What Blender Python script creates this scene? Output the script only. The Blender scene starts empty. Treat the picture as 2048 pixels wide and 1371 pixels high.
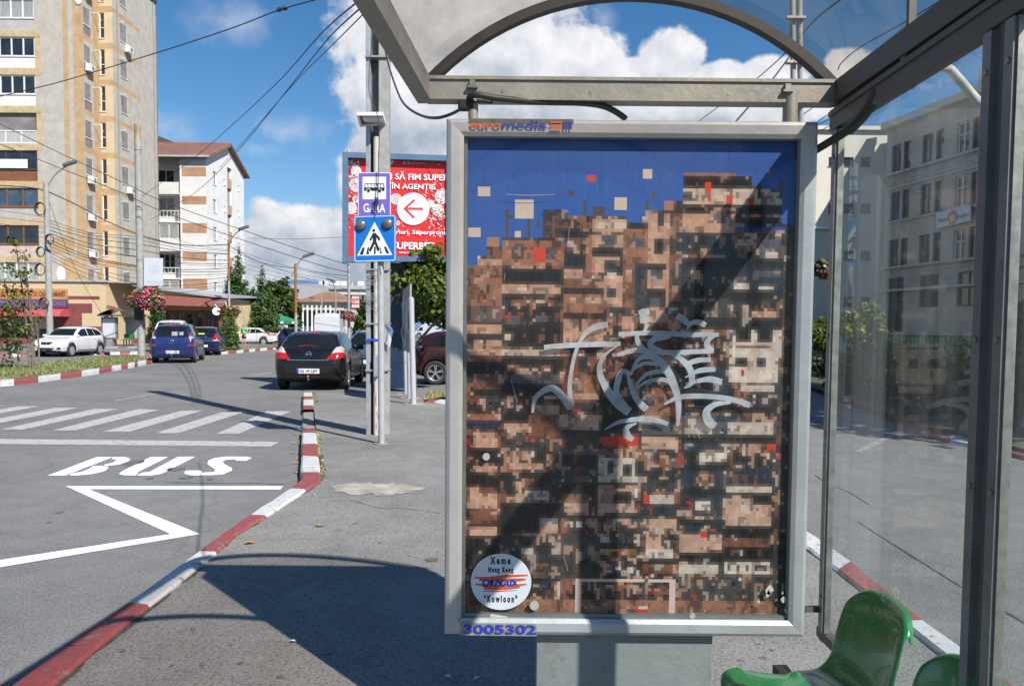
import bpy, bmesh, math, random
import numpy as np
from mathutils import Vector, Matrix, Quaternion
from mathutils.bvhtree import BVHTree
R = math.radians
S = bpy.context.scene
COL = S.collection
# ------------------------------------------------------------------ camera
FPX, PITCH, ROLL, HZ, CAMH = 1562.0, R(2.9), R(0.49), 654.5, 1.6
PPY = HZ + FPX * math.tan(PITCH)          # picture row of the optical axis
cam_d = bpy.data.cameras.new('camera')
cam = bpy.data.objects.new('camera', cam_d)
COL.objects.link(cam)
cam_d.sensor_width = 36.0
cam_d.lens = 36.0 * FPX / 2048.0
cam_d.shift_y = (PPY - 685.5) / 2048.0
cam_d.clip_start = 0.05
cam_d.clip_end = 20000
CM = (Matrix.Translation((0, 0, CAMH)) @ Matrix.Rotation(R(90) - PITCH, 4, 'X') @ Matrix.Rotation(ROLL, 4, 'Z'))
cam.matrix_world = CM
S.camera = cam
CO = CM.translation.copy()
CR = CM.to_3x3()
def ray(px, py):
    return CR @ Vector(((px - 1024) / FPX, -(py - PPY) / FPX, -1.0))
def G(px, py, z=0.0):
    d = ray(px, py); t = (z - CO.z) / d.z
    return CO + d * t
def Y(px, py, y):
    d = ray(px, py); return CO + d * ((y - CO.y) / d.y)
def X(px, py, x):
    d = ray(px, py); return CO + d * ((x - CO.x) / d.x)
# ------------------------------------------------------------------ sun, sky, exposure
SUN = Vector((6.9, -7.9, 9.5)).normalized()
ld = bpy.data.lights.new('sun', 'SUN'); ld.energy = 5.0; ld.angle = R(0.5); ld.color = (1.0, 0.965, 0.905)
lo = bpy.data.objects.new('sun', ld); COL.objects.link(lo)
lo.rotation_euler = SUN.to_track_quat('Z', 'Y').to_euler(); lo.location = (20, -25, 30)
S.view_settings.view_transform = 'Standard'; S.view_settings.look = 'None'
S.view_settings.gamma = 1.0; S.view_settings.exposure = 0.55; S.view_settings.use_curve_mapping = False
S.render.engine = 'CYCLES'
S.cycles.max_bounces = 7; S.cycles.transparent_max_bounces = 14; S.cycles.caustics_reflective = False; S.cycles.caustics_refractive = False
S.cycles.use_denoising = True
W = bpy.data.worlds.new('World'); S.world = W; W.use_nodes = True
def world():
    nt = W.node_tree; nt.nodes.clear(); L = nt.links.new
    def N(t, **k):
        n = nt.nodes.new(t)
        for a, v in k.items(): setattr(n, a, v)
        return n
    def M(op, a, b=None, c=None, clamp=False):
        n = N('ShaderNodeMath', operation=op, use_clamp=clamp)
        for i, v in enumerate((a, b, c)):
            if v is None: continue
            if isinstance(v, (int, float)): n.inputs[i].default_value = v
            else: L(v, n.inputs[i])
        return n.outputs[0]
    out = N('ShaderNodeOutputWorld'); tc = N('ShaderNodeTexCoord'); D = tc.outputs['Generated']
    sep = N('ShaderNodeSeparateXYZ'); L(D, sep.inputs[0])
    x, y, z = sep.outputs
    sky = N('ShaderNodeTexSky', sky_type='NISHITA', sun_disc=False)
    sky.sun_elevation = math.asin(SUN.z); sky.sun_rotation = math.atan2(SUN.x, SUN.y)
    sky.air_density = 1.0; sky.dust_density = 0.05; sky.ozone_density = 2.5; sky.altitude = 300
    hs = N('ShaderNodeHueSaturation'); hs.inputs['Saturation'].default_value = 1.30; hs.inputs['Value'].default_value = 1.0
    L(sky.outputs[0], hs.inputs['Color'])
    bg = N('ShaderNodeBackground'); bg.inputs[1].default_value = 0.082
    hm = N('ShaderNodeMix', data_type='RGBA'); hf = M('POWER', M('SUBTRACT', 1.0, M('ABSOLUTE', z)), 9.0); L(M('MULTIPLY', hf, 0.75), hm.inputs[0]); L(hs.outputs[0], hm.inputs[6]); hm.inputs[7].default_value = (2.6, 3.9, 5.6, 1); L(hm.outputs[2], bg.inputs[0])
    az = M('ARCTAN2', x, y); el = M('ARCSINE', z)
    def field(blobs, extra=()):
        r = None
        for (px, py, wx, wy, s) in blobs:
            d = ray(px, py); a0 = math.atan2(d.x, d.y); e0 = math.asin(d.normalized().z)
            u = M('MULTIPLY', M('SUBTRACT', az, a0), FPX / wx); v = M('MULTIPLY', M('SUBTRACT', el, e0), FPX / wy)
            q = M('SQRT', M('ADD', M('MULTIPLY', u, u), M('MULTIPLY', v, v)))
            m = M('MULTIPLY', M('SUBTRACT', 1.0, q), s)
            r = m if r is None else M('MAXIMUM', r, m)
        if extra:
            az2 = M('ARCTAN2', M('MULTIPLY', x, -1.0), M('MULTIPLY', y, -1.0))
            for (azd, eld, wx, wy) in extra:
                a0 = R(azd - 180); u = M('MULTIPLY', M('SUBTRACT', az2, a0), FPX / wx); v = M('MULTIPLY', M('SUBTRACT', el, R(eld)), FPX / wy)
                m = M('SUBTRACT', 1.0, M('SQRT', M('ADD', M('MULTIPLY', u, u), M('MULTIPLY', v, v)))); r = M('MAXIMUM', r, m)
        return M('MAXIMUM', r, -1.5)
    def noise(vec, sc, det, rough):
        n = N('ShaderNodeTexNoise'); n.inputs['Scale'].default_value = sc; n.inputs['Detail'].default_value = det
        n.inputs['Roughness'].default_value = rough; L(vec, n.inputs['Vector']); return n.outputs[0]
    def off(v, o):
        n = N('ShaderNodeVectorMath', operation='ADD'); L(v, n.inputs[0]); n.inputs[1].default_value = o; return n.outputs[0]
    backs = []
    clouds = [(930, 90, 300, 165, 1.0), (850, 215, 235, 130, 1.0), (1090, 150, 190, 120, 1.0), (800, 330, 170, 100, .9),
              (1345, 118, 78, 56, 1.0), (1275, 150, 62, 38, 1.0), (1440, 152, 70, 36, 1), (1540, 150, 95, 40, 1), (1700, 128, 62, 36, 1),
              (1440, 215, 330, 46, 1.0), (1250, 240, 300, 60, 1), (600, 455, 130, 62, 1), (560, 500, 130, 70, 1), (680, 500, 160, 85, 1), (640, 560, 240, 60, 1),
              (1130, -120, 120, 60, .7), (1500, -330, 260, 120, .8), (500, -500, 300, 120, .8), (-500, 350, 330, 120, 1), (2600, 250, 400, 130, 1)]
    for (azd, eld, w_, h_) in ((150, 20, 500, 200), (250, 16, 500, 200)): backs.append((azd, eld, w_, h_))  # unseen clouds behind the camera, added to whiten the ambient light
    wisps = [(580, 262, 95, 42, 1), (460, 45, 100, 60, 1), (330, 250, 70, 40, .8), (1210, 40, 40, 60, .8), (520, 300, 80, 30, .8)]
    greys = [(830, 285, 250, 95, 1), (1050, 250, 250, 60, .8), (560, 520, 150, 80, 1), (680, 545, 190, 90, 1), (1400, 255, 300, 36, .8), (990, 130, 60, 50, .5)]
    n1 = noise(D, 9.0, 9.0, 0.60)
    n2 = noise(off(D, (0.010, -0.004, 0.018)), 9.0, 6.0, 0.55)
    f = field(clouds, backs)
    dens = M('ADD', M('MULTIPLY', f, 1.25), M('MULTIPLY', M('SUBTRACT', n1, 0.52), 2.3))
    mr = N('ShaderNodeMapRange', interpolation_type='SMOOTHSTEP'); mr.inputs[1].default_value = 0.0; mr.inputs[2].default_value = 0.30; L(dens, mr.inputs[0])
    alpha = mr.outputs[0]
    n3 = noise(D, 14.0, 8.0, 0.65)
    wd = M('ADD', M('MULTIPLY', field(wisps), 0.9), M('MULTIPLY', M('SUBTRACT', n3, 0.55), 2.0))
    mw = N('ShaderNodeMapRange', interpolation_type='SMOOTHSTEP'); mw.inputs[1].default_value = 0.0; mw.inputs[2].default_value = 1.1; mw.inputs[4].default_value = 0.42; L(wd, mw.inputs[0])
    alpha = M('MAXIMUM', alpha, mw.outputs[0])
    alpha = M('MULTIPLY', alpha, M('GREATER_THAN', z, -0.02))
    lit = M('MULTIPLY_ADD', M('SUBTRACT', n1, n2), 2.8, 0.70)
    g = M('ADD', M('MULTIPLY', field(greys), 1.1), M('MULTIPLY', M('SUBTRACT', n1, .5), 0.9), clamp=True)
    lit = M('SUBTRACT', lit, M('MULTIPLY', g, 0.62))
    mix = N('ShaderNodeMix', data_type='RGBA'); L(M('ADD', lit, 0.0, clamp=True), mix.inputs[0])
    mix.inputs[6].default_value = (0.40, 0.47, 0.57, 1); mix.inputs[7].default_value = (0.97, 0.97, 1.0, 1)
    bc = N('ShaderNodeBackground'); L(mix.outputs[2], bc.inputs[0]); bc.inputs[1].default_value = 0.68
    ms = N('ShaderNodeMixShader'); L(alpha, ms.inputs[0]); L(bg.outputs[0], ms.inputs[1]); L(bc.outputs[0], ms.inputs[2])
    L(ms.outputs[0], out.inputs[0])
world()
# ------------------------------------------------------------------ materials
def ramp(nt, fac, stops):
    n = nt.nodes.new('ShaderNodeValToRGB'); e = n.color_ramp.elements
    while len(e) < len(stops): e.new(0.5)
    for k, (p, c) in enumerate(stops):
        e[k].position = p; e[k].color = (*c, 1) if len(c) == 3 else c
    nt.links.new(fac, n.inputs[0]); return n.outputs[0]
_M = {}
def mat(name, col, rough=0.6, metal=0.0, var=0.12, scale=6.0, col2=None, spots=None, bump=0.0, bscale=40.0, coat=0.0, spec=0.5, stretch=None, em=None):
    """plain surface: a base colour broken up by two noises, worn roughness and a little bump"""
    if name in _M: return _M[name]
    m = bpy.data.materials.new(name); m.use_nodes = True; nt = m.node_tree; L = nt.links.new
    b = nt.nodes['Principled BSDF']
    tc = nt.nodes.new('ShaderNodeTexCoord'); vec = tc.outputs['Object']
    if stretch:
        mp = nt.nodes.new('ShaderNodeMapping'); mp.inputs['Scale'].default_value = stretch; L(vec, mp.inputs[0]); vec = mp.outputs[0]
    n = nt.nodes.new('ShaderNodeTexNoise'); n.inputs['Scale'].default_value = scale; n.inputs['Detail'].default_value = 6; n.inputs['Roughness'].default_value = .65; L(vec, n.inputs['Vector'])
    lo_, hi_ = [max(0, c * (1 - var)) for c in col], [min(1, c * (1 + var)) for c in col]
    if col2 is not None: lo_ = list(col2)
    c = ramp(nt, n.outputs[0], [(0.32, lo_), (0.66, hi_)])
    if spots:                                    # (colour, threshold, scale): patches of rust, dirt or bare material
        n2 = nt.nodes.new('ShaderNodeTexNoise'); n2.inputs['Scale'].default_value = spots[2]; n2.inputs['Detail'].default_value = 7; n2.inputs['Roughness'].default_value = .7; L(vec, n2.inputs['Vector'])
        f = ramp(nt, n2.outputs[0], [(spots[1], (0, 0, 0)), (spots[1] + .05, (1, 1, 1))])
        mx = nt.nodes.new('ShaderNodeMix'); mx.data_type = 'RGBA'; L(f, mx.inputs[0]); L(c, mx.inputs[6]); mx.inputs[7].default_value = (*spots[0], 1); c = mx.outputs[2]
    L(c, b.inputs['Base Color'])
    b.inputs['Metallic'].default_value = metal; b.inputs['Specular IOR Level'].default_value = spec
    r = ramp(nt, n.outputs[0], [(0.3, (rough * .8,) * 3), (0.7, (min(1, rough * 1.15),) * 3)]); L(r, b.inputs['Roughness'])
    if coat: b.inputs['Coat Weight'].default_value = coat; b.inputs['Coat Roughness'].default_value = 0.03
    if bump:
        nb = nt.nodes.new('ShaderNodeTexNoise'); nb.inputs['Scale'].default_value = bscale; nb.inputs['Detail'].default_value = 5; L(vec, nb.inputs['Vector'])
        bp = nt.nodes.new('ShaderNodeBump'); bp.inputs['Strength'].default_value = bump; bp.inputs['Distance'].default_value = 0.02; L(nb.outputs[0], bp.inputs['Height']); L(bp.outputs[0], b.inputs['Normal'])
    if em: b.inputs['Emission Color'].default_value = (*em[0], 1); b.inputs['Emission Strength'].default_value = em[1]
    _M[name] = m; return m
def glass(name, tint=(0.85, 0.88, 0.88), dirt=0.06, dirtcol=(0.6, 0.62, 0.6), streak=True, refl=1.0, cap=1.0):
    """window pane one sheet thick: tinted see-through, mirror by angle, a film of dust"""
    if name in _M: return _M[name]
    m = bpy.data.materials.new(name); m.use_nodes = True; nt = m.node_tree; L = nt.links.new
    nt.nodes.remove(nt.nodes['Principled BSDF']); out = nt.nodes['Material Output']
    tr = nt.nodes.new('ShaderNodeBsdfTransparent'); tr.inputs[0].default_value = (*tint, 1)
    gl = nt.nodes.new('ShaderNodeBsdfGlossy'); gl.inputs['Roughness'].default_value = 0.02; gl.inputs[0].default_value = (refl, refl, refl, 1)
    fr = nt.nodes.new('ShaderNodeFresnel'); ge = nt.nodes.new('ShaderNodeNewGeometry'); io = nt.nodes.new('ShaderNodeMapRange'); io.inputs[3].default_value = 1.5; io.inputs[4].default_value = 1 / 1.5; L(ge.outputs['Backfacing'], io.inputs[0]); L(io.outputs[0], fr.inputs[0])
    di = nt.nodes.new('ShaderNodeBsdfDiffuse'); di.inputs[0].default_value = (*dirtcol, 1)
    tc = nt.nodes.new('ShaderNodeTexCoord'); mp = nt.nodes.new('ShaderNodeMapping'); mp.inputs['Scale'].default_value = (9, 9, .25) if streak else (2, 2, 2); L(tc.outputs['Object'], mp.inputs[0])
    n = nt.nodes.new('ShaderNodeTexNoise'); n.inputs['Scale'].default_value = 1.0; n.inputs['Detail'].default_value = 5; L(mp.outputs[0], n.inputs['Vector'])
    f = ramp(nt, n.outputs[0], [(0.38, (dirt * .35,) * 3), (0.70, (dirt * 2.0,) * 3)])
    a = nt.nodes.new('ShaderNodeMixShader'); tl = nt.nodes.new('ShaderNodeBsdfTranslucent'); tl.inputs[0].default_value = (*dirtcol, 1); dm = nt.nodes.new('ShaderNodeMixShader'); L(di.outputs[0], dm.inputs[1]); L(tl.outputs[0], dm.inputs[2])
    L(f, a.inputs[0]); L(tr.outputs[0], a.inputs[1]); L(dm.outputs[0], a.inputs[2])
    c = nt.nodes.new('ShaderNodeMixShader'); mn = nt.nodes.new('ShaderNodeMath'); mn.operation = 'MINIMUM'; mn.inputs[1].default_value = cap; L(fr.outputs[0], mn.inputs[0]); L(mn.outputs[0], c.inputs[0]); L(a.outputs[0], c.inputs[1]); L(gl.outputs[0], c.inputs[2])
    L(c.outputs[0], out.inputs[0]); _M[name] = m; return m
def brick(name, c1, c2, mortar, sx, sz, axis='x', rough=.8):
    if name in _M: return _M[name]
    m = bpy.data.materials.new(name); m.use_nodes = True; nt = m.node_tree; L = nt.links.new; b = nt.nodes['Principled BSDF']
    tc = nt.nodes.new('ShaderNodeTexCoord'); sp = nt.nodes.new('ShaderNodeSeparateXYZ'); cb = nt.nodes.new('ShaderNodeCombineXYZ'); L(tc.outputs['Object'], sp.inputs[0])
    L(sp.outputs[0 if axis == 'x' else 1], cb.inputs[0]); L(sp.outputs[2], cb.inputs[1])
    t = nt.nodes.new('ShaderNodeTexBrick'); t.inputs['Scale'].default_value = 1; t.inputs['Brick Width'].default_value = sx; t.inputs['Row Height'].default_value = sz
    t.inputs['Mortar Size'].default_value = sz * .07; t.inputs['Color1'].default_value = (*c1, 1); t.inputs['Color2'].default_value = (*c2, 1); t.inputs['Mortar'].default_value = (*mortar, 1)
    L(cb.outputs[0], t.inputs['Vector'])
    n = nt.nodes.new('ShaderNodeTexNoise'); n.inputs['Scale'].default_value = 1.2; n.inputs['Detail'].default_value = 6; L(tc.outputs['Object'], n.inputs['Vector'])
    mx = nt.nodes.new('ShaderNodeMix'); mx.data_type = 'RGBA'; mx.blend_type = 'MULTIPLY'; mx.inputs[0].default_value = 1
    L(t.outputs[0], mx.inputs[6]); L(ramp(nt, n.outputs[0], [(.3, (.72, .72, .72)), (.65, (1, 1, 1))]), mx.inputs[7]); L(mx.outputs[2], b.inputs['Base Color'])
    b.inputs['Roughness'].default_value = rough; _M[name] = m; return m
# ------------------------------------------------------------------ object helpers
def tag(o, label=None, cat=None, group=None, kind=None):
    if label: o['label'] = label
    if cat: o['category'] = cat
    if group: o['group'] = group
    if kind: o['kind'] = kind
    return o
def thing(name, label, cat, loc=(0, 0, 0), rz=0.0, group=None):
    o = bpy.data.objects.new(name, None); COL.objects.link(o); o.location = loc; o.rotation_euler = (0, 0, rz); o.empty_display_size = .2
    return tag(o, label, cat, group)
def link(name, me, parent=None):
    o = bpy.data.objects.new(name, me); COL.objects.link(o)
    if parent is not None: o.parent = parent
    return o
def copytree(o, parent=None):
    c = o.copy(); COL.objects.link(c)
    if parent is not None: c.parent = parent
    for ch in list(o.children): copytree(ch, c)
    return c
class MB:
    """collects quads, boxes and tubes that become ONE mesh"""
    def __init__(s): s.v = []; s.f = []; s.m = []; s.sm = []
    def add(s, vs, fs, mi=0, smooth=False):
        k = len(s.v); s.v += [tuple(v) for v in vs]
        for f in fs: s.f.append([i + k for i in f]); s.m.append(mi); s.sm.append(smooth)
        return s
    def quad(s, a, b, c, d, mi=0): return s.add([a, b, c, d], [(0, 1, 2, 3)], mi)
    def poly(s, pts, mi=0): return s.add(pts, [tuple(range(len(pts)))], mi)
    def box(s, x0, x1, y0, y1, z0, z1, mi=0, bev=0.0):
        if bev <= 0:
            p = [(x, y, z) for z in (z0, z1) for y in (y0, y1) for x in (x0, x1)]
            return s.add(p, [(0, 2, 3, 1), (4, 5, 7, 6), (0, 1, 5, 4), (2, 6, 7, 3), (0, 4, 6, 2), (1, 3, 7, 5)], mi)
        bm = bmesh.new(); bmesh.ops.create_cube(bm, size=1)
        for v in bm.verts: v.co = Vector(((x0 + x1) / 2 + v.co.x * (x1 - x0), (y0 + y1) / 2 + v.co.y * (y1 - y0), (z0 + z1) / 2 + v.co.z * (z1 - z0)))
        bmesh.ops.bevel(bm, geom=bm.edges[:], offset=bev, segments=2, profile=.5, affect='EDGES'); bm.verts.index_update()
        s.add([v.co.copy() for v in bm.verts], [[v.index for v in f.verts] for f in bm.faces], mi); bm.free(); return s
    def beam(s, a, b, w, h, mi=0, up=(0, 0, 1), ext=0.0):
        """a square bar from a to b, w wide and h high"""
        a, b = Vector(a), Vector(b); d = (b - a).normalized(); a = a - d * ext; b = b + d * ext
        u = Vector(up)
        if abs(d.dot(u)) > .98: u = Vector((0, 1, 0))
        r = d.cross(u).normalized() * (w / 2); t = r.cross(d).normalized() * (h / 2)
        p = [q + e * r + g * t for q in (a, b) for g in (-1, 1) for e in (-1, 1)]
        return s.add(p, [(0, 1, 3, 2), (4, 6, 7, 5), (0, 4, 5, 1), (2, 3, 7, 6), (0, 2, 6, 4), (1, 5, 7, 3)], mi)
    def tube(s, pts, r, mi=0, n=8, cap=True):
        pts = [Vector(p) for p in pts]; k = len(pts); rr = r if isinstance(r, (list, tuple)) else [r] * k
        vs = []; u = None
        for i in range(k):
            d = (pts[min(i + 1, k - 1)] - pts[max(i - 1, 0)]).normalized()
            if u is None: u = d.orthogonal().normalized()
            else:
                u = u - d * u.dot(d); u = u.normalized() if u.length > 1e-6 else d.orthogonal().normalized()
            w = d.cross(u)
            for j in range(n):
                a = 2 * math.pi * j / n; vs.append(pts[i] + (u * math.cos(a) + w * math.sin(a)) * rr[i])
        fs = [(i * n + j, i * n + (j + 1) % n, (i + 1) * n + (j + 1) % n, (i + 1) * n + j) for i in range(k - 1) for j in range(n)]
        s.add(vs, fs, mi, True)
        if cap: s.add(vs[:n], [tuple(range(n - 1, -1, -1))], mi); s.add(vs[-n:], [tuple(range(n))], mi)
        return s
    def cyl(s, x, y, z0, z1, r0, r1=None, mi=0, n=16): return s.tube([(x, y, z0), (x, y, z1)], [r0, r0 if r1 is None else r1], mi, n)
    def lathe(s, prof, c=(0, 0, 0), axis='z', mi=0, n=20, smooth=True):
        vs = []; c = Vector(c)
        for (r, h) in prof:
            for j in range(n):
                a = 2 * math.pi * j / n; p = (r * math.cos(a), r * math.sin(a), h)
                if axis == 'x': p = (h, r * math.cos(a), r * math.sin(a))
                if axis == 'y': p = (r * math.sin(a), h, r * math.cos(a))
                vs.append(c + Vector(p))
        k = len(prof); s.add(vs, [(i * n + j, i * n + (j + 1) % n, (i + 1) * n + (j + 1) % n, (i + 1) * n + j) for i in range(k - 1) for j in range(n)], mi, smooth); return s
    def disc(s, c, r, nrm, mi=0, n=24, thick=0.0, ry=None):
        c = Vector(c); nn = Vector(nrm).normalized(); u = nn.cross(Vector((0, 0, 1)))
        u = u.normalized() if u.length > .01 else Vector((1, 0, 0)); w = u.cross(nn); w = -w if w.z < 0 else w; ry = r if ry is None else ry
        p = [c + u * math.cos(2 * math.pi * j / n) * r + w * math.sin(2 * math.pi * j / n) * ry for j in range(n)]
        if thick <= 0: return s.poly(p, mi)
        q = [a - nn * thick for a in p]; s.poly(p, mi); s.poly(q[::-1], mi)
        return s.add(p + q, [(j, (j + 1) % n, n + (j + 1) % n, n + j) for j in range(n)], mi)
    def prism(s, pts, d, mi=0):
        """flat outline pts (3-D) pushed along d"""
        d = Vector(d); p = [Vector(a) for a in pts]; n = len(p); q = [a + d for a in p]
        s.poly(p, mi); s.poly(q[::-1], mi); return s.add(p + q, [(j, n + j, n + (j + 1) % n, (j + 1) % n) for j in range(n)], mi)
    def build(s, name, mats, parent=None, fix=True):
        me = bpy.data.meshes.new(name); me.from_pydata(s.v, [], s.f)
        for m in (mats if isinstance(mats, (list, tuple)) else [mats]): me.materials.append(m)
        me.polygons.foreach_set('material_index', s.m); me.polygons.foreach_set('use_smooth', s.sm)
        if fix:
            bm = bmesh.new(); bm.from_mesh(me); bmesh.ops.recalc_face_normals(bm, faces=bm.faces[:]); bm.to_mesh(me); bm.free()
        me.update(); return link(name, me, parent)
def text(name, body, size, m, parent, loc, rot=(R(90), 0, 0), bold=0.0, ext=0.002, align='CENTER', sx=1.0, shear=0.0, space=1.0, part=True):
    c = bpy.data.curves.new(name, 'FONT'); c.body = body; c.size = size; c.offset = bold; c.extrude = ext; c.align_x = align; c.align_y = 'CENTER'; c.shear = shear; c.space_character = space
    c.resolution_u = 3
    t = bpy.data.objects.new(name, c); COL.objects.link(t); bpy.context.view_layer.update()
    me = bpy.data.meshes.new_from_object(t.evaluated_get(bpy.context.evaluated_depsgraph_get())); bpy.data.objects.remove(t); bpy.data.curves.remove(c)
    me.materials.clear(); me.materials.append(m); me.name = name
    me.transform(Matrix.Diagonal((sx, 1, 1, 1)))
    o = link(name, me, parent); o.location = loc; o.rotation_euler = rot; return o
def smooth_curve(p, k=8):
    p = [Vector(a) for a in p]; out = []
    for i in range(len(p) - 1):
        a, b, c, d = p[max(i - 1, 0)], p[i], p[i + 1], p[min(i + 2, len(p) - 1)]
        for j in range(k):
            t = j / k; out.append(0.5 * ((2 * b) + (c - a) * t + (2 * a - 5 * b + 4 * c - d) * t * t + (3 * b - a - 3 * c + d) * t ** 3))
    out.append(p[-1]); return out
# ------------------------------------------------------------------ ground, kerbs, road paint
def asphalt(name, dark, light, tint=(1, 1, 1), cracks=0.0, patch=.35, stains=0.0):
    m = bpy.data.materials.new(name); m.use_nodes = True; nt = m.node_tree; L = nt.links.new; b = nt.nodes['Principled BSDF']
    g = nt.nodes.new('ShaderNodeTexCoord'); v = g.outputs['Object']
    def N(sc, det=4, ro=.6):
        n = nt.nodes.new('ShaderNodeTexNoise'); n.inputs['Scale'].default_value = sc; n.inputs['Detail'].default_value = det; n.inputs['Roughness'].default_value = ro; L(v, n.inputs['Vector']); return n.outputs[0]
    def MX(a, c, f, blend='MIX'):
        mx = nt.nodes.new('ShaderNodeMix'); mx.data_type = 'RGBA'; mx.blend_type = blend
        if isinstance(f, float): mx.inputs[0].default_value = f
        else: L(f, mx.inputs[0])
        for s_, q in ((6, a), (7, c)):
            if isinstance(q, tuple): mx.inputs[s_].default_value = (*q, 1)
            else: L(q, mx.inputs[s_])
        return mx.outputs[2]
    c = ramp(nt, N(patch, 5, .6), [(.3, [dark[i] * tint[i] for i in range(3)]), (.7, [light[i] * tint[i] for i in range(3)])])
    c = MX(c, ramp(nt, N(70, 4, .75), [(.34, (.30, .30, .30)), (.52, (.95, .95, .95)), (.70, (1.0, .98, .94))]), .95, 'MULTIPLY')
    c = MX(c, (.52, .50, .46), ramp(nt, N(120, 2, .6), [(.64, (0, 0, 0)), (.69, (.8, .8, .8))]))
    c = MX(c, ramp(nt, N(3.0, 6, .7), [(.3, (.80, .79, .78)), (.6, (1, 1, 1))]), 1.0, 'MULTIPLY')
    if stains:
        vo = nt.nodes.new('ShaderNodeTexVoronoi'); vo.inputs['Scale'].default_value = 2.3; L(v, vo.inputs['Vector'])
        n2 = N(9, 3); ad = nt.nodes.new('ShaderNodeMath'); ad.operation = 'MULTIPLY_ADD'; L(n2, ad.inputs[0]); ad.inputs[1].default_value = .10; L(vo.outputs['Distance'], ad.inputs[2])
        c = MX(c, ramp(nt, ad.outputs[0], [(.085, (1 - stains,) * 3), (.11, (1, 1, 1))]), 1.0, 'MULTIPLY')
    if cracks:
        mp = nt.nodes.new('ShaderNodeVectorMath'); mp.operation = 'ADD'; L(v, mp.inputs[0])
        nn = nt.nodes.new('ShaderNodeTexNoise'); nn.inputs['Scale'].default_value = 1.5; nn.inputs['Detail'].default_value = 6; L(v, nn.inputs['Vector'])
        sc = nt.nodes.new('ShaderNodeVectorMath'); sc.operation = 'SCALE'; sc.inputs[3].default_value = .55; L(nn.outputs['Color'], sc.inputs[0]); L(sc.outputs[0], mp.inputs[1])
        vo = nt.nodes.new('ShaderNodeTexVoronoi'); vo.feature = 'DISTANCE_TO_EDGE'; vo.inputs['Scale'].default_value = .28; L(mp.outputs[0], vo.inputs['Vector'])
        c = MX(c, ramp(nt, vo.outputs['Distance'], [(.0004, (1 - cracks,) * 3), (.0015, (1, 1, 1))]), 1.0, 'MULTIPLY')
    L(c, b.inputs['Base Color']); b.inputs['Roughness'].default_value = .88; b.inputs['Specular IOR Level'].default_value = .3
    bp = nt.nodes.new('ShaderNodeBump'); bp.inputs['Strength'].default_value = .45; bp.inputs['Distance'].default_value = .006; L(N(110, 3, .7), bp.inputs['Height']); L(bp.outputs[0], b.inputs['Normal'])
    return m
A_ROAD = asphalt('road_asphalt', (.18, .179, .174), (.255, .253, .246), cracks=.2, stains=.25)
A_PAVE = asphalt('pavement_asphalt', (.205, .20, .188), (.318, .312, .295), cracks=.15, patch=.45, stains=.42)
A_FAR = asphalt('footpath_asphalt', (.20, .195, .185), (.27, .26, .25))
def paint(name, col, under, thr=.62, sc=9):
    return mat(name, col, rough=.7, var=.08, scale=14, spots=(under, thr, sc), bump=.25, bscale=60)
P_WHITE = paint('white_road_paint', (.74, .75, .76), (.33, .32, .31), .62, 16)
P_WORN = paint('worn_road_paint', (.43, .42, .40), (.21, .205, .195), .55, 10)
P_FAINT = paint('faint_road_paint', (.30, .29, .28), (.19, .19, .18), .5, 8)
K_RED = paint('kerb_red_paint', (.26, .06, .06), (.20, .16, .14), .57, 11)
K_WHITE = paint('kerb_white_paint', (.52, .515, .51), (.24, .225, .205), .57, 11)
K_BARE = mat('kerb_bare_concrete', (.24, .23, .21), rough=.9, var=.25, scale=8, bump=.4, bscale=50)
DIRT = mat('kerb_gutter_dirt', (.075, .065, .05), rough=.95, var=.5, scale=14, bump=.6, bscale=60)
DRYG = mat('dry_grass_soil', (.21, .185, .085), rough=.95, var=.35, scale=5, col2=(.10, .115, .04), bump=.8, bscale=30)
def flat(name, pts, z, m, kind='structure'):
    mb = MB(); mb.poly([(p[0], p[1], z) for p in pts]); o = mb.build(name, m, fix=False)
    if o.data.polygons[0].normal.z < 0: o.data.flip_normals()
    return tag(o, kind=kind)
b = 3000
mb = MB(); ys = [-b, -60, -10, 10, 40, 90, 250, 900, b]; xs = [-b, -400, -90, -30, -8, 8, 30, 90, 400, b]
for i in range(len(xs) - 1):
    for j in range(len(ys) - 1): mb.quad((xs[i], ys[j], 0), (xs[i + 1], ys[j], 0), (xs[i + 1], ys[j + 1], 0), (xs[i], ys[j + 1], 0))
tag(mb.build('road', A_ROAD), kind='structure')
ZP, ZK = .075, .10
# the kerb of the bus bay: pairs of picture points on its two upper edges, painted in turn
KL = [((607, 784), (624, 784), 'W'), ((606.5, 792), (625, 792), 'R'), ((606, 798), (626.5, 798), 'W'), ((605.5, 810), (627.5, 810), 'R'), ((605, 818), (628, 818), 'B'),
      ((604, 857), (632, 857), 'R'), ((603.5, 864), (633, 864), 'W'), ((603, 887), (635, 887), 'R'), ((602.5, 911), (637, 911), 'W'), ((602, 943), (640.5, 943), 'R'), ((602, 956), (641, 961), 'R'),
      ((580, 974), (612, 978), 'W'), ((496, 1029), (534, 1029), 'R'), ((453, 1060), (468, 1068), 'R'), ((425, 1079), (452, 1085), 'R'), ((397, 1100), (433, 1101), 'W'), ((250, 1205), (300, 1208), 'R'), ((130, 1287), (195, 1290), 'R'), ((17, 1371), (95, 1371), 'R'), ((-330, 1620), (-250, 1620), 'W'), ((-900, 2030), (-760, 2030), 'R'), ((-2600, 3250), (-2400, 3250), None)]
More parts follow.
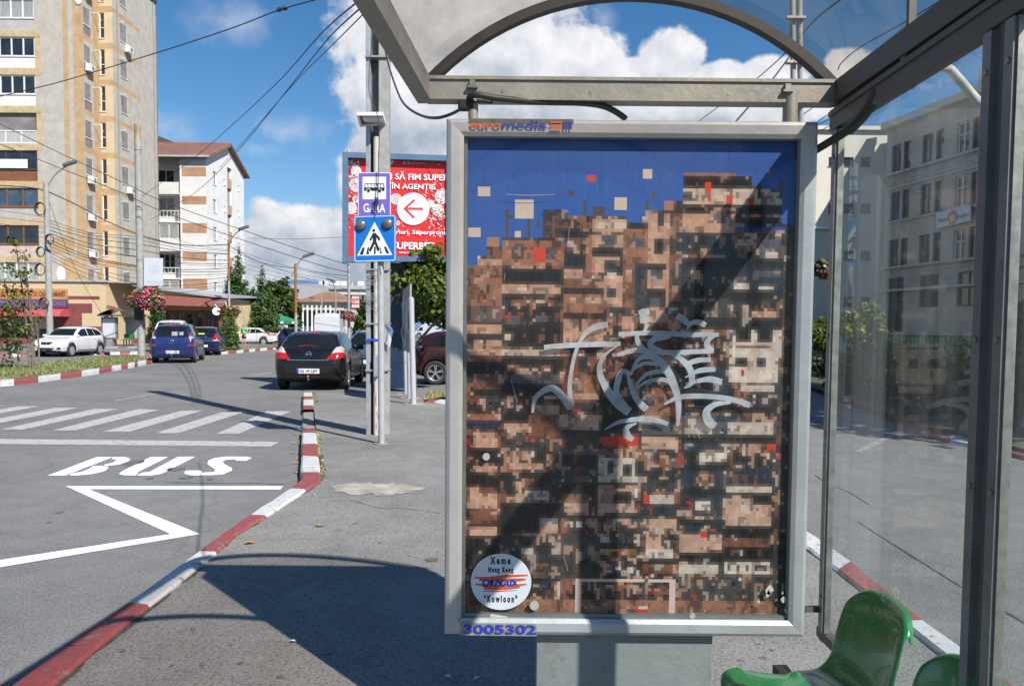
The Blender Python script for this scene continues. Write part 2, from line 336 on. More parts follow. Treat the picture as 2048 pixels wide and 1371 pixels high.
def kerb(name, segs, z=ZK, zb=-.01, mats=None, low=('B', .045), rnd=3):
    mb = MB(); idx = {'W': 0, 'R': 1, 'B': 2}; rg = random.Random(rnd)
    for k in range(len(segs) - 1):
        (a, b, c), (d, e, _) = segs[k], segs[k + 1]; zz = low[1] if c == low[0] else z
        A, B_, D, E_ = [Vector((G(*p, zz)[0], G(*p, zz)[1], zz)) for p in (a, b, d, e)]
        n = max(1, int((A - D).length / .25)); prev = None
        for i in range(n + 1):
            t = i / n; P = A.lerp(D, t); Q = B_.lerp(E_, t); w = (Q - P)
            j = rg.uniform(-.006, .006); P = P + Vector((j, j, rg.uniform(-.005, .003))); Q = Q + Vector((-j, j, rg.uniform(-.005, .003)))
            P2 = P + w * .10; Q2 = Q - w * .10; P = P + Vector((0, 0, -.018)); Q = Q + Vector((0, 0, -.014))
            row = [Vector((P.x, P.y, zb)) - w * .05, P, P2, Q2, Q, Vector((Q.x, Q.y, zb))]
            if prev:
                for q in range(5): mb.add([prev[q], row[q], row[q + 1], prev[q + 1]], [(0, 1, 2, 3)], idx[c])
            prev = row
    return tag(mb.build(name, mats or [K_WHITE, K_RED, K_BARE]), kind='structure')
kerb('bus_bay_kerb', KL)
KR = [((848, 803), (862, 797), 'R'), ((867, 803), (884, 797), 'W'), ((905, 809), (930, 802), 'R'), ((1130, 868), (1160, 852), 'W'), ((1450, 1000), (1466, 975), 'W'), ((1623, 1099), (1625, 1065), 'W'), ((1675, 1138), (1704, 1120), 'R'), ((1807, 1240), (1847, 1238), 'W'), ((1919, 1330), (1960, 1318), 'R'), ((2120, 1490), (2180, 1478), 'W'), ((2700, 1960), (2800, 1940), 'R'), ((4500, 3400), (4700, 3400), None)]
kerb('road_side_kerb', [(b_, a_, c_) for a_, b_, c_ in KR], rnd=5)
right = [G(*s[1], ZP) for s in KL]; left2 = [G(*s[0], ZP) for s in KR]
pv = [p for p in right] + [Vector((-4.2, -1, 0)), Vector((-4.2, -6, 0)), Vector((2.1, -6, 0))] + left2[::-1] + [G(840, 792, ZP), G(735, 784, ZP)]
flat('pavement', pv, ZP, A_PAVE)
# grime that gathers between kerb and pavement, with small weeds
def ribbon(name, pts, w, z, m, seed=1, wob=.5):
    mb = MB(); rg = random.Random(seed); pr = None; P = []
    for i in range(len(pts) - 1):
        n = max(1, int((pts[i + 1] - pts[i]).length / .12))
        P += [pts[i].lerp(pts[i + 1], j / n) for j in range(n)]
    P.append(pts[-1])
    for i, p in enumerate(P):
        d = (P[min(i + 1, len(P) - 1)] - P[max(i - 1, 0)]); d = Vector((d.x, d.y, 0)).normalized(); nn = Vector((d.y, -d.x, 0)); ww = w * rg.uniform(1 - wob, 1 + wob)
        a = Vector((p.x, p.y, z)) - nn * ww * .5; c = Vector((p.x, p.y, z)) + nn * ww * .5
        if pr: mb.quad(pr[0], pr[1], c, a)
        pr = (a, c)
    o = mb.build(name, m, fix=False)
    if o.data.polygons[0].normal.z < 0: o.data.flip_normals()
    return tag(o, kind='structure')
ribbon('kerb_grime', [p for p in right[8:19]], .07, ZP + .004, DIRT, 2, .7)
ribbon('kerb_grime', [p for p in left2[4:11]], .05, ZP + .004, DIRT, 3, .7)
ribbon('road_crack', [G(*p) for p in ((1640, 952), (1668, 968), (1700, 982), (1716, 1043), (1745, 1062), (1850, 1128), (1930, 1178), (2048, 1244), (2300, 1390))][3:], .016, .004, DIRT, 4, .6)
def side_poly(P, w, s_=1):
    o = []
    for i, p in enumerate(P):
        d = P[min(i + 1, len(P) - 1)] - P[max(i - 1, 0)]; n_ = Vector((d.y, -d.x, 0)).normalized() * w * s_; o.append(Vector((p.x, p.y, 0)) + n_)
    return list(P) + o[::-1]
def weeds(): tufts('grass', side_poly(right[6:12], .05, -1), 260, .022, [G_GREEN, G_DRY, G_DRY], 21, z=ZP); tufts('grass', side_poly(right[0:4], .08, -1), 130, .03, [G_DRY, G_GREEN], 22, z=ZP); tufts('grass', side_poly([G(*s[0]) for s in KL[6:11]], .04), 110, .022, [G_GREEN, G_DRY], 23, z=0)
ribbon('road_crack', [G(*p) for p in ((1630, 950), (1655, 966), (1700, 985), (1740, 1010))], .012, .004, DIRT, 6, .6)
ribbon('pavement_crack', [G(*p, ZP) for p in ((655, 1002), (700, 1000), (760, 1016), (810, 1016), (880, 1026))], .008, ZP + .004, DIRT, 7, .6)
ribbon('road_seam', [G(*p) for p in ((330, 964), (420, 966), (500, 966), (570, 968))], .02, .004, mat('seam_moss', (.09, .11, .035), rough=.95, var=.4, scale=12), 8, .8)
# concrete patch in the pavement
rg = random.Random(5); c0 = G(752, 977, ZP)
flat('pavement_patch', [(c0.x + math.cos(a) * (.43 + rg.uniform(-.06, .06)), c0.y + math.sin(a) * (.26 + rg.uniform(-.07, .07))) for a in [k * math.pi / 22 for k in range(44)]], ZP + .004, mat('patch_concrete', (.33, .295, .245), rough=.9, var=.35, scale=5, col2=(.21, .195, .17), bump=.6))
def mark(name, polys, m, z=.004):
    mb = MB()
    for p in polys: mb.poly([(*G(*q)[:2], z) for q in p])
    o = mb.build(name, m, fix=False)
    for f in o.data.polygons:
        if f.normal.z < 0: f.flip()
    return tag(o, kind='structure')
zc = lambda x, y: (x / 2.32, 780 + y / 2.32)
zeb = [((1005, 202), (1110, 202), (1350, 98), (1240, 98)), ((718, 200), (825, 200), (1150, 97), (1045, 97)), ((475, 193), (600, 193), (940, 95), (845, 95)), ((243, 187), (350, 187), (740, 91), (640, 88)),
       ((0, 183), (110, 183), (550, 87), (440, 87)), ((-240, 178), (-130, 178), (365, 82), (255, 82)), ((-470, 173), (-370, 173), (185, 75), (85, 75)), ((-700, 168), (-600, 168), (20, 70), (-75, 70))]
mark('zebra_crossing', [[zc(*q) for q in p] for p in zeb], P_WORN)
mark('stop_line', [[zc(-400, 222), zc(1297, 240), zc(1255, 262), zc(-400, 246)]], P_WORN)
mark('lane_marking', [[(228, 801), (232, 803), (327, 785.5), (323, 784)], [(500, 749), (508, 750.5), (545, 746), (540, 744.5)]], P_FAINT)
mark('lane_marking', [[(1708, 902), (1722, 906), (1800, 866), (1790, 863)], [(1690, 840), (1720, 843), (1722, 841), (1690, 838)], [(1632, 833), (1642, 834), (1642, 832), (1632, 831)]], P_FAINT)
mark('bus_bay_marking', [[(131, 972), (178, 978.3), (561, 979), (566, 972)], [(131, 972), (341, 1068), (400, 1068), (178, 978.3)], [(400, 1068), (341, 1068), (-250, 1158), (-250, 1176)]], P_WHITE)
def stains(name, spots, z, m, seed):
    rg = random.Random(seed)
    for px, py, rx, ry in spots:
        c = G(px, py, z); e = G(px + rx, py, z); f_ = G(px, py - ry, z); a, b_ = (e - c).length, (f_ - c).length
        flat(name, [(c.x + math.cos(t) * a * rg.uniform(.7, 1.1), c.y + math.sin(t) * b_ * rg.uniform(.7, 1.1)) for t in [k * math.pi / 9 for k in range(18)]], z + .004, m)
OILR = mat('oil_stain_road', (.115, .115, .115), rough=.7, var=.3, scale=9); OILP = mat('oil_stain_pavement', (.125, .12, .11), rough=.7, var=.35, scale=9)
stains('oil_stain', ((268, 925, 20, 5), (352, 938, 17, 4), (372, 955, 14, 3.5), (300, 957, 8, 2), (120, 1024, 8, 2.5), (98, 1044, 5, 2), (420, 958, 8, 2)), 0, OILR, 3)
stains('oil_stain', ((864, 1119, 15, 4.5), (712, 1046, 5, 1.8), (655, 1304, 13, 6), (386, 1258, 7, 3), (404, 1329, 5, 3), (345, 1330, 4, 3), (245, 1302, 5, 3), (462, 1290, 4, 2), (481, 1326, 6, 3), (500, 1175, 5, 2), (560, 1353, 8, 3), (820, 1340, 5, 3), (760, 1085, 4, 1.5), (680, 1060, 3, 1.2), (1545, 1300, 5, 2), (1480, 1320, 6, 2), (1520, 1288, 4, 1.5)), ZP, OILP, 4)
bc = lambda x, y: (80 + x / 4.096, 890 + y / 4.096)
BUS = [[(60, 250), (208, 250), (600, 97), (465, 97)], [(600, 97), (700, 97), (742, 112), (725, 135), (650, 160), (540, 172), (525, 160), (590, 145), (630, 122), (585, 114)],
       [(430, 172), (540, 168), (565, 185), (530, 215), (420, 240), (300, 250), (237, 250), (265, 232), (350, 215), (410, 190)],
       [(905, 97), (1050, 97), (790, 228), (812, 232), (775, 250), (690, 248), (645, 238), (665, 218)], [(1130, 95), (1275, 95), (1000, 235), (910, 250), (795, 250), (835, 225), (900, 218), (940, 195)],
       [(1735, 103), (1690, 130), (1605, 128), (1600, 118), (1530, 120), (1495, 135), (1510, 155), (1575, 190), (1570, 210), (1500, 240), (1400, 248), (1230, 248), (1178, 232), (1195, 208), (1320, 208), (1330, 225), (1420, 220), (1440, 205), (1370, 155), (1380, 125), (1430, 105), (1520, 94), (1690, 95)]]
mark('bus_lettering', [[bc(*q) for q in p] for p in BUS], P_WHITE)
# grass median on the left
kx = [(-500, 848), (-300, 815), (-120, 788), (0, 769), (28, 767), (76, 761.6), (121, 755.7), (163, 750.6), (198, 745.5), (223, 741), (242, 738), (255, 736), (269, 733.7), (275, 732), (292, 729), (303, 727), (306, 725)]
cols = 'RWRWRWRWRWRWRWRW'
KM = [((x, y - 6), (x + 1, y - 11), (cols[i] if i < len(cols) else None)) for i, (x, y) in enumerate(kx)]
KM[3] = (*KM[3][:2], 'W')
kerb('median_kerb', KM, z=.12, rnd=9)
gp = [G(*k[1], .1) for k in KM] + [G(302, 712, .1), G(230, 714, .1), G(60, 726, .1), G(-150, 742, .1), G(-500, 775, .1)]
flat('median_verge', gp, .10, DRYG)
def tufts(name, poly, n, h, mats, seed, z=.1, zone=None):
    """thousands of single blades, one mesh"""
    rg = np.random.default_rng(seed); P = np.array([(p[0], p[1]) for p in poly]); lo_, hi_ = P.min(0), P.max(0); pts = []
    def inside(q):
        r = np.zeros(len(q), bool); j = len(P) - 1
        for i in range(len(P)):
            c = ((P[i, 1] > q[:, 1]) != (P[j, 1] > q[:, 1])) & (q[:, 0] < (P[j, 0] - P[i, 0]) * (q[:, 1] - P[i, 1]) / (P[j, 1] - P[i, 1] + 1e-12) + P[i, 0]); r ^= c; j = i
        return r
    while sum(len(p) for p in pts) < n:
        q = rg.uniform(lo_, hi_, (n * 3, 2)); q = q[inside(q)]
        w = np.sin(q[:, 0] * 1.7 + 3 * np.sin(q[:, 1] * .9)) * np.sin(q[:, 1] * 1.3) + rg.normal(0, .5, len(q)); pts.append(q[w > .0])
    q = np.concatenate(pts)[:n]; a = rg.uniform(0, 6.28, n); hh = h * rg.uniform(.4, 1.3, n); ww = .012 * rg.uniform(.7, 1.6, n); t = rg.normal(0, .5, (n, 2)) * hh[:, None]
    v = np.zeros((n, 3, 3)); v[:, 0, :2] = q + np.stack([np.cos(a), np.sin(a)], 1) * ww[:, None]; v[:, 1, :2] = q - np.stack([np.cos(a), np.sin(a)], 1) * ww[:, None]
    v[:, :2, 2] = z; v[:, 2, :2] = q + t; v[:, 2, 2] = z + hh
    me = bpy.data.meshes.new(name); me.from_pydata(v.reshape(-1, 3).tolist(), [], np.arange(n * 3).reshape(-1, 3).tolist())
    for m in mats: me.materials.append(m)
    me.polygons.foreach_set('material_index', rg.integers(0, len(mats), n).tolist()); me.update()
    return tag(link(name, me), kind='stuff')
G_GREEN = mat('grass_green', (.10, .155, .035), rough=.7, var=.3, scale=3)
G_DRY = mat('grass_straw', (.30, .25, .12), rough=.8, var=.3, scale=3)
weeds(); tufts('grass', gp, 9000, .11, [G_GREEN, G_GREEN, G_DRY], 1)
# kerb of the traffic island in front of the thuja bushes and the far footpath kerb
K2 = [((x, 704.5 - (x - 440) * .085), (x + 1, 702.5 - (x - 440) * .085), c) for x, c in zip((425, 440, 456, 473, 487, 498, 510, 520, 534, 546, 560, 575), 'RWRWRWRWRWRW')]
kerb('island_kerb', K2, z=.12, rnd=11)
flat('island_verge', [G(*k[1], .1) for k in K2] + [G(575, 685, .1), G(500, 687, .1), G(425, 690, .1)], .10, DRYG)
K3 = [((x, 703 + (300 - x) * .018), (x + 1, 701.3 + (300 - x) * .018), 'RW'[i % 2]) for i, x in enumerate(range(-80, 440, 20))]
kerb('footpath_kerb', K3, z=.12, rnd=12)
K4 = [((x, 693.5 + (300 - x) * .012), (x + 1, 692.2 + (300 - x) * .012), 'WWB'[i % 3]) for i, x in enumerate(range(200, 440, 18))]
kerb('platform_kerb', K4, z=.14, rnd=13)
fp = [G(*k[1], .11) for k in K3]
flat('footpath', fp + [Vector((-20, 120, 0)), Vector((-80, 120, 0)), Vector((-80, fp[0].y, 0))], .11, A_FAR)
# planted bank across the road on the right
KB = [((1842, 862), (1840, 852), 'B'), ((1858, 866), (1862, 854), 'R'), ((1900, 876), (1905, 862), 'W'), ((1965, 889), (1968, 878), 'R'), ((2075, 915), (2078, 904), 'W'), ((2230, 955), (2235, 935), 'R'), ((2500, 1020), (2510, 995), None)]
kerb('bank_kerb', [(a_, b_, c_) for a_, b_, c_ in KB], z=.07, rnd=15)
SOIL = mat('bank_soil', (.06, .05, .035), rough=.95, var=.4, scale=4, col2=(.045, .055, .022), bump=.7, bscale=25)
A_, B_, C_ = G(1838, 850), G(1720, 768), G(1640, 727)
flat('planted_bank', [G(*k[1], .12) for k in KB] + [Vector((40, 9, 0)), Vector((40, 60, 0)), Vector((15, 60, 0)), Vector((9.5, 33, 0)), Vector((9.0, 27, 0))], .12, SOIL)
dg = [G(846, 800, .08), G(884, 794, .08), G(960, 800, .08), G(960, 785, .08), G(860, 781, .08)]
flat('verge_patch', dg, .085, DRYG); tufts('grass', dg, 900, .07, [G_DRY, G_DRY, G_GREEN], 3, z=.085)
# ridge of hills on the skyline
def hills():
    mb = MB(); rg = random.Random(4); n = 90; prev = None
    for i in range(n + 1):
        x = -2600 + 5600 * i / n; h = 120 + 70 * math.sin(i * .21 + 1) + 45 * math.sin(i * .53) + rg.uniform(-9, 9)
        if x < -1500: h += 40
        row = [(x, 2500, 0), (x + 20, 2900, h * .55), (x, 3300, h), (x, 3900, h * .4)]
        if prev:
            for k in range(3): mb.quad(prev[k], row[k], row[k + 1], prev[k + 1])
        prev = row
    return tag(mb.build('hills', mat('hazy_hill_forest', (.10, .17, .30), rough=1, var=.2, scale=.02, spec=0)), kind='structure')  # distance haze is put into the blue forest colour
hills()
# ------------------------------------------------------------------ the advertising panel
ALU = mat('weathered_aluminium', (.43, .435, .43), rough=.45, metal=.35, var=.12, scale=3, spots=((.16, .155, .14), .70, 9), stretch=(1, 1, 1), bump=.05)
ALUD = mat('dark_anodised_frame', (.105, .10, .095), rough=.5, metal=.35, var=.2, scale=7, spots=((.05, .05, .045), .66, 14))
ALUG = mat('grey_glazing_bead', (.20, .21, .21), rough=.45, metal=.4, var=.18, scale=8, spots=((.12, .115, .10), .68, 16))
ARCHM = mat('black_roof_arch', (.032, .028, .025), rough=.6, var=.3, scale=9)
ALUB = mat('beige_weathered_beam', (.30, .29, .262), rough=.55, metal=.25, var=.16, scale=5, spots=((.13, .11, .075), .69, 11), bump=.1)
PED = mat('flaking_grey_green_paint', (.225, .25, .238), rough=.65, var=.1, scale=2.0, spots=((.215, .20, .18), .57, 7), bump=.15, bscale=30)
RUBBER = mat('black_rubber', (.018, .018, .018), rough=.6, var=.2)
STEEL = mat('dull_steel', (.30, .29, .26), rough=.45, metal=.7, var=.2, scale=20)
DP = 2.77
def PP(px, py, y=DP): return Y(px, py, y)
panel = thing('advertising_panel', 'free standing advertising panel in a grey metal frame with a pixelated building poster', 'advertising panel', (0.45, DP + .1, ZP))
OFF = Vector(panel.location)
def loc(p): return Vector(p) - OFF
tl, tr, br, bl = PP(892, 235), PP(1640, 240), PP(1613, 1278), PP(888, 1270)
x0, x1 = (tl.x + bl.x) / 2, (tr.x + br.x) / 2; z1, z0 = (tl.z + tr.z) / 2, (bl.z + br.z) / 2
a_ = loc((x0, 0, z0)); c_ = loc((x1, 0, z1)); px0, px1, pz0, pz1 = a_.x, c_.x, a_.z, c_.z; fy = DP - OFF.y
FW = .062
def frame_side(mb, A, B, inn, depth=.16):
    """one mitred rail of the frame: rounded front, A-B outer edge, inn = inward unit vector"""
    A, B, inn = Vector(A), Vector(B), Vector(inn); d = (B - A).normalized()
    prof = [(0, depth), (0, .022), (.006, .007), (.018, 0), (.048, .003), (FW, .012), (FW, .05)]
    r0 = [A + inn * u + d * u + Vector((0, v, 0)) for u, v in prof]; r1 = [B + inn * u - d * u + Vector((0, v, 0)) for u, v in prof]
    for i in range(len(prof) - 1): mb.quad(r0[i], r0[i + 1], r1[i + 1], r1[i])
    mb.quad(r0[0], r1[0], r1[0] + inn * FW, r0[0] + inn * FW)
for A, B, inn in (((px0, fy, pz1), (px1, fy, pz1), (0, 0, -1)), ((px0, fy, pz0), (px1, fy, pz0), (0, 0, 1)), ((px0, fy, pz0), (px0, fy, pz1), (1, 0, 0)), ((px1, fy, pz0), (px1, fy, pz1), (-1, 0, 0))):
    mb = MB(); frame_side(mb, A, B, inn); mb.build('frame', ALU, panel)
mb = MB(); mb.box(px0 + .01, px1 - .01, fy + .055, fy + .155, pz0 + .01, pz1 - .01); mb.build('back_box', ALUD, panel)
# narrow inner bead round the poster and the dark gap
ix0, ix1, iz0, iz1 = px0 + FW, px1 - FW, pz0 + FW, pz1 - FW
mb = MB(); mb.box(ix0 + .001, ix0 + .012, fy + .030, fy + .052, iz0 + .014, iz1 - .001); mb.box(ix0 + .001, ix1 - .001, fy + .026, fy + .052, iz0 + .001, iz0 + .013); mb.build('glazing_bead', ALUG, panel)
# ---- the print: a mosaic of square cells
def poster():
    cs = 6.35; X0, Y0, X1, Y1 = 928.0, 262.0, 1606.0, 1243.0; nx, ny = int((X1 - X0) / cs), int((Y1 - Y0) / cs)
    rg = np.random.default_rng(21); PAL = dict(b=(.025, .095, .36), t=(.56, .36, .265), T=(.225, .098, .06), k=(.009, .008, .009), m=None, w=(.66, .54, .46), r=(.56, .055, .03), g=(.115, .115, .13), n=(.022, .035, .055), q=(.58, .47, .39), o=(.36, .175, .108), s=(.07, .06, .055), B=(.01, .05, .34))
    kind = np.full((ny, nx), 'm', dtype='<U1')
    def rect(zx0, zy0, zx1, zy1, k, sc, ox, oy):
        i0, i1 = [int(round((ox + zx / sc - X0) / cs)) for zx in (zx0, zx1)]; j0, j1 = [int(round((oy + zy / sc - Y0) / cs)) for zy in (zy0, zy1)]
        kind[max(0, j0):max(0, max(j1, j0 + 1)), max(0, i0):max(0, max(i1, i0 + 1))] = k
    A = lambda *a: rect(*a, 2.7676, 900, 240); Bq = lambda *a: rect(*a, 2.4486, 900, 700); C = lambda *a: rect(*a, 2.7676, 900, 560)
    # sky above the roofs
    sky = [(60, 150, 760), (150, 205, 715), (205, 280, 665), (280, 520, 600), (520, 560, 505), (560, 640, 450), (640, 790, 480), (790, 1000, 490), (1000, 1080, 520), (1080, 1105, 490), (1105, 1250, 455), (1250, 1300, 400), (1300, 1600, 240), (1600, 1690, 268), (1690, 1870, 372), (1870, 1960, 520)]
    for a, b_, y in sky: A(a, 55, b_, y, 'b')
    for r in [(85, 760, 285, 842, 'o'), (85, 815, 285, 835, 'T'), (85, 842, 285, 985, 'o'), (85, 842, 120, 985, 'T'), (160, 865, 215, 915, 'k'), (175, 935, 205, 960, 'k'), (120, 985, 270, 1085, 'g'), (85, 1090, 285, 1155, 't'), (85, 1155, 285, 1185, 'k'), (85, 1240, 290, 1300, 't'), (85, 1300, 290, 1328, 'k'),
              (150, 720, 280, 762, 't'), (205, 670, 280, 720, 'T'), (285, 622, 635, 770, 'o'), (285, 600, 520, 622, 's'), (350, 640, 410, 715, 'g'), (540, 660, 590, 720, 'g'), (300, 630, 325, 670, 't'), (285, 775, 640, 870, 'k'), (330, 870, 625, 922, 't'), (380, 880, 440, 905, 'w'), (285, 922, 640, 962, 'k'), (290, 962, 640, 1000, 'm'), (490, 975, 560, 1015, 'k'), (300, 1045, 420, 1090, 'g'), (490, 1045, 560, 1085, 'g'), (290, 1095, 640, 1200, 'k'), (310, 1150, 338, 1182, 'w'), (295, 1235, 640, 1268, 'q'), (300, 1270, 640, 1328, 'k'),
              (520, 440, 660, 600, 's'), (590, 510, 660, 555, 'T'), (640, 570, 790, 600, 'k'), (655, 600, 755, 640, 'm'), (640, 700, 755, 780, 'k'), (640, 790, 750, 830, 't'), (640, 840, 860, 900, 'T'), (640, 895, 870, 930, 'k'), (640, 930, 860, 1035, 'o'), (680, 945, 850, 975, 't'), (640, 1035, 870, 1060, 'k'), (640, 1065, 865, 1195, 't'), (720, 1065, 750, 1130, 'k'), (805, 1065, 840, 1100, 'T'), (640, 1195, 870, 1235, 'k'), (755, 580, 800, 800, 'o'),
              (800, 500, 1000, 575, 't'), (820, 515, 985, 560, 'q'), (795, 580, 965, 650, 't'), (850, 585, 945, 640, 'g'), (795, 652, 962, 706, 'k'), (795, 706, 960, 735, 't'), (795, 735, 870, 800, 't'), (870, 735, 945, 830, 'n'), (860, 820, 970, 1000, 't'), (890, 885, 940, 945, 'n'), (885, 800, 930, 830, 'w'), (970, 560, 1110, 740, 'o'), (985, 600, 1090, 665, 'g'), (975, 740, 1040, 1000, 'T'), (990, 770, 1035, 850, 't'), (985, 950, 1035, 1030, 'o'), (1040, 745, 1110, 1040, 'n'), (975, 1040, 1050, 1140, 't'),
              (1110, 465, 1245, 585, 't'), (1170, 470, 1205, 530, 'k'), (1110, 585, 1245, 1075, 't'), (1145, 600, 1210, 695, 'k'), (1115, 750, 1225, 782, 'k'), (1135, 782, 1210, 840, 'g'), (1120, 890, 1225, 985, 'k'), (1135, 945, 1205, 990, 'g'), (1110, 1075, 1245, 1150, 'T'), (1245, 410, 1305, 1000, 's'), (1255, 900, 1310, 950, 'o'),
              (1300, 240, 1600, 258, 'o'), (1300, 258, 1690, 332, 'k'), (1305, 332, 1870, 412, 'q'), (1310, 347, 1357, 396, 'g'), (1305, 412, 1600, 430, 'k'), (1320, 425, 1430, 465, 'k'), (1310, 465, 1600, 577, 't'), (1500, 450, 1560, 510, 'g'), (1600, 415, 1870, 522, 'k'), (1600, 460, 1870, 490, 'm'), (1600, 527, 1880, 546, 'B'), (1310, 578, 1590, 690, 'n'), (1310, 690, 1590, 716, 'm'), (1420, 660, 1480, 710, 't'), (1310, 716, 1880, 770, 'k'), (1310, 770, 1600, 880, 'n'), (1360, 780, 1410, 830, 't'), (1310, 880, 1600, 892, 'B'), (1310, 892, 1880, 940, 'k'), (1600, 560, 1880, 716, 'm'), (1740, 600, 1870, 715, 'g'), (1780, 680, 1860, 715, 'w'), (1600, 770, 1880, 892, 'n'), (1612, 850, 1692, 890, 'w'), (1745, 862, 1838, 890, 'w'), (1720, 785, 1870, 808, 'g'), (1310, 940, 1590, 1050, 's'), (1600, 1000, 1880, 1050, 'm'), (1720, 1005, 1850, 1050, 't'), (1310, 1052, 1880, 1110, 'k'), (1310, 1110, 1600, 1328, 'm'),
              (1600, 1110, 1880, 1328, 'w'), (1630, 1105, 1712, 1180, 'k'), (1742, 1105, 1838, 1180, 'k'), (1630, 1204, 1838, 1216, 'T'), (1640, 1268, 1715, 1328, 'k'), (1755, 1268, 1838, 1328, 'k'), (1880, 530, 1960, 1328, 's')]: A(*r)
    for r in [(95, 0, 250, 30, 'T'), (95, 40, 250, 95, 'k'), (110, 100, 245, 165, 'T'), (110, 170, 250, 200, 'k'), (100, 205, 245, 260, 'm'), (95, 300, 245, 325, 'o'), (80, 330, 245, 370, 'n'), (110, 385, 245, 465, 't'), (80, 468, 250, 492, 'k'), (110, 560, 245, 585, 't'), (90, 588, 250, 665, 'k'), (95, 670, 245, 780, 't'), (150, 670, 240, 700, 'T'), (100, 785, 235, 860, 'T'), (100, 870, 245, 910, 't'), (80, 915, 250, 1010, 'k'), (95, 1010, 250, 1250, 's'), (80, 1250, 660, 1315, 'o'),
              (260, 0, 560, 45, 'k'), (300, 100, 550, 135, 'g'), (260, 140, 560, 210, 'k'), (355, 180, 370, 205, 'w'), (260, 225, 560, 250, 'm'), (430, 250, 550, 290, 't'), (255, 290, 400, 345, 'k'), (400, 290, 560, 480, 'T'), (265, 345, 395, 370, 't'), (255, 400, 560, 480, 's'), (300, 490, 400, 530, 't'), (300, 545, 480, 580, 't'), (255, 585, 560, 620, 'k'), (260, 625, 560, 700, 'm'), (385, 690, 510, 725, 'q'), (255, 740, 560, 905, 'k'), (465, 830, 555, 900, 't'), (470, 830, 545, 850, 'w'), (250, 915, 440, 1000, 's'), (370, 975, 425, 1015, 'w'), (255, 1015, 570, 1140, 's'),
              (565, 0, 755, 75, 'T'), (640, 5, 690, 60, 'n'), (565, 95, 755, 215, 'o'), (600, 95, 660, 170, 'g'), (565, 185, 755, 215, 't'), (565, 225, 755, 300, 'T'), (600, 240, 740, 300, 's'), (555, 300, 755, 370, 't'), (565, 375, 755, 390, 'k'), (565, 392, 755, 450, 's'), (565, 460, 755, 492, 'g'), (560, 500, 755, 560, 'k'), (570, 560, 750, 610, 'n'), (575, 605, 690, 632, 'g'), (560, 635, 755, 700, 'k'), (565, 700, 700, 745, 'o'), (580, 740, 700, 800, 't'), (560, 805, 755, 830, 'k'), (565, 830, 755, 900, 'm'), (645, 835, 668, 870, 'w'), (560, 900, 770, 950, 's'), (560, 950, 770, 1140, 's'),
              (770, 200, 950, 395, 'k'), (765, 400, 950, 445, 'r'), (760, 520, 940, 635, 'q'), (800, 530, 830, 585, 'k'), (870, 540, 930, 610, 'k'), (755, 638, 960, 660, 'k'), (755, 662, 945, 800, 't'), (835, 690, 920, 740, 'k'), (790, 670, 835, 740, 'o'), (755, 802, 960, 828, 'k'), (765, 830, 960, 950, 'm'), (775, 895, 815, 950, 'q'), (765, 955, 960, 985, 'k'), (770, 990, 955, 1090, 'm'), (780, 1060, 830, 1110, 't'),
              (985, 190, 1160, 290, 'o'), (990, 200, 1040, 255, 'g'), (965, 325, 1160, 395, 'g'), (965, 400, 1150, 460, 't'), (970, 465, 1160, 575, 'm'), (975, 640, 1160, 690, 's'), (985, 700, 1015, 740, 'r'), (1015, 695, 1140, 750, 'q'), (980, 755, 1160, 820, 'n'), (990, 825, 1150, 870, 't'), (1000, 905, 1080, 1020, 't'), (1000, 985, 1140, 1020, 'w'), (960, 1025, 1165, 1060, 'k'), (985, 1060, 1140, 1110, 'T'),
              (1170, 60, 1400, 200, 'n'), (1170, 200, 1650, 245, 'm'), (1170, 245, 1650, 285, 'k'), (1170, 290, 1400, 385, 'g'), (1200, 310, 1330, 385, 'q'), (1410, 320, 1640, 385, 'q'), (1350, 290, 1500, 320, 'n'), (1170, 390, 1650, 430, 'k'), (1170, 440, 1400, 490, 'n'), (1270, 485, 1400, 530, 'w'), (1410, 440, 1640, 545, 'm'), (1610, 438, 1648, 470, 'r'), (1165, 540, 1400, 575, 'k'), (1165, 580, 1395, 670, 'n'), (1260, 590, 1340, 650, 'm'), (1165, 675, 1400, 700, 'k'), (1165, 700, 1395, 815, 'n'), (1250, 730, 1330, 780, 'w'), (1165, 780, 1230, 810, 't'), (1165, 818, 1400, 850, 'k'), (1180, 900, 1320, 990, 't'), (1190, 860, 1280, 905, 'n'), (1288, 885, 1310, 918, 'r'), (1325, 900, 1390, 985, 't'), (1165, 992, 1645, 1045, 'k'), (1180, 1050, 1370, 1100, 'q'), (1405, 1045, 1635, 1100, 'w'), (1165, 1108, 1650, 1190, 's'),
              (1405, 60, 1650, 118, 'w'), (1410, 0, 1650, 55, 'w'), (1440, 0, 1500, 50, 'k'), (1545, 0, 1600, 50, 'n'), (1470, 70, 1490, 92, 'r'), (1470, 140, 1640, 165, 'q'), (1410, 555, 1645, 655, 'n'), (1410, 660, 1640, 682, 'q'), (1410, 690, 1645, 705, 'k'), (1405, 710, 1640, 850, 't'), (1540, 705, 1635, 750, 'k'), (1490, 725, 1530, 800, 'q'), (1405, 855, 1640, 925, 'k'), (1410, 925, 1640, 960, 'T'), (1405, 965, 1640, 990, 'k'), (1170, 1190, 1660, 1260, 's'), (1660, 0, 1720, 1320, 's'), (660, 1250, 1660, 1315, 'o'), (955, 1295, 1020, 1315, 'r'), (975, 1275, 1020, 1285, 'w')]: Bq(*r)
    for x in (1415, 1465, 1515, 1565, 1600): Bq(x, 1062, x + 20, 1085, 'k')
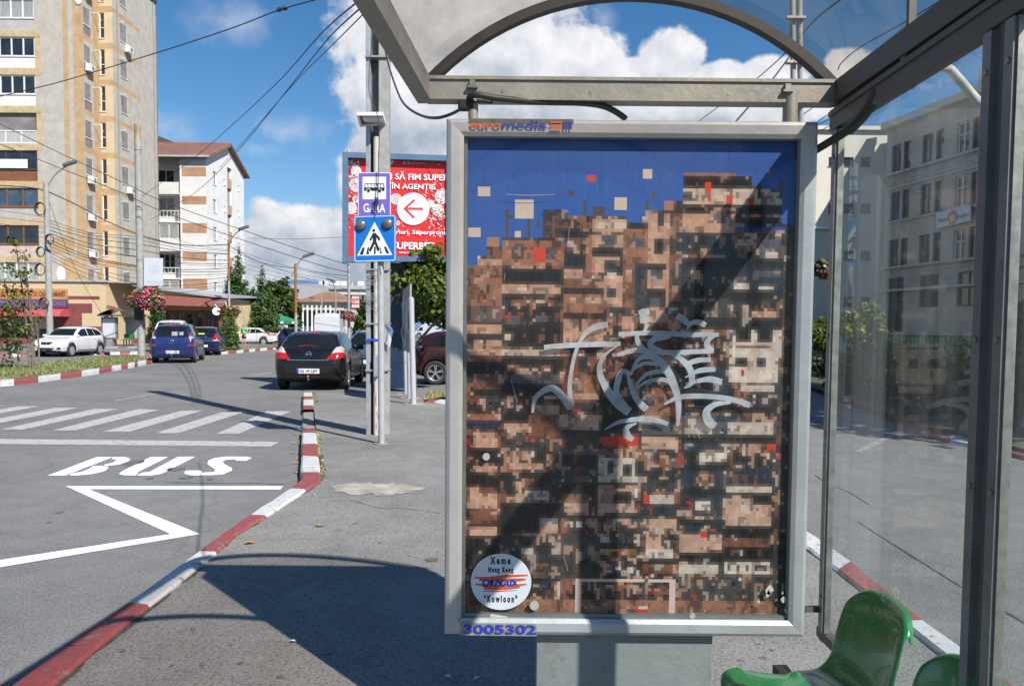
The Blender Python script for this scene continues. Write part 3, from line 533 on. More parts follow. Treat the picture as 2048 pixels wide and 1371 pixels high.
    dec = [(155, 325, 210, 378, 'q'), (365, 400, 462, 493, 'q'), (100, 550, 163, 612, 'q'), (360, 562, 395, 597, 'q'), (1080, 215, 1140, 273, 'q'), (915, 370, 995, 450, 'q'), (205, 600, 275, 667, 'o'), (1195, 390, 1255, 450, 'o'), (1778, 218, 1800, 243, 'o'), (765, 253, 807, 295, 'r'), (457, 660, 535, 738, 'r'), (650, 338, 685, 372, 's'), (1127, 347, 1150, 373, 's'), (805, 422, 860, 480, 's'), (1425, 290, 1470, 335, 'r'), (1440, 365, 1462, 400, 'r'), (1560, 368, 1587, 412, 'r'), (1680, 372, 1712, 405, 'r'),
           (302, 455, 312, 600, 's'), (312, 475, 350, 498, 's'), (436, 505, 446, 600, 's'), (740, 395, 760, 480, 's'), (1095, 400, 1108, 450, 's'), (1725, 290, 1740, 372, 's'), (1700, 310, 1725, 325, 's'), (1858, 265, 1870, 372, 's'), (1805, 320, 1860, 332, 's'), (480, 515, 490, 560, 's')]
    dmask = np.zeros((ny, nx), bool); k0 = kind.copy()
    for d in dec: A(*d)
    dmask = (kind != k0)
    colr = np.zeros((ny, nx, 3)); mixp = [((.28, .12, .065), .27), ((.012, .010, .011), .42), ((.54, .33, .22), .13), ((.10, .095, .10), .12), ((.62, .55, .50), .07), ((.42, .03, .012), .02), ((.02, .035, .07), .03)]
    cum = np.cumsum([p for _, p in mixp]); cum /= cum[-1]
    coloff = np.cumsum(rg.integers(9, 20, 20)); offs = rg.integers(0, 11, 40)
    def facade(i, j):                                    # storeys of a crowded facade: dark slab, window zone, parapet
        c_ = int(np.searchsorted(coloff, i)); ph = (j + offs[c_]) % 11; edge = i - (coloff[c_ - 1] if c_ else 0) < 1
        if edge: return np.array((.05, .03, .025)) if rg.random() < .6 else np.array((.30, .15, .09))
        if ph < 2: return np.array((.010, .009, .010))
        if ph < 7:
            u_ = rg.random(); return np.array((.014, .016, .02)) if u_ < .5 else np.array((.05, .055, .065)) if u_ < .66 else np.array((.20, .09, .05)) if u_ < .82 else np.array((.5, .38, .31)) if u_ < .95 else np.array((.03, .045, .09)) if u_ < .975 else np.array((.5, .05, .02))
        u_ = rg.random(); return np.array((.52, .33, .24)) if u_ < .45 else np.array((.28, .13, .075)) if u_ < .75 else np.array((.60, .48, .40)) if u_ < .86 else np.array((.06, .04, .035))
    for j in range(ny):
        i = 0
        while i < nx:                                  # short runs of one colour, as in an enlarged photograph
            run = int(rg.integers(1, 4)); k = kind[j, i]
            for q in range(run):
                if i >= nx: break
                k2 = kind[j, i]
                if q == 0 or k2 != k: k = k2; u = rg.random(); mc = mixp[int(np.searchsorted(cum, rg.random()))][0] if rg.random() < .3 else facade(i, j); v = rg.random()
                if k == 'b': c = np.array(PAL['b']) * (1 - .12 * (j / ny < .06)) * rg.uniform(.97, 1.03)  # top sky rows darkened: the frame's shade put into the print
                elif k == 'm': c = np.array(mc) * rg.uniform(.7, 1.15)
                elif dmask[j, i] or k in 'rB': c = np.array(PAL[k]) * rg.uniform(.96, 1.03)
                else:
                    c = np.array(PAL[k]); p = {'t': .20, 'T': .36, 'k': .09, 'w': .13, 'g': .42, 'n': .30, 'q': .16, 'o': .36, 's': .58}[k]
                    if u < p: c = c * .35 + np.array(mc) * .65
                    c = c * (.78 + .42 * v)
                colr[j, i] = c; i += 1
    for j in range(1, ny):                              # rows hang together: some cells repeat the one above
        msk = (rg.random(nx) < .38) & (kind[j] == kind[j - 1]); colr[j][msk] = colr[j - 1][msk]
    colr = np.where((dmask | (kind == 'b'))[..., None], colr, np.clip(colr, 0, 1) ** 1.2)
    pad = np.pad(colr, ((1, 1), (1, 1), (0, 0)), 'edge'); bl_ = sum(pad[a:a + ny, b2:b2 + nx] for a in range(3) for b2 in range(3)) / 9; keep = dmask | (kind == 'b') | (kind == 'r'); nz = np.where(keep[..., None], colr, colr * .72 + bl_ * .28); colr = nz
    wl = [(650, 1140, 1152, 1150), (650, 1140, 664, 1315), (1140, 1140, 1152, 1315)]
    for (a, b_, c, d) in wl:
        i0, i1 = int((900 + a / 2.4486 - X0) / cs), int(math.ceil((900 + c / 2.4486 - X0) / cs)); j0, j1 = int((700 + b_ / 2.4486 - Y0) / cs), int(math.ceil((700 + d / 2.4486 - Y0) / cs))
        colr[j0:j1, i0:i1] = (.60, .43, .37)
    gx0, gx1, gz0, gz1 = ix0 + .004, ix1 - .004, iz0 + .004, iz1 - .002; vx = np.linspace(gx0, gx1, nx + 1); vz = np.linspace(gz1, gz0, ny + 1)
    vs = [(x, fy + .046, z) for z in vz for x in vx]; fs = [(j * (nx + 1) + i, (j + 1) * (nx + 1) + i, (j + 1) * (nx + 1) + i + 1, j * (nx + 1) + i + 1) for j in range(ny) for i in range(nx)]
    me = bpy.data.meshes.new('poster'); me.from_pydata(vs, [], fs); ca = me.color_attributes.new('print', 'FLOAT_COLOR', 'CORNER')
    arr = np.ones((ny * nx, 4, 4), np.float32); arr[:, :, :3] = colr.reshape(-1, 1, 3); ca.data.foreach_set('color', arr.ravel())
    m = bpy.data.materials.new('poster_print'); m.use_nodes = True; nt = m.node_tree; L = nt.links.new; b_ = nt.nodes['Principled BSDF']
    at = nt.nodes.new('ShaderNodeAttribute'); at.attribute_name = 'print'; tc = nt.nodes.new('ShaderNodeTexCoord'); mp = nt.nodes.new('ShaderNodeMapping'); mp.inputs['Scale'].default_value = (30, 1, 1.2); L(tc.outputs['Object'], mp.inputs[0])
    n = nt.nodes.new('ShaderNodeTexNoise'); n.inputs['Scale'].default_value = 3; n.inputs['Detail'].default_value = 6; L(mp.outputs[0], n.inputs['Vector'])
    n2 = nt.nodes.new('ShaderNodeTexNoise'); n2.inputs['Scale'].default_value = 2.2; n2.inputs['Detail'].default_value = 7; L(tc.outputs['Object'], n2.inputs['Vector'])
    f = ramp(nt, n.outputs[0], [(.35, (.0, .0, .0)), (.8, (.06, .06, .06))]); f2 = ramp(nt, n2.outputs[0], [(.4, (0, 0, 0)), (.75, (.06, .06, .06))])
    ad = nt.nodes.new('ShaderNodeMath'); ad.operation = 'ADD'; L(f, ad.inputs[0]); L(f2, ad.inputs[1])
    mx = nt.nodes.new('ShaderNodeMix'); mx.data_type = 'RGBA'; L(ad.outputs[0], mx.inputs[0]); L(at.outputs['Color'], mx.inputs[6]); mx.inputs[7].default_value = (.30, .29, .28, 1); L(mx.outputs[2], b_.inputs['Base Color'])
    b_.inputs['Roughness'].default_value = .6; b_.inputs['Specular IOR Level'].default_value = .2
    me.materials.append(m); return link('poster', me, panel)
poster()
def on(px, py, dy): p = loc(PP(px, py, DP)); return Vector((p.x, fy + dy, p.z))
# ---- cover glass
mb = MB(); mb.quad((ix0, fy + .028, iz0 + .013), (ix1, fy + .028, iz0 + .013), (ix1, fy + .028, iz1), (ix0, fy + .028, iz1))
mb.build('cover_glass', glass('panel_glass', (.95, .96, .96), dirt=.010, dirtcol=(.55, .55, .55), cap=.022), panel)
# ---- sprayed tag: broad nib strokes (picture points and nib widths)
TAGM = mat('sprayed_tag_paint', (.42, .45, .48), rough=.6, var=.16, scale=8)
def thin_paint():
    nt = TAGM.node_tree; L = nt.links.new; out = nt.nodes['Material Output']; b = nt.nodes['Principled BSDF']; tc = nt.nodes.new('ShaderNodeTexCoord'); n = nt.nodes.new('ShaderNodeTexNoise'); n.inputs['Scale'].default_value = 14; n.inputs['Detail'].default_value = 8; L(tc.outputs['Object'], n.inputs['Vector'])
    t = nt.nodes.new('ShaderNodeBsdfTransparent'); m = nt.nodes.new('ShaderNodeMixShader'); L(ramp(nt, n.outputs[0], [(.3, (.02, .02, .02)), (.75, (.5, .5, .5))]), m.inputs[0]); L(b.outputs[0], m.inputs[1]); L(t.outputs[0], m.inputs[2]); L(m.outputs[0], out.inputs[0])
thin_paint()
def strokes(name, sts, m, dy, parent, fn=None):
    mb = MB(); fn = fn or on
    for n_, st in enumerate(sts):
        P = smooth_curve([Vector((a, b_, w)) for a, b_, w in st], 7); row = None; yy = dy - n_ * .00008
        for i, p in enumerate(P):
            d = (P[min(i + 1, len(P) - 1)] - P[max(i - 1, 0)]); d = Vector((d.x, d.y)); d = d.normalized() if d.length else Vector((1, 0)); nn = Vector((-d.y, d.x)) * (max(p.z, .8) / 2)
            r = (fn(p.x + nn.x, p.y + nn.y, yy), fn(p.x - nn.x, p.y - nn.y, yy))
            if row: mb.quad(row[0], r[0], r[1], row[1])
            row = r
    return mb.build(name, m, parent, fix=False)
cC = lambda x, y, w: (900 + x / 2.7676, 560 + y / 2.7676, w / 3.25)
TG = [[(522, 372, 30), (640, 362, 34), (800, 356, 34), (950, 352, 30)], [(880, 245, 40), (800, 262, 42), (735, 320, 26), (690, 430, 24), (668, 560, 28), (668, 640, 30), (680, 700, 34)],
      [(458, 738, 16), (478, 650, 30), (560, 600, 44), (620, 640, 48), (672, 715, 44)], [(935, 360, 8), (860, 420, 22), (832, 500, 36), (870, 600, 48), (930, 680, 62), (1000, 735, 60)],
      [(1015, 520, 18), (960, 505, 30), (935, 560, 40), (930, 630, 36), (985, 690, 8)], [(985, 500, 8), (1005, 580, 30), (1040, 660, 42), (1095, 720, 46)], [(1005, 530, 12), (1050, 440, 30), (1130, 425, 44), (1210, 500, 52), (1262, 620, 44), (1275, 720, 34), (1268, 812, 20)],
      [(1030, 590, 8), (1100, 520, 26), (1200, 505, 30)], [(1030, 605, 8), (1110, 560, 24), (1215, 560, 30), (1262, 640, 26)], [(1020, 500, 10), (1080, 462, 24), (1170, 468, 26)],
      [(1052, 185, 40), (1080, 178, 50), (1110, 172, 40)], [(1058, 222, 40), (1085, 218, 50), (1112, 214, 36)], [(1100, 240, 34), (1080, 285, 14), (1045, 305, 24), (1050, 350, 34), (1095, 385, 12)],
      [(1265, 195, 40), (1310, 225, 44), (1335, 255, 12)], [(1320, 270, 10), (1350, 235, 30), (1395, 235, 38), (1425, 250, 34)], [(938, 302, 28), (1100, 292, 32), (1300, 300, 34), (1500, 302, 28)],
      [(932, 415, 24), (1020, 390, 34), (1100, 392, 36), (1220, 402, 34), (1330, 398, 32), (1470, 392, 30)], [(1262, 278, 22), (1210, 310, 40), (1140, 325, 40), (1115, 365, 34), (1180, 388, 20)], [(1495, 295, 22), (1450, 322, 30), (1430, 360, 36), (1468, 392, 26)],
      [(1225, 405, 20), (1290, 440, 36), (1340, 500, 44), (1345, 570, 34), (1305, 600, 10)], [(1310, 470, 30), (1380, 445, 34), (1455, 442, 28)], [(1345, 520, 20), (1400, 500, 34), (1480, 495, 30)], [(1310, 540, 10), (1370, 515, 14), (1420, 490, 10)], [(1375, 560, 24), (1450, 550, 40), (1515, 565, 38)],
      [(1310, 600, 8), (1370, 560, 20)], [(1195, 690, 14), (1280, 650, 32), (1420, 645, 34), (1560, 660, 34), (1672, 695, 40)], [(1565, 680, 18), (1480, 690, 34), (1430, 730, 48), (1440, 780, 56), (1480, 812, 44)],
      [(860, 832, 6), (940, 790, 24), (1060, 772, 34), (1150, 780, 34), (1215, 800, 28)], [(1040, 795, 10), (985, 820, 34), (985, 860, 50), (1020, 888, 30)]]
strokes('sprayed_tag', [[cC(*q) for q in s] for s in TG], TAGM, .0268, panel)
# scratches, chewing gum blots and peeled bits on the glass
SCR = mat('scratch_white', (.30, .30, .30), rough=.7)
zB = lambda x, y, w: (900 + x / 2.4486, 700 + y / 2.4486, w)
strokes('scratches', [[zB(1180, 390, 1), zB(1178, 430, 1)], [zB(1200, 395, 1), zB(1206, 432, 1.2)], [zB(1215, 400, 1), zB(1232, 436, 1)], [zB(1240, 385, 1.2), zB(1225, 425, 1)], [zB(1330, 405, 2.5), zB(1348, 408, 2.5)], [zB(560, 1020, .6), zB(580, 1090, .5)], [zB(300, 150, .6), zB(330, 260, .6)],
          [(1012, 386, 1), (1060, 388, 1.4), (1110, 386, .8)], [(1140, 450, .7), (1138, 480, .9)], [(1010, 545, .8), (1008, 560, .8)], [(960, 690, .8), (990, 688, 1.2)]], SCR, .0262, panel)
GUM = mat('chewed_gum_grey', (.42, .39, .35), rough=.8, var=.1)
for gx, gy, r in ((972, 915, 7.5), (1069, 1215, 9.5), (1388, 1236, 6), (1307, 1155, 3.5), (1484, 1162, 3.5)): mb = MB(); mb.disc(on(gx, gy, .024), r / FPX * DP, (0, -1, 0), thick=.003); mb.build('gum_blot', GUM, panel)
rg = random.Random(2)
for gx, gy, r in ((1543, 1185, 10), (1541, 1192, 7), (1572, 1203, 6), (1577, 1225, 6), (1522, 1207, 4), (1570, 1190, 3)):
    mb = MB(); mb.poly([on(gx + r * rg.uniform(.4, 1) * math.cos(a), gy + r * rg.uniform(.5, 1.3) * math.sin(a), .0255) for a in [k * .7 for k in range(9)]]); mb.build('peeled_sticker_scrap', mat('sticker_scrap', (.5, .47, .38), rough=.8), panel)
# ---- round white sticker with its lettering
INK = mat('black_print', (.03, .03, .035), rough=.6); SW = mat('white_sticker', (.66, .68, .72), rough=.5, var=.04)
BLUEINK = mat('blue_print', (.045, .05, .33), rough=.5, var=.2); REDINK = mat('orange_red_print', (.55, .10, .05), rough=.5, var=.1)
cc = on(1002, 1167, .0250); mb = MB(); mb.disc(cc, 62 / FPX * DP, (0, -1, 0), n=48, ry=58.5 / FPX * DP); st = mb.build('round_sticker', SW, panel, fix=False)
def ptext(body, px, py, hpx, m, dy, bold=0, sx=1.0, space=1.0, parent=panel, name='lettering'):
    return text(name, body, hpx * 1.42 / FPX * DP, m, parent, on(px, py, dy), bold=bold, sx=sx, ext=.0002, space=space)
for body, py, h, sx in (('X e m e', 1125, 14, .62), ('H o n g   K o n g', 1143, 9.5, .55), ('" K o w l o o n "', 1202, 13, .55)): ptext(body, 1001, py, h, INK, .0246, .002, sx, 1.0, st)
strokes('brush_mark', [[(948, 1158, 3), (975, 1160, 6), (1010, 1156, 6), (1056, 1154, 3)], [(958, 1163, 5), (1000, 1164, 8), (1040, 1163, 6), (1052, 1162, 2)], [(950, 1172, 3), (975, 1174, 6), (1010, 1176, 7), (1053, 1172, 3)], [(968, 1180, 5), (1005, 1180, 7), (1040, 1177, 5)], [(966, 1186, 2), (1000, 1186, 2), (1034, 1184, 1)]], REDINK, .0247, st)
strokes('small_graffiti', [[(966, 1176, 5), (968, 1164, 4), (978, 1166, 4), (974, 1174, 6), (966, 1177, 4)], [(981, 1176, 4), (983, 1164, 5), (986, 1176, 4)], [(990, 1176, 4), (995, 1163, 5), (1001, 1176, 4)], [(1003, 1165, 4), (1004, 1176, 4), (1012, 1170, 6)], [(1014, 1164, 5), (1017, 1176, 5)], [(1021, 1176, 4), (1023, 1164, 4), (1029, 1168, 5), (1024, 1176, 4)], [(1031, 1166, 3), (1032, 1174, 4)]], BLUEINK, .0245, st)
# ---- company strip on the top rail, number on the bottom rail
strip = MB(); q = [on(938, 237.5, -.004), on(1147, 239, -.004), on(1147, 261.5, .006), on(935, 260.5, .006)]; strip.poly(q)
sp = strip.build('company_strip', mat('grimy_strip', (.17, .165, .13), rough=.7, var=.25, scale=30), panel)
for body, px, w, m in (('euro', 971, 62, REDINK), ('media', 1048, 88, BLUEINK)):
    t_ = ptext(body, px, 250.5, 15, m, -.0035, .0009, 1.0, 1.0, sp); dx = t_.dimensions.x; t_.scale = (w / FPX * DP / max(dx, .01), 1, 1)
mb = MB(); mb2 = MB()
for k in range(3):
    yv = 243.5 + k * 6; mb.quad(on(1101, yv, -.005), on(1124, yv, -.005), on(1124, yv + 3.8, -.005), on(1101, yv + 3.8, -.005)); xv = 1127 + k * 6.5; mb2.quad(on(xv, 243, -.005), on(xv + 4, 243, -.005), on(xv + 4, 259, -.005), on(xv, 259, -.005))
mb.build('logo_bars', REDINK, sp, fix=False); mb2.build('logo_bars', BLUEINK, sp, fix=False)
mb = MB(); mb.poly([on(921, 1243, .0), on(1073, 1246, .0), on(1073, 1270, .0005), on(921, 1268, .0005)]); np_ = mb.build('number_strip', mat('yellowed_strip', (.28, .26, .19), rough=.6, var=.2, scale=20), panel)
np_.location.y = -.0065
t_ = ptext('3005302', 999, 1257, 18, mat('number_blue', (.03, .045, .42), rough=.5, var=.1), -.0085, .0013, 1.0, 1.0, np_); t_.scale = (148 / FPX * DP / t_.dimensions.x, 1, 1); t_.location.y += .0065 - .0005
mb = MB(); mb.poly([on(981, 1231, .0245), on(1015, 1237, .0245), on(1013, 1244, .0225), on(979, 1240, .0225)]); mb.build('tape_scrap', mat('old_tape', (.5, .47, .38), rough=.7), panel)
# ---- pedestal
pl, pr_ = Y(1073, 1300, DP + .045), Y(1425, 1300, DP + .045); l0, l1 = loc(pl).x, loc(pr_).x
mb = MB(); mb.box(l0, l1, fy + .045, fy + .135, 0, pz0 - .001, bev=.004); mb.build('pedestal', PED, panel)
mb = MB(); mb.box(l0 - .05, l1 + .05, fy - .03, fy + .20, 0, .02, bev=.003); mb.build('foot_plate', PED, panel)
# ------------------------------------------------------------------ the bus shelter
sh = thing('bus_shelter', 'bus shelter with arched tinted roof and glazed side wall behind the advertising panel', 'bus shelter', (.5, 1.4, ZP))
SO = Vector(sh.location)
def sl(p): return Vector(p) - SO
def Pz(px, py, z): return G(px, py, z)
# the gutter beams run towards the viewer, both level at one height
ZB = 2.44; DB = 2.86
Lf = Y(848, 181, DB); Rf = Y(1676, 189, DB); ZB = (Lf.z + Rf.z) / 2
L1, R1 = Pz(743, -2, ZB), Pz(1950, -6, ZB)
dl = (L1 - Lf).normalized(); dr = (R1 - Rf).normalized(); YB = -.35
Lb = Lf + dl * ((Lf.y - YB) / -dl.y); Rb = Rf + dr * ((Rf.y - YB) / -dr.y)
TIEH = .078
mb = MB(); mb.beam(sl(Lf), sl(Rf), .07, TIEH, ext=-.01); mb.beam(sl(Lf + Vector((0, 0, TIEH / 2 - .004))), sl(Rf + Vector((0, 0, TIEH / 2 - .004))), .084, .012, ext=-.01)
tie = mb.build('tie_beam', ALUB, sh)
mb = MB()
for t in (.137, .19, .4, .73): p = sl(Lf.lerp(Rf, t)); mb = MB(); mb.disc(p + Vector((0, -.0362, -.012)), .006, (0, -1, 0), n=10, thick=.004); mb.build('screw', STEEL, sh)
for px, py in ((945, 170), (1576, 178)):
    mb = MB(); p = sl(Y(px, py, DB - .045)); mb.box(p.x - .010, p.x + .010, p.y - .004, p.y + .01, p.z - .006, p.z + .018); mb.box(p.x - .018, p.x + .018, p.y - .008, p.y + .01, p.z - .011, p.z - .003); mb.build('bolt', STEEL, sh)
for A, B in ((Lf, Lb), (Rf, Rb)):
    d = (B - A).normalized(); u = Vector((0, 0, 1)); s_ = 1 if A is Lf else -1; inn = Vector((s_, 0, 0))
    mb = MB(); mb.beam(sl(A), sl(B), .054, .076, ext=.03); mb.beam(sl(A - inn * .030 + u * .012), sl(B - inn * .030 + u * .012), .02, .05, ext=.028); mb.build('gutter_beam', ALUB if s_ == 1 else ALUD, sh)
# arches and the tinted vault
half = (Rf.x - Lf.x) / 2; sag = .325; RAD = (half * half + sag * sag) / (2 * sag)
def arch(A, B, n=28, dr_=0.0, base=.035):
    c = (A + B) / 2; ex = (B - A).normalized(); h = (B - A).length / 2; r = (h * h + sag * sag) / (2 * sag); a0 = math.asin(h / r)
    return [c + ex * (math.sin(a) * (r + dr_)) + Vector((0, 0, base + math.cos(a) * (r + dr_) - (r - sag))) for a in [-a0 + 2 * a0 * k / n for k in range(n + 1)]]
ts = [0.0, .34, .68, 1.0]
for t in ts:
    P = arch(Lf.lerp(Lb, t), Rf.lerp(Rb, t)); mb = MB(); row = None
    for i, p in enumerate(P):
        d = (P[min(i + 1, len(P) - 1)] - P[max(i - 1, 0)]).normalized(); nn = d.cross(Vector((0, 1, 0))).normalized(); nn = -nn if nn.z < 0 else nn
        r = [sl(p + nn * a + Vector((0, b_, 0))) for a, b_ in ((.0, -.022), (.0, .022), (-.033, .022), (-.033, -.022))]
        if row:
            for k in range(4): mb.quad(row[k], r[k], r[(k + 1) % 4], row[(k + 1) % 4])
        row = r
    mb.build('roof_arch', ARCHM, sh)
PALE = mat('pale_sheet_edge', (.55, .52, .54), rough=.4)
TINT = glass('tinted_roof_sheet', (.80, .735, .67), dirt=.03, dirtcol=(.36, .34, .31), refl=.9)
mb = MB(); P0, P1 = arch(Lf + Vector((0, .045, 0)), Rf + Vector((0, .045, 0)), 40, .003), arch(Lb, Rb, 40, .003)
for i in range(40):
    for k in range(6):
        q = [P0[i].lerp(P1[i], k / 6), P0[i + 1].lerp(P1[i + 1], k / 6), P0[i + 1].lerp(P1[i + 1], (k + 1) / 6), P0[i].lerp(P1[i], (k + 1) / 6)]; mb.add([sl(p) for p in q], [(0, 1, 2, 3)], 0, True)
me_ = MB(); me_.tube([sl(p - Vector((0, 0, .008))) for p in P0], .007, n=6); me_.build('sheet_edge', PALE, sh)
v = mb.build('roof_sheet', TINT, sh, fix=False)
bm = bmesh.new(); bm.from_mesh(v.data); bmesh.ops.remove_doubles(bm, verts=bm.verts[:], dist=1e-5); bmesh.ops.recalc_face_normals(bm, faces=bm.faces[:]); bm.to_mesh(v.data); bm.free()
# stubs between beam and panel
mb = MB()
for px in (947, 1577):
    mb = MB(); a = Y(px, 200, DB); z_ = Y(px, 237, DP).z; mb.tube([sl((a.x, DB - .02, z_ - .03)), sl((a.x, DB - .02, ZB))], .0265 if px > 1000 else .018, n=14); mb.build('hanger_tube', ALUB, sh)
# glazed wall on the right: posts, rails and panes
d1 = 2.87; T1 = Y(1682, 246, d1); B1 = Y(1640, 1262, d1)
d2 = 1.86; T2 = Y(2011, 95, d2); B2 = Y(1979, 1420, d2)
wx1, wx2 = (T1.x + B1.x) / 2, (T2.x + B2.x) / 2; zt = 2.345; zbm = 0.47
slope = (wx2 - wx1) / (d2 - d1)
def wp(y, z): return Vector((wx1 + slope * (y - d1), y, z))
ys_ = [d1, d2, .83, -.2]; nrm = Vector((-1, slope, 0)).normalized()
for i, y in enumerate(ys_):
    p = wp(y, 0); big = i > 0
    zlo = .0 if big else zbm - .03
    mb = MB(); mb.beam(sl(wp(y, zlo)), sl(wp(y, zt)), (.030 if big else .020), (.034 if big else .030), up=(0, 1, 0)); mb.build('post', ALUD, sh)
RAILT, RAILB = zt + .015, zbm
mb = MB(); mb.beam(sl(wp(d1 + .02, RAILT)), sl(wp(-.25, RAILT)), .045, .075); mb.beam(sl(wp(d1 + .02, RAILT + .022)), sl(wp(-.25, RAILT + .022)), .058, .016); mb.build('top_rail', ALUD, sh)
mb = MB(); mb.beam(sl(wp(d1 + .02, RAILB)), sl(wp(-.25, RAILB)), .035, .035); mb.build('bottom_rail', ALUD, sh)
PANE = glass('dusty_wall_glass', (.86, .90, .90), dirt=.085, dirtcol=(.52, .56, .55), refl=.8)
for i in range(3):
    ya, yb = ys_[i] - .022, ys_[i + 1] + .038
    for y, s_ in ((ya - .014, 1), (yb + .012, -1)):
        mb = MB(); mb.beam(sl(wp(y, zbm + .02) + nrm * .012), sl(wp(y, zt - .03) + nrm * .012), .034, .03, up=nrm); mb.beam(sl(wp(y - .019 * s_, zbm + .02) + nrm * .008), sl(wp(y - .019 * s_, zt - .03) + nrm * .008), .008, .022, mi=1, up=nrm)
        for zz in (.62, 1.22, 1.58, 2.22):
            c = sl(wp(y, zz) + nrm * .0275); mb.disc(c + nrm * .004, .0085, nrm, 1, n=8, thick=.006)
        mb.build('glazing_bead', [ALUG, STEEL], sh)
    mb = MB(); mb.quad(sl(wp(ya, zbm + .01)), sl(wp(yb, zbm + .01)), sl(wp(yb, zt - .02)), sl(wp(ya, zt - .02))); mb.build('wall_pane', PANE, sh)
# small brackets that carry the beam on the rail, and the lower link to the panel
mb = MB()
for y in (2.35, 1.3, .4):
    mb = MB(); p = wp(y, zt); t = (Rf.y - y) / (Rf.y - Rb.y); b_ = Rf.lerp(Rb, t); mb.beam(sl((b_.x, y, zt + .03)), sl((b_.x, y, ZB + .03)), .045, .03, up=(0, 1, 0))
    mb.beam(sl((b_.x, y, ZB + .04)), sl((b_.x, y, ZB + .15)), .022, .016, up=(0, 1, 0)); mb.build('bracket', ALUD, sh)
mb = MB(); mb.beam(sl((x1 - .03, DP + .06, .575)), sl((wp(d1, 0).x + .01, d1, .56)), .02, .02); mb.build('bracket', ALUD, sh)
mb = MB(); mb.tube([sl(p) for p in smooth_curve([Y(1822, 168, 2.62), Y(1855, 140, 2.95), Y(1893, 135, 3.3), Y(1918, 158, 3.3), Y(1950, 196, 3.3), Y(1975, 218, 3.2), Y(2050, 245, 3.0), Y(2180, 262, 2.7)], 5)], .018, n=10); mb.build('curved_pipe', mat('pale_pipe', (.42, .40, .36), rough=.6, var=.12), sh)
# flat cable that slips over the rail
CB = mat('black_cable_sheath', (.035, .036, .034), rough=.55, var=.2)
mb = MB(); mb.tube(smooth_curve([Y(1632, 300, 2.80), Y(1665, 280, 2.76), Y(1700, 258, 2.70), Y(1730, 225, 2.60), Y(1760, 180, 2.52), Y(1790, 152, 2.46), Y(1830, 138, 2.42)], 6), [.014] * 12 + [.02] * 12 + [.016] * 13, n=8)
tag(mb.build('cable', CB), 'thick black cable climbing from the panel corner onto the shelter wall rail', 'cable')
mb = MB(); mb.tube(smooth_curve([Y(770, 100, 6.0), Y(780, 140, 5.4), Y(797, 188, 4.6), Y(812, 212, 4.0), Y(840, 230, 3.4), Y(872, 236, 3.05), Y(905, 227, 2.95), Y(925, 214, 2.89), Y(938, 196, 2.83), Y(955, 190, 2.80), Y(1000, 197, 2.82), Y(1080, 204, 2.84), Y(1160, 206, 2.85), Y(1205, 212, 2.86), Y(1232, 224, 2.87), Y(1252, 238, 2.88)], 5), [.006] * 40 + [.011] * 36, n=8)
tag(mb.build('cable', CB), 'black cable sagging from the pole and lying over the top of the advertising panel', 'cable')
mb = MB(); p = Y(932, 211, 2.84); mb.box(p.x - .028, p.x + .03, p.y - .02, p.y + .02, p.z - .018, p.z + .018, bev=.006); mb.tube(smooth_curve([Y(940, 205, 2.82), Y(965, 204, 2.82), Y(983, 206, 2.82), Y(983, 200, 2.82)], 3), .003, n=6)
tag(mb.build('junction_box', RUBBER), 'small black junction box clipped above the left corner of the panel', 'junction box')
# ------------------------------------------------------------------ green moulded seats
GREEN = mat('glossy_green_plastic', (.012, .19, .048), rough=.25, var=.10, scale=6, coat=.6, spec=.6, spots=((.05, .22, .10), .74, 30))
GDARK = GREEN
def seat_shell(parent, name='seat'):
    """one moulded shell: local +x is the sitter's front; profile swept across y, edges rolled down"""
    prof = [(.235, -.055), (.232, -.018), (.215, -.004), (.17, .0), (.10, -.012), (.02, -.022), (-.06, -.018), (-.115, .004), (-.15, .05), (-.168, .11), (-.185, .19), (-.20, .26), (-.213, .31), (-.222, .335), (-.234, .342), (-.246, .33)]
    wid = [.175, .195, .205, .212, .216, .215, .212, .209, .207, .208, .206, .203, .198, .194, .190, .188]
    P = smooth_curve([Vector((a, w, b_)) for (a, b_), w in zip(prof, wid)], 4); nu = 20; mb = MB(); vs = []
    for i, p in enumerate(P):
        t = i / (len(P) - 1); q = P[min(i + 1, len(P) - 1)] - P[max(i - 1, 0)]; n_ = Vector((-q.z, 0, q.x)).normalized(); n_ = n_ if (n_.z > 0 or n_.x > 0) else -n_
        for k in range(nu + 1):
            u = -1 + 2 * k / nu; a = abs(u); up = .028 * a ** 3 - (.055 * max(0, a - .86) / .14) - .0
            back = max(0, min(1, (t - .42) / .2)); dx = Vector((1, 0, 0)) * back * (.03 * a * a) + (n_ * (.012 * a ** 4))
            topz = back * max(0, min(1, (t - .5) / .37))
            yy = p.y * (math.sin(u * math.pi / 2 * .96) / math.sin(math.pi / 2 * .96) * .25 + u * .75)
            vs.append(Vector((p.x, yy, p.z - topz * .085 * a ** 3.2)) + dx - (Vector((0, 0, 1)) * (1 - back) + Vector((1, 0, 0)) * back) * (.022 * (1 - topz) * max(0, a - .88) / .12))
    n = nu + 1; mb.add(vs, [(i * n + k, i * n + k + 1, (i + 1) * n + k + 1, (i + 1) * n + k) for i in range(len(P) - 1) for k in range(nu)], 0, True)
    o = mb.build(name, GREEN, parent); o.data.flip_normals() if False else None
    md = o.modifiers.new('shell', 'SOLIDIFY'); md.thickness = .008; md.offset = 0
    m2 = o.modifiers.new('round', 'SUBSURF'); m2.levels = 1; m2.render_levels = 2
    return o
bench = thing('bench', 'row of glossy green moulded plastic seats along the glass wall of the shelter', 'bench', (1.03, 2.30, ZP))
bench.rotation_euler = (0, 0, 0)
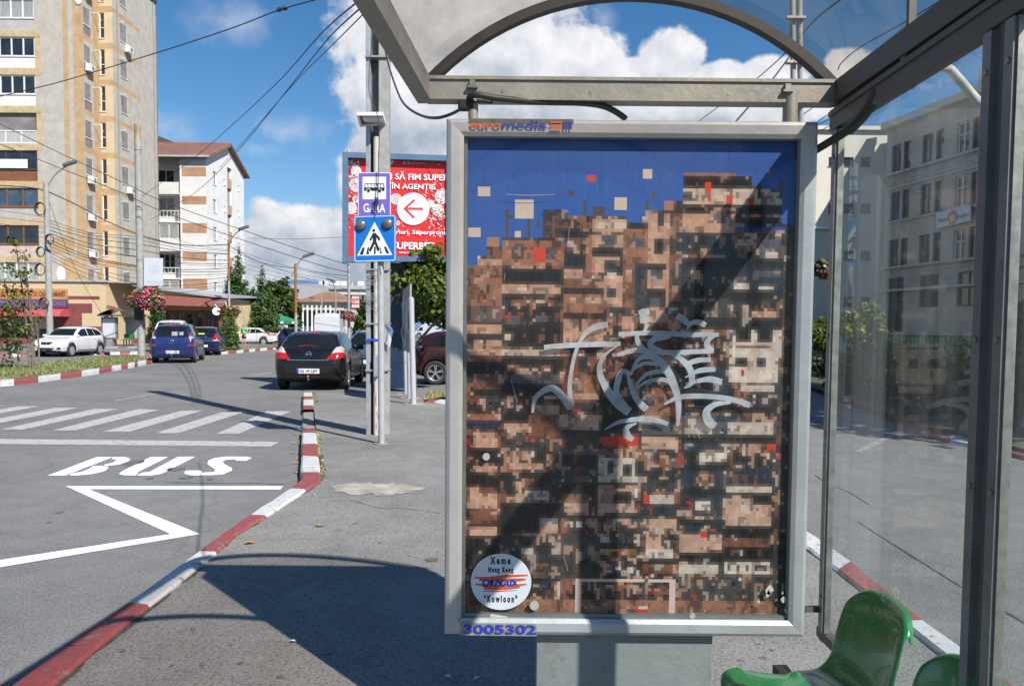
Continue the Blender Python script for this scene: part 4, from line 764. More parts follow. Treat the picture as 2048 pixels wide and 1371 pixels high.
for k, (dx, dy) in enumerate(((.0, .06), (-.015, -.44))):
    s_ = seat_shell(bench); s_.scale = (1, .86, .85); s_.location = (dx - .075, dy + .02, .405); s_.rotation_euler = (0, 0, R(180 + 4))
mb = MB(); mb.box(-.12, -.07, -1.6, .35, .33, .37, bev=.004)
for y in (-1.2, .2): mb.box(-.115, -.075, y - .02, y + .02, .0, .329); mb.box(-.2, 0, y - .03, y + .03, 0.0, .012)
mb.build('support_bar', mat('black_steel_bar', (.03, .03, .03), rough=.5, metal=.3), bench)
# ------------------------------------------------------------------ poles, signs, billboard, wires
CONC = mat('pole_concrete', (.30, .295, .28), rough=.85, var=.2, scale=6, spots=((.17, .16, .14), .66, 5), bump=.2)
GALV = mat('galvanised_steel', (.36, .37, .38), rough=.5, metal=.45, var=.16, scale=5, spots=((.20, .11, .06), .74, 9))
DGALV = mat('shaded_galvanised_steel', (.12, .13, .14), rough=.55, metal=.4, var=.2, scale=5)  # shade of the recess behind the pipe put into a darker steel
RUSTW = mat('rusty_white_pipe', (.44, .41, .35), rough=.7, var=.15, scale=4, spots=((.22, .105, .045), .56, 5), stretch=(3, 3, .6))
RUST = mat('rust_brown_steel', (.24, .10, .05), rough=.85, var=.3, scale=6, spots=((.34, .30, .26), .66, 4))
WIRE = mat('wire_black', (.02, .02, .022), rough=.7)
PWHITE = mat('white_enamel', (.72, .73, .74), rough=.4, var=.05)
def gz(px, py): return G(px, py, ZP)
# main double pole by the bay
b0 = gz(752, 868); D0 = b0.y
pole = thing('utility_pole', 'tall double steel and concrete pole standing on the pavement just behind the two road signs', 'pole', (b0.x, b0.y, ZP)); PO = Vector(pole.location)
def pl_(px, py, y): return Y(px, py, y) - PO
xl, xm, xr, xe = [pl_(q, 862, D0).x for q in (734, 758, 759, 779)]
HP = 9.2
mb = MB(); mb.box(xl, xl + .062, -.07, .10, 0, HP, bev=.004); mb.build('steel_leg', GALV, pole)
mb = MB(); mb.box(xl + .064, xm + .006, .05, .09, 0, HP); mb.build('web_plate', DGALV, pole)
mb = MB(); mb.box(xr, xe, -.075, .075, 0, .62, bev=.006); mb.box(xr, xe, -.075, .075, .62, HP, bev=.006); mb.build('concrete_leg', CONC, pole)
xp = pl_(752.5, 862, D0 - .06).x; mb = MB(); mb.cyl(xp, -.06, 0, Y(752, 276, D0).z - ZP, .040, mi=0, n=16); mb.build('rusty_pipe', RUSTW, pole)
mb = MB()
for z in (.9, 1.55, 2.3, 3.1, 5.2, 6.6): mb.box(xl - .006, xe + .006, -.106, .105, z, z + .022)
mb.build('strap', GALV, pole)
mb = MB(); p0 = pl_(748, 712, D0 - .12); p1 = pl_(757, 753, D0 - .12); mb.box(p0.x, p1.x, p0.y - .03, p0.y + .02, p1.z, p0.z, bev=.004); mb.build('connection_box', GALV, pole)
mb = MB(); mb.box(xl - .004, xm, -.108, .106, 1.32, 1.35); mb.build('tape_band', mat('blue_tape', (.02, .06, .45), rough=.5), pole)
mb = MB(); rg = random.Random(8)
for k in range(14):
    z = 1.75 + rg.uniform(0, .5); a = [(xl - .01 + rg.uniform(0, .2), -.115 - rg.uniform(0, .02), z + rg.uniform(-.05, .05)) for _ in range(4)]; mb.tube(smooth_curve(a, 4), .0022, n=4)
mb.build('wire_wrap', mat('thin_grey_wire', (.3, .3, .29), rough=.5), pole)
sp_ = Y(742, 235, D0 - .3); mb = MB()
q = [Y(716, 228, D0 - .34), Y(764, 228, D0 - .34), Y(770, 247, D0 - .06), Y(722, 250, D0 - .06)]
sol = thing('solar_panel', 'small white framed solar panel clamped high on the double pole above the bus stop sign', 'solar panel', sp_); SPO = Vector(sp_)
mb.prism([p - SPO for p in q], (0, .008, .03)); mb.build('dark_cell', mat('dark_cell', (.05, .055, .07), rough=.35), sol)
mb = MB()
for i in range(4): mb.beam(q[i] - SPO, q[(i + 1) % 4] - SPO, .03, .045, ext=.012)
mb.box(-.12, .16, .02, .2, -.02, .05, bev=.006); mb.build('white_frame', PWHITE, sol)
# sign post, bus stop sign, crossing sign
b1 = gz(763, 887); D1 = b1.y; tp = Y(760, 345, D1)
post = thing('sign_post', 'thin grey round post standing in front of the double pole and carrying the road signs', 'post', (b1.x, b1.y, ZP))
mb = MB(); mb.tube([(0, 0, 0), ((tp.x - b1.x), 0, tp.z - ZP)], .042, n=16); mb.build('tube', mat('grey_painted_post', (.33, .34, .355), rough=.5, var=.1, scale=8, spots=((.25, .2, .15), .76, 14)), post)
mb = MB(); mb.disc((0, 0, .012), .1, (0, 0, 1), n=20, thick=.01); mb.build('base_ring', K_BARE, post)
DS = D1 - .06
zs = lambda x, y, dy=0.0: Y(680 + x / 5.714, 300 + y / 5.714, DS + dy)
def rounded(x0, y0, x1, y1, r, n=5):
    o = []
    for cx, cy, a in ((x1 - r, y0 + r, -90), (x1 - r, y1 - r, 0), (x0 + r, y1 - r, 90), (x0 + r, y0 + r, 180)):
        o += [(cx + r * math.cos(R(a + 90 * k / n)), cy + r * math.sin(R(a + 90 * k / n))) for k in range(n + 1)]
    return o
PURP = mat('purple_sign_film', (.155, .105, .44), rough=.35, var=.04); SWHT = mat('white_sign_film', (.68, .69, .72), rough=.35, var=.03); SBLUE = mat('blue_sign_film', (.003, .135, .47), rough=.35, var=.04); SBLK = mat('black_sign_film', (.012, .013, .016), rough=.4)
def flatset(name, polys, m, parent, org, fn, dy, thick=0.0):
    mb = MB()
    for p in polys:
        v = [fn(*q, dy) - org for q in p]
        if thick: mb.prism(v, (0, thick, 0))
        else: mb.poly(v)
    return mb.build(name, m, parent, fix=bool(thick))
c0 = zs(392, 500); bs = thing('bus_stop_sign', 'purple bus stop sign with bus symbol and the word GARA on the sign post', 'bus stop sign', c0)
pb = flatset('sign_plate', [rounded(205, 256, 579, 750, 18)], SWHT, bs, c0, zs, .0, .012)
flatset('purple_field', [rounded(213, 264, 571, 745, 14)], PURP, pb, c0, zs, -.0015)
flatset('white_field', [rounded(257, 305, 527, 563, 8)], SWHT, pb, c0, zs, -.003)
circ = lambda cx, cy, r, n=20: [(cx + r * math.cos(2 * math.pi * k / n), cy + r * math.sin(2 * math.pi * k / n)) for k in range(n)]
flatset('bus_symbol', [[(285, 380), (500, 380), (509, 428), (509, 468), (275, 466), (276, 428)]], SBLK, pb, c0, zs, -.0045); flatset('bus_symbol', [circ(325, 466, 26), circ(452, 467, 26)], SWHT, pb, c0, zs, -.0055); flatset('bus_symbol', [circ(325, 464, 19), circ(452, 466, 19)], SBLK, pb, c0, zs, -.0065)
flatset('bus_symbol', [[(287 + k * 36, 389), (313 + k * 36, 389), (318 + k * 36, 428), (288 + k * 36, 428)] for k in range(6)], SWHT, pb, c0, zs, -.0065)
t_ = text('lettering', 'GARA', .12, SWHT, pb, zs(390, 668, -.003) - c0, bold=.0026, ext=.0004); wd = (zs(516, 600) - zs(264, 600)).x; hd = (zs(0, 617) - zs(0, 719)).z; t_.scale = (wd / t_.dimensions.x, hd / t_.dimensions.y, 1)
c1 = zs(400, 1000, -.02); cs = thing('crossing_sign', 'blue pedestrian crossing sign with two round amber lamps mounted below the bus stop sign', 'crossing sign', c1)
zs2 = lambda x, y, dy=0.0: zs(x, y - (x - 400) * .025, dy - .02)
p2 = flatset('sign_plate', [rounded(156, 742, 642, 1278, 26)], SBLUE, cs, c1, zs2, 0, .014)
def ring(fn, org, x0, y0, x1, y1, r, w, dy):
    mb = MB(); o, i_ = rounded(x0, y0, x1, y1, r), rounded(x0 + w, y0 + w, x1 - w, y1 - w, r - w)
    for k in range(len(o)): mb.quad(*(fn(*q, dy) - org for q in (o[k], o[(k + 1) % len(o)], i_[(k + 1) % len(o)], i_[k])))
    return mb
ring(zs2, c1, 166, 752, 632, 1268, 22, 8, -.0012).build('white_border', SWHT, p2, fix=False)
flatset('white_triangle', [[(395, 820), (597, 1202), (195, 1202)]], SWHT, p2, c1, zs2, -.0015)
man = [circ(386, 918, 17), [(378, 945), (405, 945), (440, 985), (458, 1000), (456, 1035), (437, 1035), (436, 1015), (418, 1000), (414, 1040), (455, 1140), (442, 1156), (425, 1150), (398, 1070), (352, 1160), (335, 1152), (330, 1138), (375, 1045), (375, 1000), (352, 1035), (334, 1026)]]
flatset('walker_symbol', man, SBLK, p2, c1, zs2, -.004)
flatset('stripe_symbol', [[(258, 1110), (285, 1110), (262, 1192), (222, 1192)], [(315, 1110), (335, 1110), (326, 1150), (336, 1188), (300, 1188)], [(388, 1105), (408, 1105), (408, 1188), (388, 1188)], [(452, 1106), (462, 1106), (478, 1182), (452, 1184), (462, 1150)], [(500, 1105), (525, 1105), (566, 1184), (532, 1184)]], SBLK, p2, c1, zs2, -.0028)
for lx, ly in ((240, 856), (545, 846)):
    lc = zs2(lx, ly, -.002) - c1; r_ = 56 / 5.714 / FPX * DS; mb = MB(); mb.lathe([(r_, 0), (r_, -.028), (r_ * .9, -.036), (0.0001, -.046)], lc, 'y', n=24); l_ = mb.build('flasher_lamp', mat('lamp_grey_lens', (.11, .105, .09), rough=.25, var=.4, scale=160, coat=.3), cs)
    mb = MB(); mb.lathe([(r_ * 1.04, .0), (r_ * 1.04, -.02), (r_ * .97, -.026)], lc, 'y', n=24); mb.build('lamp_rim', RUBBER, l_)
mb = MB(); mb.tube(smooth_curve([Y(745, 62, DS - .02), Y(738, 180, DS - .05), Y(757, 240, DS - .05), Y(757, 330, DS - .04), Y(755, 400, DS - .05), Y(751, 432, DS - .05)], 6), .006, n=6)
for k in range(5): mb.lathe([(.010, k * .022), (.030, k * .022 + .006), (.030, k * .022 + .012), (.010, k * .022 + .018)], Y(753, 412, DS - .055), 'z', n=10)
tag(mb.build('cable', CB), 'dark cable with a ribbed insulator hanging in front of the bus stop sign', 'cable')
mb = MB(); mb.tube(smooth_curve([Y(762, 520, DS + .02), Y(764, 528, DS - .02), Y(767, 540, DS - .03)], 4), .005, n=6); tag(mb.build('cable_end', CB), 'short loose cable end sticking out under the crossing sign', 'cable')
# torn papers on the pole
mb = MB(); f = lambda x, y, dy: Y(640 + x / 3.807, 540 + y / 3.807, D0 - .11 + dy)
mb.add([f(470, 420, 0), f(490, 412, -.03), f(515, 470, -.06), f(545, 520, -.05), f(532, 590, -.03), f(505, 560, -.02), f(472, 530, 0)], [(0, 1, 2, 6), (2, 3, 4, 5), (2, 5, 6)], 0); mb.add([f(495, 415, -.02), f(515, 400, -.05), f(560, 460, -.16), f(545, 515, -.15), f(512, 468, -.05)], [(0, 1, 2, 4), (2, 3, 4)], 1)
tag(mb.build('paper_notice', [mat('torn_paper', (.70, .70, .69), rough=.8), mat('printed_blue_paper', (.35, .48, .58), rough=.7, var=.5, scale=14)], fix=False), 'torn white and blue paper notice flapping on the right side of the double pole', 'paper notice')
# notice board on three round posts
nb0, nb1, nb2 = gz(827, 808), gz(820, 797), gz(813, 788)
nb = thing('notice_board', 'narrow notice board on three grey round posts seen edge on with papers glued to it', 'notice board', nb0); NO = Vector(nb0)
topz = Y(822, 597, nb0.y).z
for i, p in enumerate((nb0, nb1, nb2)):
    mb = MB(); q = p - NO; mb.tube([q, q + Vector((-.05, 0, topz - ZP - .0))], .056, n=14); mb.lathe([(.056, 0), (.03, .03), (.0001, .035)], q + Vector((-.05, 0, topz - ZP)), 'z', n=14); mb.build('post', mat('post_silver_paint', (.40, .41, .435), rough=.45, var=.06), nb)
    mb = MB(); mb.disc(q + Vector((0, 0, .012)), .22, (0, 0, 1), n=14, thick=.01, ry=.18); mb.build('concrete_footing', mat('patch_concrete', (.33, .29, .235)), nb)
u = (nb2 - nb0); mb = MB(); a, b_ = u * .02 + Vector((-.055, 0, 1.0)), u * 1.15 + Vector((-.055, 0, 1.0)); mb.beam(a + Vector((0, 0, .68)), b_ + Vector((0, 0, .68)), .035, 1.35); bd = mb.build('board', mat('board_grey', (.30, .29, .27), rough=.8, var=.3, scale=6), nb)
rg = random.Random(3); side = Vector((-1, 0, 0))
for k in range(12):
    t = rg.uniform(.05, .9); z = rg.uniform(.62, 2.0); w = rg.uniform(.1, .22); c = u * t + Vector((-.075 - .003 * k, 0, z)); d = u.normalized() * w; h = Vector((rg.uniform(-.06, 0), 0, rg.uniform(.15, .3)))
    mb = MB(); mb.add([c, c + d, c + d + h, c + h], [(0, 1, 2, 3)]); mb.build('paper_sheet', [mat('torn_paper', (.7, .7, .69)), mat('grey_paper', (.5, .5, .5), rough=.8)][k % 2], bd, fix=False)
# red billboard on a dark blue column
BB0 = gz(792, 776); yaw = R(4.3); BD = BB0.y - .32
bbn = Vector((math.sin(yaw), -math.cos(yaw), 0)); Bp = Y(793, 420, BD)
def bz(x, y, dy=0.0):
    d = ray(680 + x / 5.714, 300 + y / 5.714); q = Bp + bbn * (-dy); t = (q - CO).dot(bbn) / d.dot(bbn); return CO + d * t
bb = thing('billboard', 'red billboard with white lettering and an arrow, blue framed, on a dark blue column', 'billboard', BB0); BO = Vector(BB0)
XR = 1310
BFR = mat('billboard_blue_frame', (.085, .15, .24), rough=.5, var=.12, scale=2); BRED = mat('billboard_red_print', (.62, .022, .022), rough=.45, var=.05, scale=3); BWH = mat('billboard_white_print', (.78, .77, .77), rough=.45, var=.03)
mb = MB()
corn = [(25, 20), (XR, 62), (XR, 1268), (25, 1280)]; inn = [(90, 84), (XR - 65, 124), (XR - 65, 1208), (90, 1218)]
mb.prism([bz(*p, .12) - BO for p in corn], -bbn * .25); mb.build('back_panel', BFR, bb)
for k in range(4):
    mb = MB(); o0, o1, i1, i0 = corn[k], corn[(k + 1) % 4], inn[(k + 1) % 4], inn[k]; mb.prism([bz(*p, -.05) - BO for p in (o0, o1, i1, i0)], -bbn * .168); mb.build('frame_rail', BFR, bb)
mb = MB(); mb.poly([bz(*p, .100) - BO for p in inn])
rg = random.Random(12)
BALL = mat('billboard_ball_print', (.56, .50, .48), rough=.5, var=.35, scale=2.2, col2=(.36, .30, .29)); BDK = mat('billboard_dark_print', (.13, .03, .03), rough=.5)
for cx, cy, r in ((115, 140, 32), (185, 245, 60), (185, 400, 82), (125, 665, 70), (180, 560, 40), (640, 560, 66), (1115, 685, 72), (1170, 530, 88), (1038, 612, 42), (660, 832, 28), (565, 125, 48), (1195, 760, 22)): mb.poly([bz(*q, .098 - .0001 * r) - BO for q in circ(cx, cy, r, 22)], 1)
for k in range(520):
    if k < 170: x, y = rg.uniform(95, 215), abs(rg.gauss(0, 1)) * 330 + 100
    elif k < 430: x, y = rg.gauss(1120, 130), rg.gauss(650, 190)
    else: x, y = rg.uniform(560, 1560), rg.gauss(830, 120)
    if not (95 < x < XR - 85 and 100 < y < 1130): continue
    a = rg.uniform(0, 6.28); l, w = rg.uniform(4, 17), rg.uniform(2, 5); ca, sa = math.cos(a), math.sin(a)
    mb.poly([bz(x + l * ca * e - w * sa * g, y + l * sa * e + w * ca * g, .088 - .00001 * k) - BO for e, g in ((-1, -1), (1, -1), (1, 1), (-1, 1))], rg.choice([2, 2, 1, 3, 3]))
face = mb.build('printed_face', [BRED, BALL, BWH, BDK], bb, fix=False)
mb = MB(); mb.poly([bz(*q, .080) - BO for q in circ(836, 672, 184, 48)]); mb.build('white_disc', BWH, face, fix=False)
ap = lambda pts: [bz(*q, .077) - BO for q in pts]
mb = MB(); mb.poly(ap([(765, 655), (950, 658), (950, 686), (765, 683)])); mb.poly([bz(*q, .0765) - BO for q in [(722, 668), (845, 557), (860, 578), (760, 668), (856, 765), (840, 786)]]); mb.build('arrow', mat('arrow_red', (.55, .05, .06), rough=.45), face, fix=False)
def btext(body, x0, x1, yc, h, bold=.02, m=BWH):
    c = bz((x0 + x1) / 2, yc, .074); t = text('lettering', body, .3, m, face, c - BO, rot=(R(90), 0, yaw), bold=bold * .3, ext=.001)
    t.scale = ((bz(x1, yc) - bz(x0, yc)).length / t.dimensions.x, (bz(x0, yc - h / 2) - bz(x0, yc + h / 2)).length / t.dimensions.y, 1)
btext('I SĂ FIM SUPER', 575, 1240, 312, 96); btext('ÎN AGENȚIE', 588, 1090, 420, 96); btext('riuri, Superprom', 640, 1205, 940, 66); btext('SUPERBET', 600, 1078, 1098, 84, .03); btext('ÎMPREUNĂ SUNTEM SUPER', 674, 996, 1174, 27, .012); btext('JOCURILE DE NOROC INTERZISE MINORILOR', 810, 972, 150, 15, .006)
mb = MB(); mb.poly([bz(*q, .078) - BO for q in circ(734, 148, 17)], 0); mb.poly([bz(*q, .078) - BO for q in circ(783, 148, 17)], 1); mb.build('small_badge', [mat('badge_pink', (.66, .4, .4), rough=.5), mat('badge_gold', (.5, .42, .2), rough=.5)], face, fix=False)
cl, cr = gz(775, 776).x - BO.x, gz(811, 776).x - BO.x; zt_ = bz(600, 1275).z - ZP
COLM = mat('dark_blue_column_paint', (.010, .028, .06), rough=.5, var=.3, scale=2.5, spots=((.05, .07, .11), .68, 9)); mb = MB(); mb.box(cl, cr, -.05, .38, 0, zt_, bev=.01); mb.build('column', COLM, bb)
# street lamps and utility poles in the distance: base pixel, top pixel, width in pixels
def lamp_pole(label, base, top, wpx, m, arm=None, name='street_lamp', cat='street lamp', topw=.75, z0=.1, depth=None, band=None, m2=None, split=None):
    b = G(*base, z0) if depth is None else Y(*base, depth); b = Vector((b.x, b.y, z0 if depth is None else 0)); t = Y(*top, b.y); k = b.y / FPX; r = wpx * k / 2; h = t.z - b.z; lean = t.x - b.x
    o = thing(name, label, cat, b); hs = split if split else 1.0
    mb = MB(); mb.tube([(0, 0, 0), (lean * hs, 0, h * hs)], [r, r * (1 + (topw - 1) * hs)], n=12); mb.build('pole', m, o)
    if split: mb = MB(); mb.tube([(lean * hs, 0, h * hs), (lean, 0, h)], [r * .98 * (1 + (topw - 1) * hs), r * topw], n=12); mb.build('pole_top', m2, o)
    if arm:
        e = Y(*arm, b.y) - b; s_ = Vector((lean, 0, h)); mb = MB(); mb.tube(smooth_curve([s_ - Vector((0, 0, .3)), s_ + Vector((e.x - lean, 0, e.z - h)) * .35 + Vector((0, 0, .05)), s_ + (e - s_) * .8 + Vector((0, 0, .04)), e], 5), .045, n=8); a_ = mb.build('arm', GALV, o)
        mb = MB(); d = 1 if e.x > lean else -1; mb.box(e.x - .08 * d - .35, e.x - .08 * d + .38, -.14, .14, e.z - .09, e.z + .10, bev=.05)
        for v in range(len(mb.v)):
            q = mb.v[v]; mb.v[v] = (q[0], q[1], q[2] + (q[0] - e.x) * .32 * d)
        mb.build('lamp_head', mat('lamp_head_grey', (.10, .13, .17), rough=.4), a_)
    if band:
        mb = MB()
        for y in band: z = (Y(base[0], y, b.y).z - b.z); mb.tube([(lean * z / h, 0, z), (lean * z / h, 0, z + .05)], r * 1.06, n=12)
        mb.build('strap', GALV, o)
    return o, r, h, lean
pA, rA, hA, lA = lamp_pole('grey concrete lamp pole with cable coils in front of the tall apartment tower', (101, 700), (92, 366), 13, CONC, (142, 326), topw=.8)
mb = MB()
for py, dx, rr in ((480, .30, .20), (420, -.22, .26), (607, -.02, .24), (540, -.22, .24), (505, -.2, .2)):
    c = Y(97, py, pA.location.y) - Vector(pA.location) + Vector((dx, -.35, 0))
    mb = MB()
    for k in range(4): mb.tube([c + Vector((math.cos(a) * rr * (1 + .06 * k), -.03 * k, math.sin(a) * rr * (1.25 + .05 * k))) for a in [j * math.pi / 7 for j in range(15)]], .022, n=5)
    mb.build('cable_coil', CB, pA)
pB, rB, hB, lB = lamp_pole('thick weathered concrete pole with a flower basket beside the parked blue minivan', (283, 713), (275, 249), 14, CONC, name='utility_pole', cat='pole', topw=.92, band=(300, 420, 520, 575, 632), m2=mat('rust_streaked_concrete', (.33, .25, .15), rough=.85, var=.35, scale=4), split=.93)
mb = MB(); mb.box(-.16, .22, -.34, -.16, Y(280, 640, pB.location.y).z - .1, Y(280, 612, pB.location.y).z - .1, bev=.02); mb.build('control_box', RUBBER, pB)
pC, _, _, _ = lamp_pole('lamp pole with a rusty upper half rising from the conifers', (459, 692), (457, 480), 5, CONC, (489, 455), topw=.8, m2=RUST, split=.62)
pD, _, _, _ = lamp_pole('rusty lamp pole standing left of the white van', (592, 697), (591, 527), 6, CONC, (619, 509), topw=.85, m2=RUST, split=.42)
pE, _, _, _ = lamp_pole('grey pole with rust stains and a flower basket right of the white van', (698, 697), (697, 300), 6, CONC, name='utility_pole', cat='pole', topw=.9, band=(540, 610, 650), m2=RUSTW, split=.5)
pF, _, _, _ = lamp_pole('slim distant lamp pole behind the white van', (673, 690), (671, 573), 3.2, GALV, (660, 559), z0=0)
pG, _, _, _ = lamp_pole('slim distant pole in front of the old tiled house', (645, 690), (643, 580), 2.4, CONC, name='utility_pole', cat='pole', z0=0)
tw = thing('utility_pole', 'pair of joined grey tube poles seen above the advertising panel through the arched roof', 'pole', (Y(1598, 300, 15).x, 15, 0)); TO = Vector(tw.location)
for px, nm in ((1590, 'left'), (1604, 'right')):
    mb = MB(); a = Y(px, 500, 15) - TO; b_ = Y(px - 6, -100, 15) - TO; d = (b_ - a) / (b_.z - a.z); mb.tube([a - d * a.z, b_], .052, n=12); mb.build('tube_pole', CONC, tw)
mb = MB()
for py in (35, 124, 208): p = Y(1597, py, 14.9) - TO; mb.box(p.x - .22, p.x + .13, p.y - .03, p.y + .1, p.z - .02, p.z + .02)
mb.build('strap', RUSTW, tw)
# flower baskets
LEAFG = mat('basket_leaf_green', (.05, .10, .02), rough=.6, var=.4, scale=8); PINK = mat('petal_pink', (.44, .06, .16), rough=.6, var=.25, scale=9); PRED = mat('petal_red', (.50, .035, .05), rough=.6, var=.25, scale=9); PLIL = mat('petal_lilac', (.50, .19, .31), rough=.6, var=.2, scale=9)
def leafcloud(name, clumps, n, size, mats, parent=None, seed=1, weights=None, aspect=.55, shell=.55, droop=0.0, updir=None):
    """many leaf-sized faces spread through a crown built of clumps (x, y, z, rx, ry, rz)"""
    rg = np.random.default_rng(seed); C = np.array(clumps, float); vol = C[:, 3] * C[:, 4] * C[:, 5]; w = vol ** .75; idx = rg.choice(len(C), n, p=w / w.sum())
    d = rg.normal(size=(n, 3)); d /= np.linalg.norm(d, axis=1, keepdims=True); rad = np.where(rg.random(n) < shell, rg.uniform(.72, 1.10, n), rg.random(n) ** .5)
    P = C[idx, :3] + d * C[idx, 3:] * rad[:, None]; P += rg.normal(0, size * .4, (n, 3))
    nrm = d + rg.normal(0, .65, (n, 3)); nrm[:, 2] += .25; nrm /= np.linalg.norm(nrm, axis=1, keepdims=True)
    ref = rg.normal(size=(n, 3)) if updir is None else np.array(updir) + rg.normal(0, .35, (n, 3)); u = np.cross(nrm, ref); u /= np.linalg.norm(u, axis=1, keepdims=True) + 1e-9; v = np.cross(nrm, u); v[:, 2] -= droop
    s = size * rg.uniform(.6, 1.35, n); a = u * (s * aspect)[:, None]; b_ = v * s[:, None]; fold = nrm * (s * .18)[:, None]
    V = np.stack([P - b_, P + a * .9 + fold - b_ * .1, P + b_, P - a * .9 + fold - b_ * .1], 1).reshape(-1, 3)
    me = bpy.data.meshes.new(name); me.vertices.add(4 * n); me.vertices.foreach_set('co', V.ravel()); me.loops.add(4 * n); me.loops.foreach_set('vertex_index', np.arange(4 * n)); me.polygons.add(n); me.polygons.foreach_set('loop_start', np.arange(n) * 4); me.polygons.foreach_set('loop_total', np.full(n, 4))
    for m in mats: me.materials.append(m)
    mi = rg.choice(len(mats), n, p=weights); cm = rg.random(len(C)); 
    me.polygons.foreach_set('material_index', mi.astype(np.int32)); me.update(calc_edges=True); me.validate()
    return link(name, me, parent)
def basket(label, px, py, wpx, hpx, depth, seed):
    c = Y(px, py, depth); k = depth / FPX; w, h = wpx * k / 2, hpx * k / 2; o = thing('flower_basket', label, 'flower basket', c, group=None)
    mb = MB(); mb.lathe([(.02, -h * .2), (w * .45, -h * .1), (w * .55, h * .15)], (0, 0, 0), 'z', n=14); mb.build('bowl', RUBBER, o)
    cl = [(-w * .55, 0, h * .05, w * .45, w * .4, h * .5), (0, -.05, h * .35, w * .5, w * .45, h * .55), (w * .5, 0, -.1 * h, w * .42, w * .4, h * .7), (w * .25, -.1, -h * .2, w * .4, w * .4, h * .5), (-.1 * w, -.1, -h * .05, w * .5, w * .45, h * .5)]
    leafcloud('leaves', cl, 1300, .085, [LEAFG], o, seed); leafcloud('flowers', cl, 850, .07, [PINK, PRED, PLIL], o, seed + 1, (.4, .4, .2), aspect=.9, shell=.9)
    return o
basket('large pink and red flower basket on the thick concrete pole by the blue minivan', 291, 600, 84, 56, pB.location.y - .45, 31)
basket('pink flower basket on the pole right of the white van', 697, 632, 30, 22, pE.location.y - .35, 41)
basket('pink flowers hanging at the right edge of the advertising panel', 1642, 538, 16, 32, 17, 51)
# white banner and red price sign hung on poles
q = [Y(288, 515, pB.location.y - .1), Y(326, 516, pB.location.y - .1), Y(326, 571, pB.location.y - .1), Y(288, 571, pB.location.y - .1)]; bn = thing('banner', 'blank looking white banner fixed to the right of the thick concrete pole', 'banner', q[3]); BQ = Vector(q[3])
mb = MB(); mb.prism([p - BQ for p in q], (0, .02, 0)); mb.build('sheet', mat('white_banner', (.54, .56, .60), rough=.5, var=.02), bn)
mb = MB(); rg = random.Random(6)
for row, (y, a, b_) in enumerate(((531, 297, 317), (537, 300, 316), (541, 298, 318), (546, 302, 314), (562, 293, 322), (566, 295, 320))):
    x = a
    while x < b_: w = rg.uniform(.6, 1.6); mb.poly([Y(xx, yy, pB.location.y - .105) - BQ for xx, yy in ((x, y), (x + w, y), (x + w, y + 1.4), (x, y + 1.4))]); x += w + .7
mb.build('faded_print', mat('faded_blue_print', (.36, .44, .54), rough=.5), bn, fix=False)
def flatsign(name, label, cat, corners, depth, m, thick=.05):
    q = [Y(*c, depth) for c in corners]; o = thing(name, label, cat, q[3]); mb = MB(); mb.prism([p - Vector(q[3]) for p in q], (0, thick, 0)); mb.build('sheet', m, o); return o, Vector(q[3])
ps, PSO = flatsign('price_sign', 'small red and white price sign reading 120 on the pole right of the white van', 'sign', ((703, 591), (719, 591), (719, 616), (703, 616)), pE.location.y - .2, mat('price_red', (.55, .06, .06), rough=.5))
tt = text('lettering', '120', .5, SWHT, ps, Y(711, 603.5, pE.location.y - .21) - PSO, bold=.01); kx_ = pE.location.y / FPX; tt.scale = (13 * kx_ / tt.dimensions.x, 6.5 * kx_ / tt.dimensions.y, 1)
mb = MB()
for y0_, y1_ in ((592.5, 597), (609, 614.5)):
    for k in range(5): mb.poly([Y(xx, yy, pE.location.y - .21) - PSO for xx, yy in ((704 + k * 3, y0_), (706 + k * 3, y0_), (706 + k * 3, y1_), (704 + k * 3, y1_))])
mb.build('white_print', SWHT, ps, fix=False)
# convex traffic mirror beside the pavilion
mr = Y(433, 622, pC.location.y - 1.5); mo = thing('traffic_mirror', 'round white backed traffic mirror on a curved arm beside the pavilion', 'traffic mirror', mr); mb = MB(); mb.disc((0, 0, 0), 8 * mr.y / FPX, (0.2, -1, 0), n=24, thick=.08); mb.build('disc', PWHITE, mo)
mb = MB(); mb.tube(smooth_curve([Y(434, 614, mr.y) - mr, Y(430, 607, mr.y) - mr, Y(444, 605, mr.y) - mr, Y(453, 612, mr.y) - mr, Y(455, 690, mr.y) - mr], 4), .05, n=8); mb.build('arm', GALV, mo)
# overhead wires: picture points with a distance each
def wire(label, pts, r=.012, group='overhead wires'):
    mb = MB(); mb.tube(smooth_curve([Y(a, b_, d) for a, b_, d in pts], 8), r, n=5, cap=False); return tag(mb.build('overhead_wire', WIRE), label, 'wire', group)
wire('long overhead wire with an insulator crossing the top left of the sky', [(-60, 208, 24), (0, 193, 24), (120, 164, 23), (300, 110, 21), (460, 58, 19), (560, 20, 18), (660, -8, 17), (800, -50, 16)], .014)
mb = MB(); p = Y(564, 18, 17.95); mb.tube([p + Vector((-.14, 0, -.05)), p + Vector((-.07, 0, -.02)), p + Vector((0, 0, .0)), p + Vector((.08, 0, .02)), p + Vector((.14, 0, .04))], [.012, .055, .035, .06, .012], n=8); tag(mb.build('insulator', CB), 'dark insulator threaded on the long wire at the top left of the sky', 'insulator')
wire('uppermost of three wires running from the double pole down left past the white block', [(722, -2, D0 - .1), (640, 70, 17), (560, 160, 24), (470, 245, 31), (395, 310, 38), (300, 382, 47), (270, 402, 50)], .013)
wire('middle of three wires running from the double pole down left past the white block', [(730, 8, D0 - .1), (650, 85, 17), (575, 180, 24), (490, 285, 31), (430, 350, 38), (380, 392, 44), (300, 440, 50)], .013)
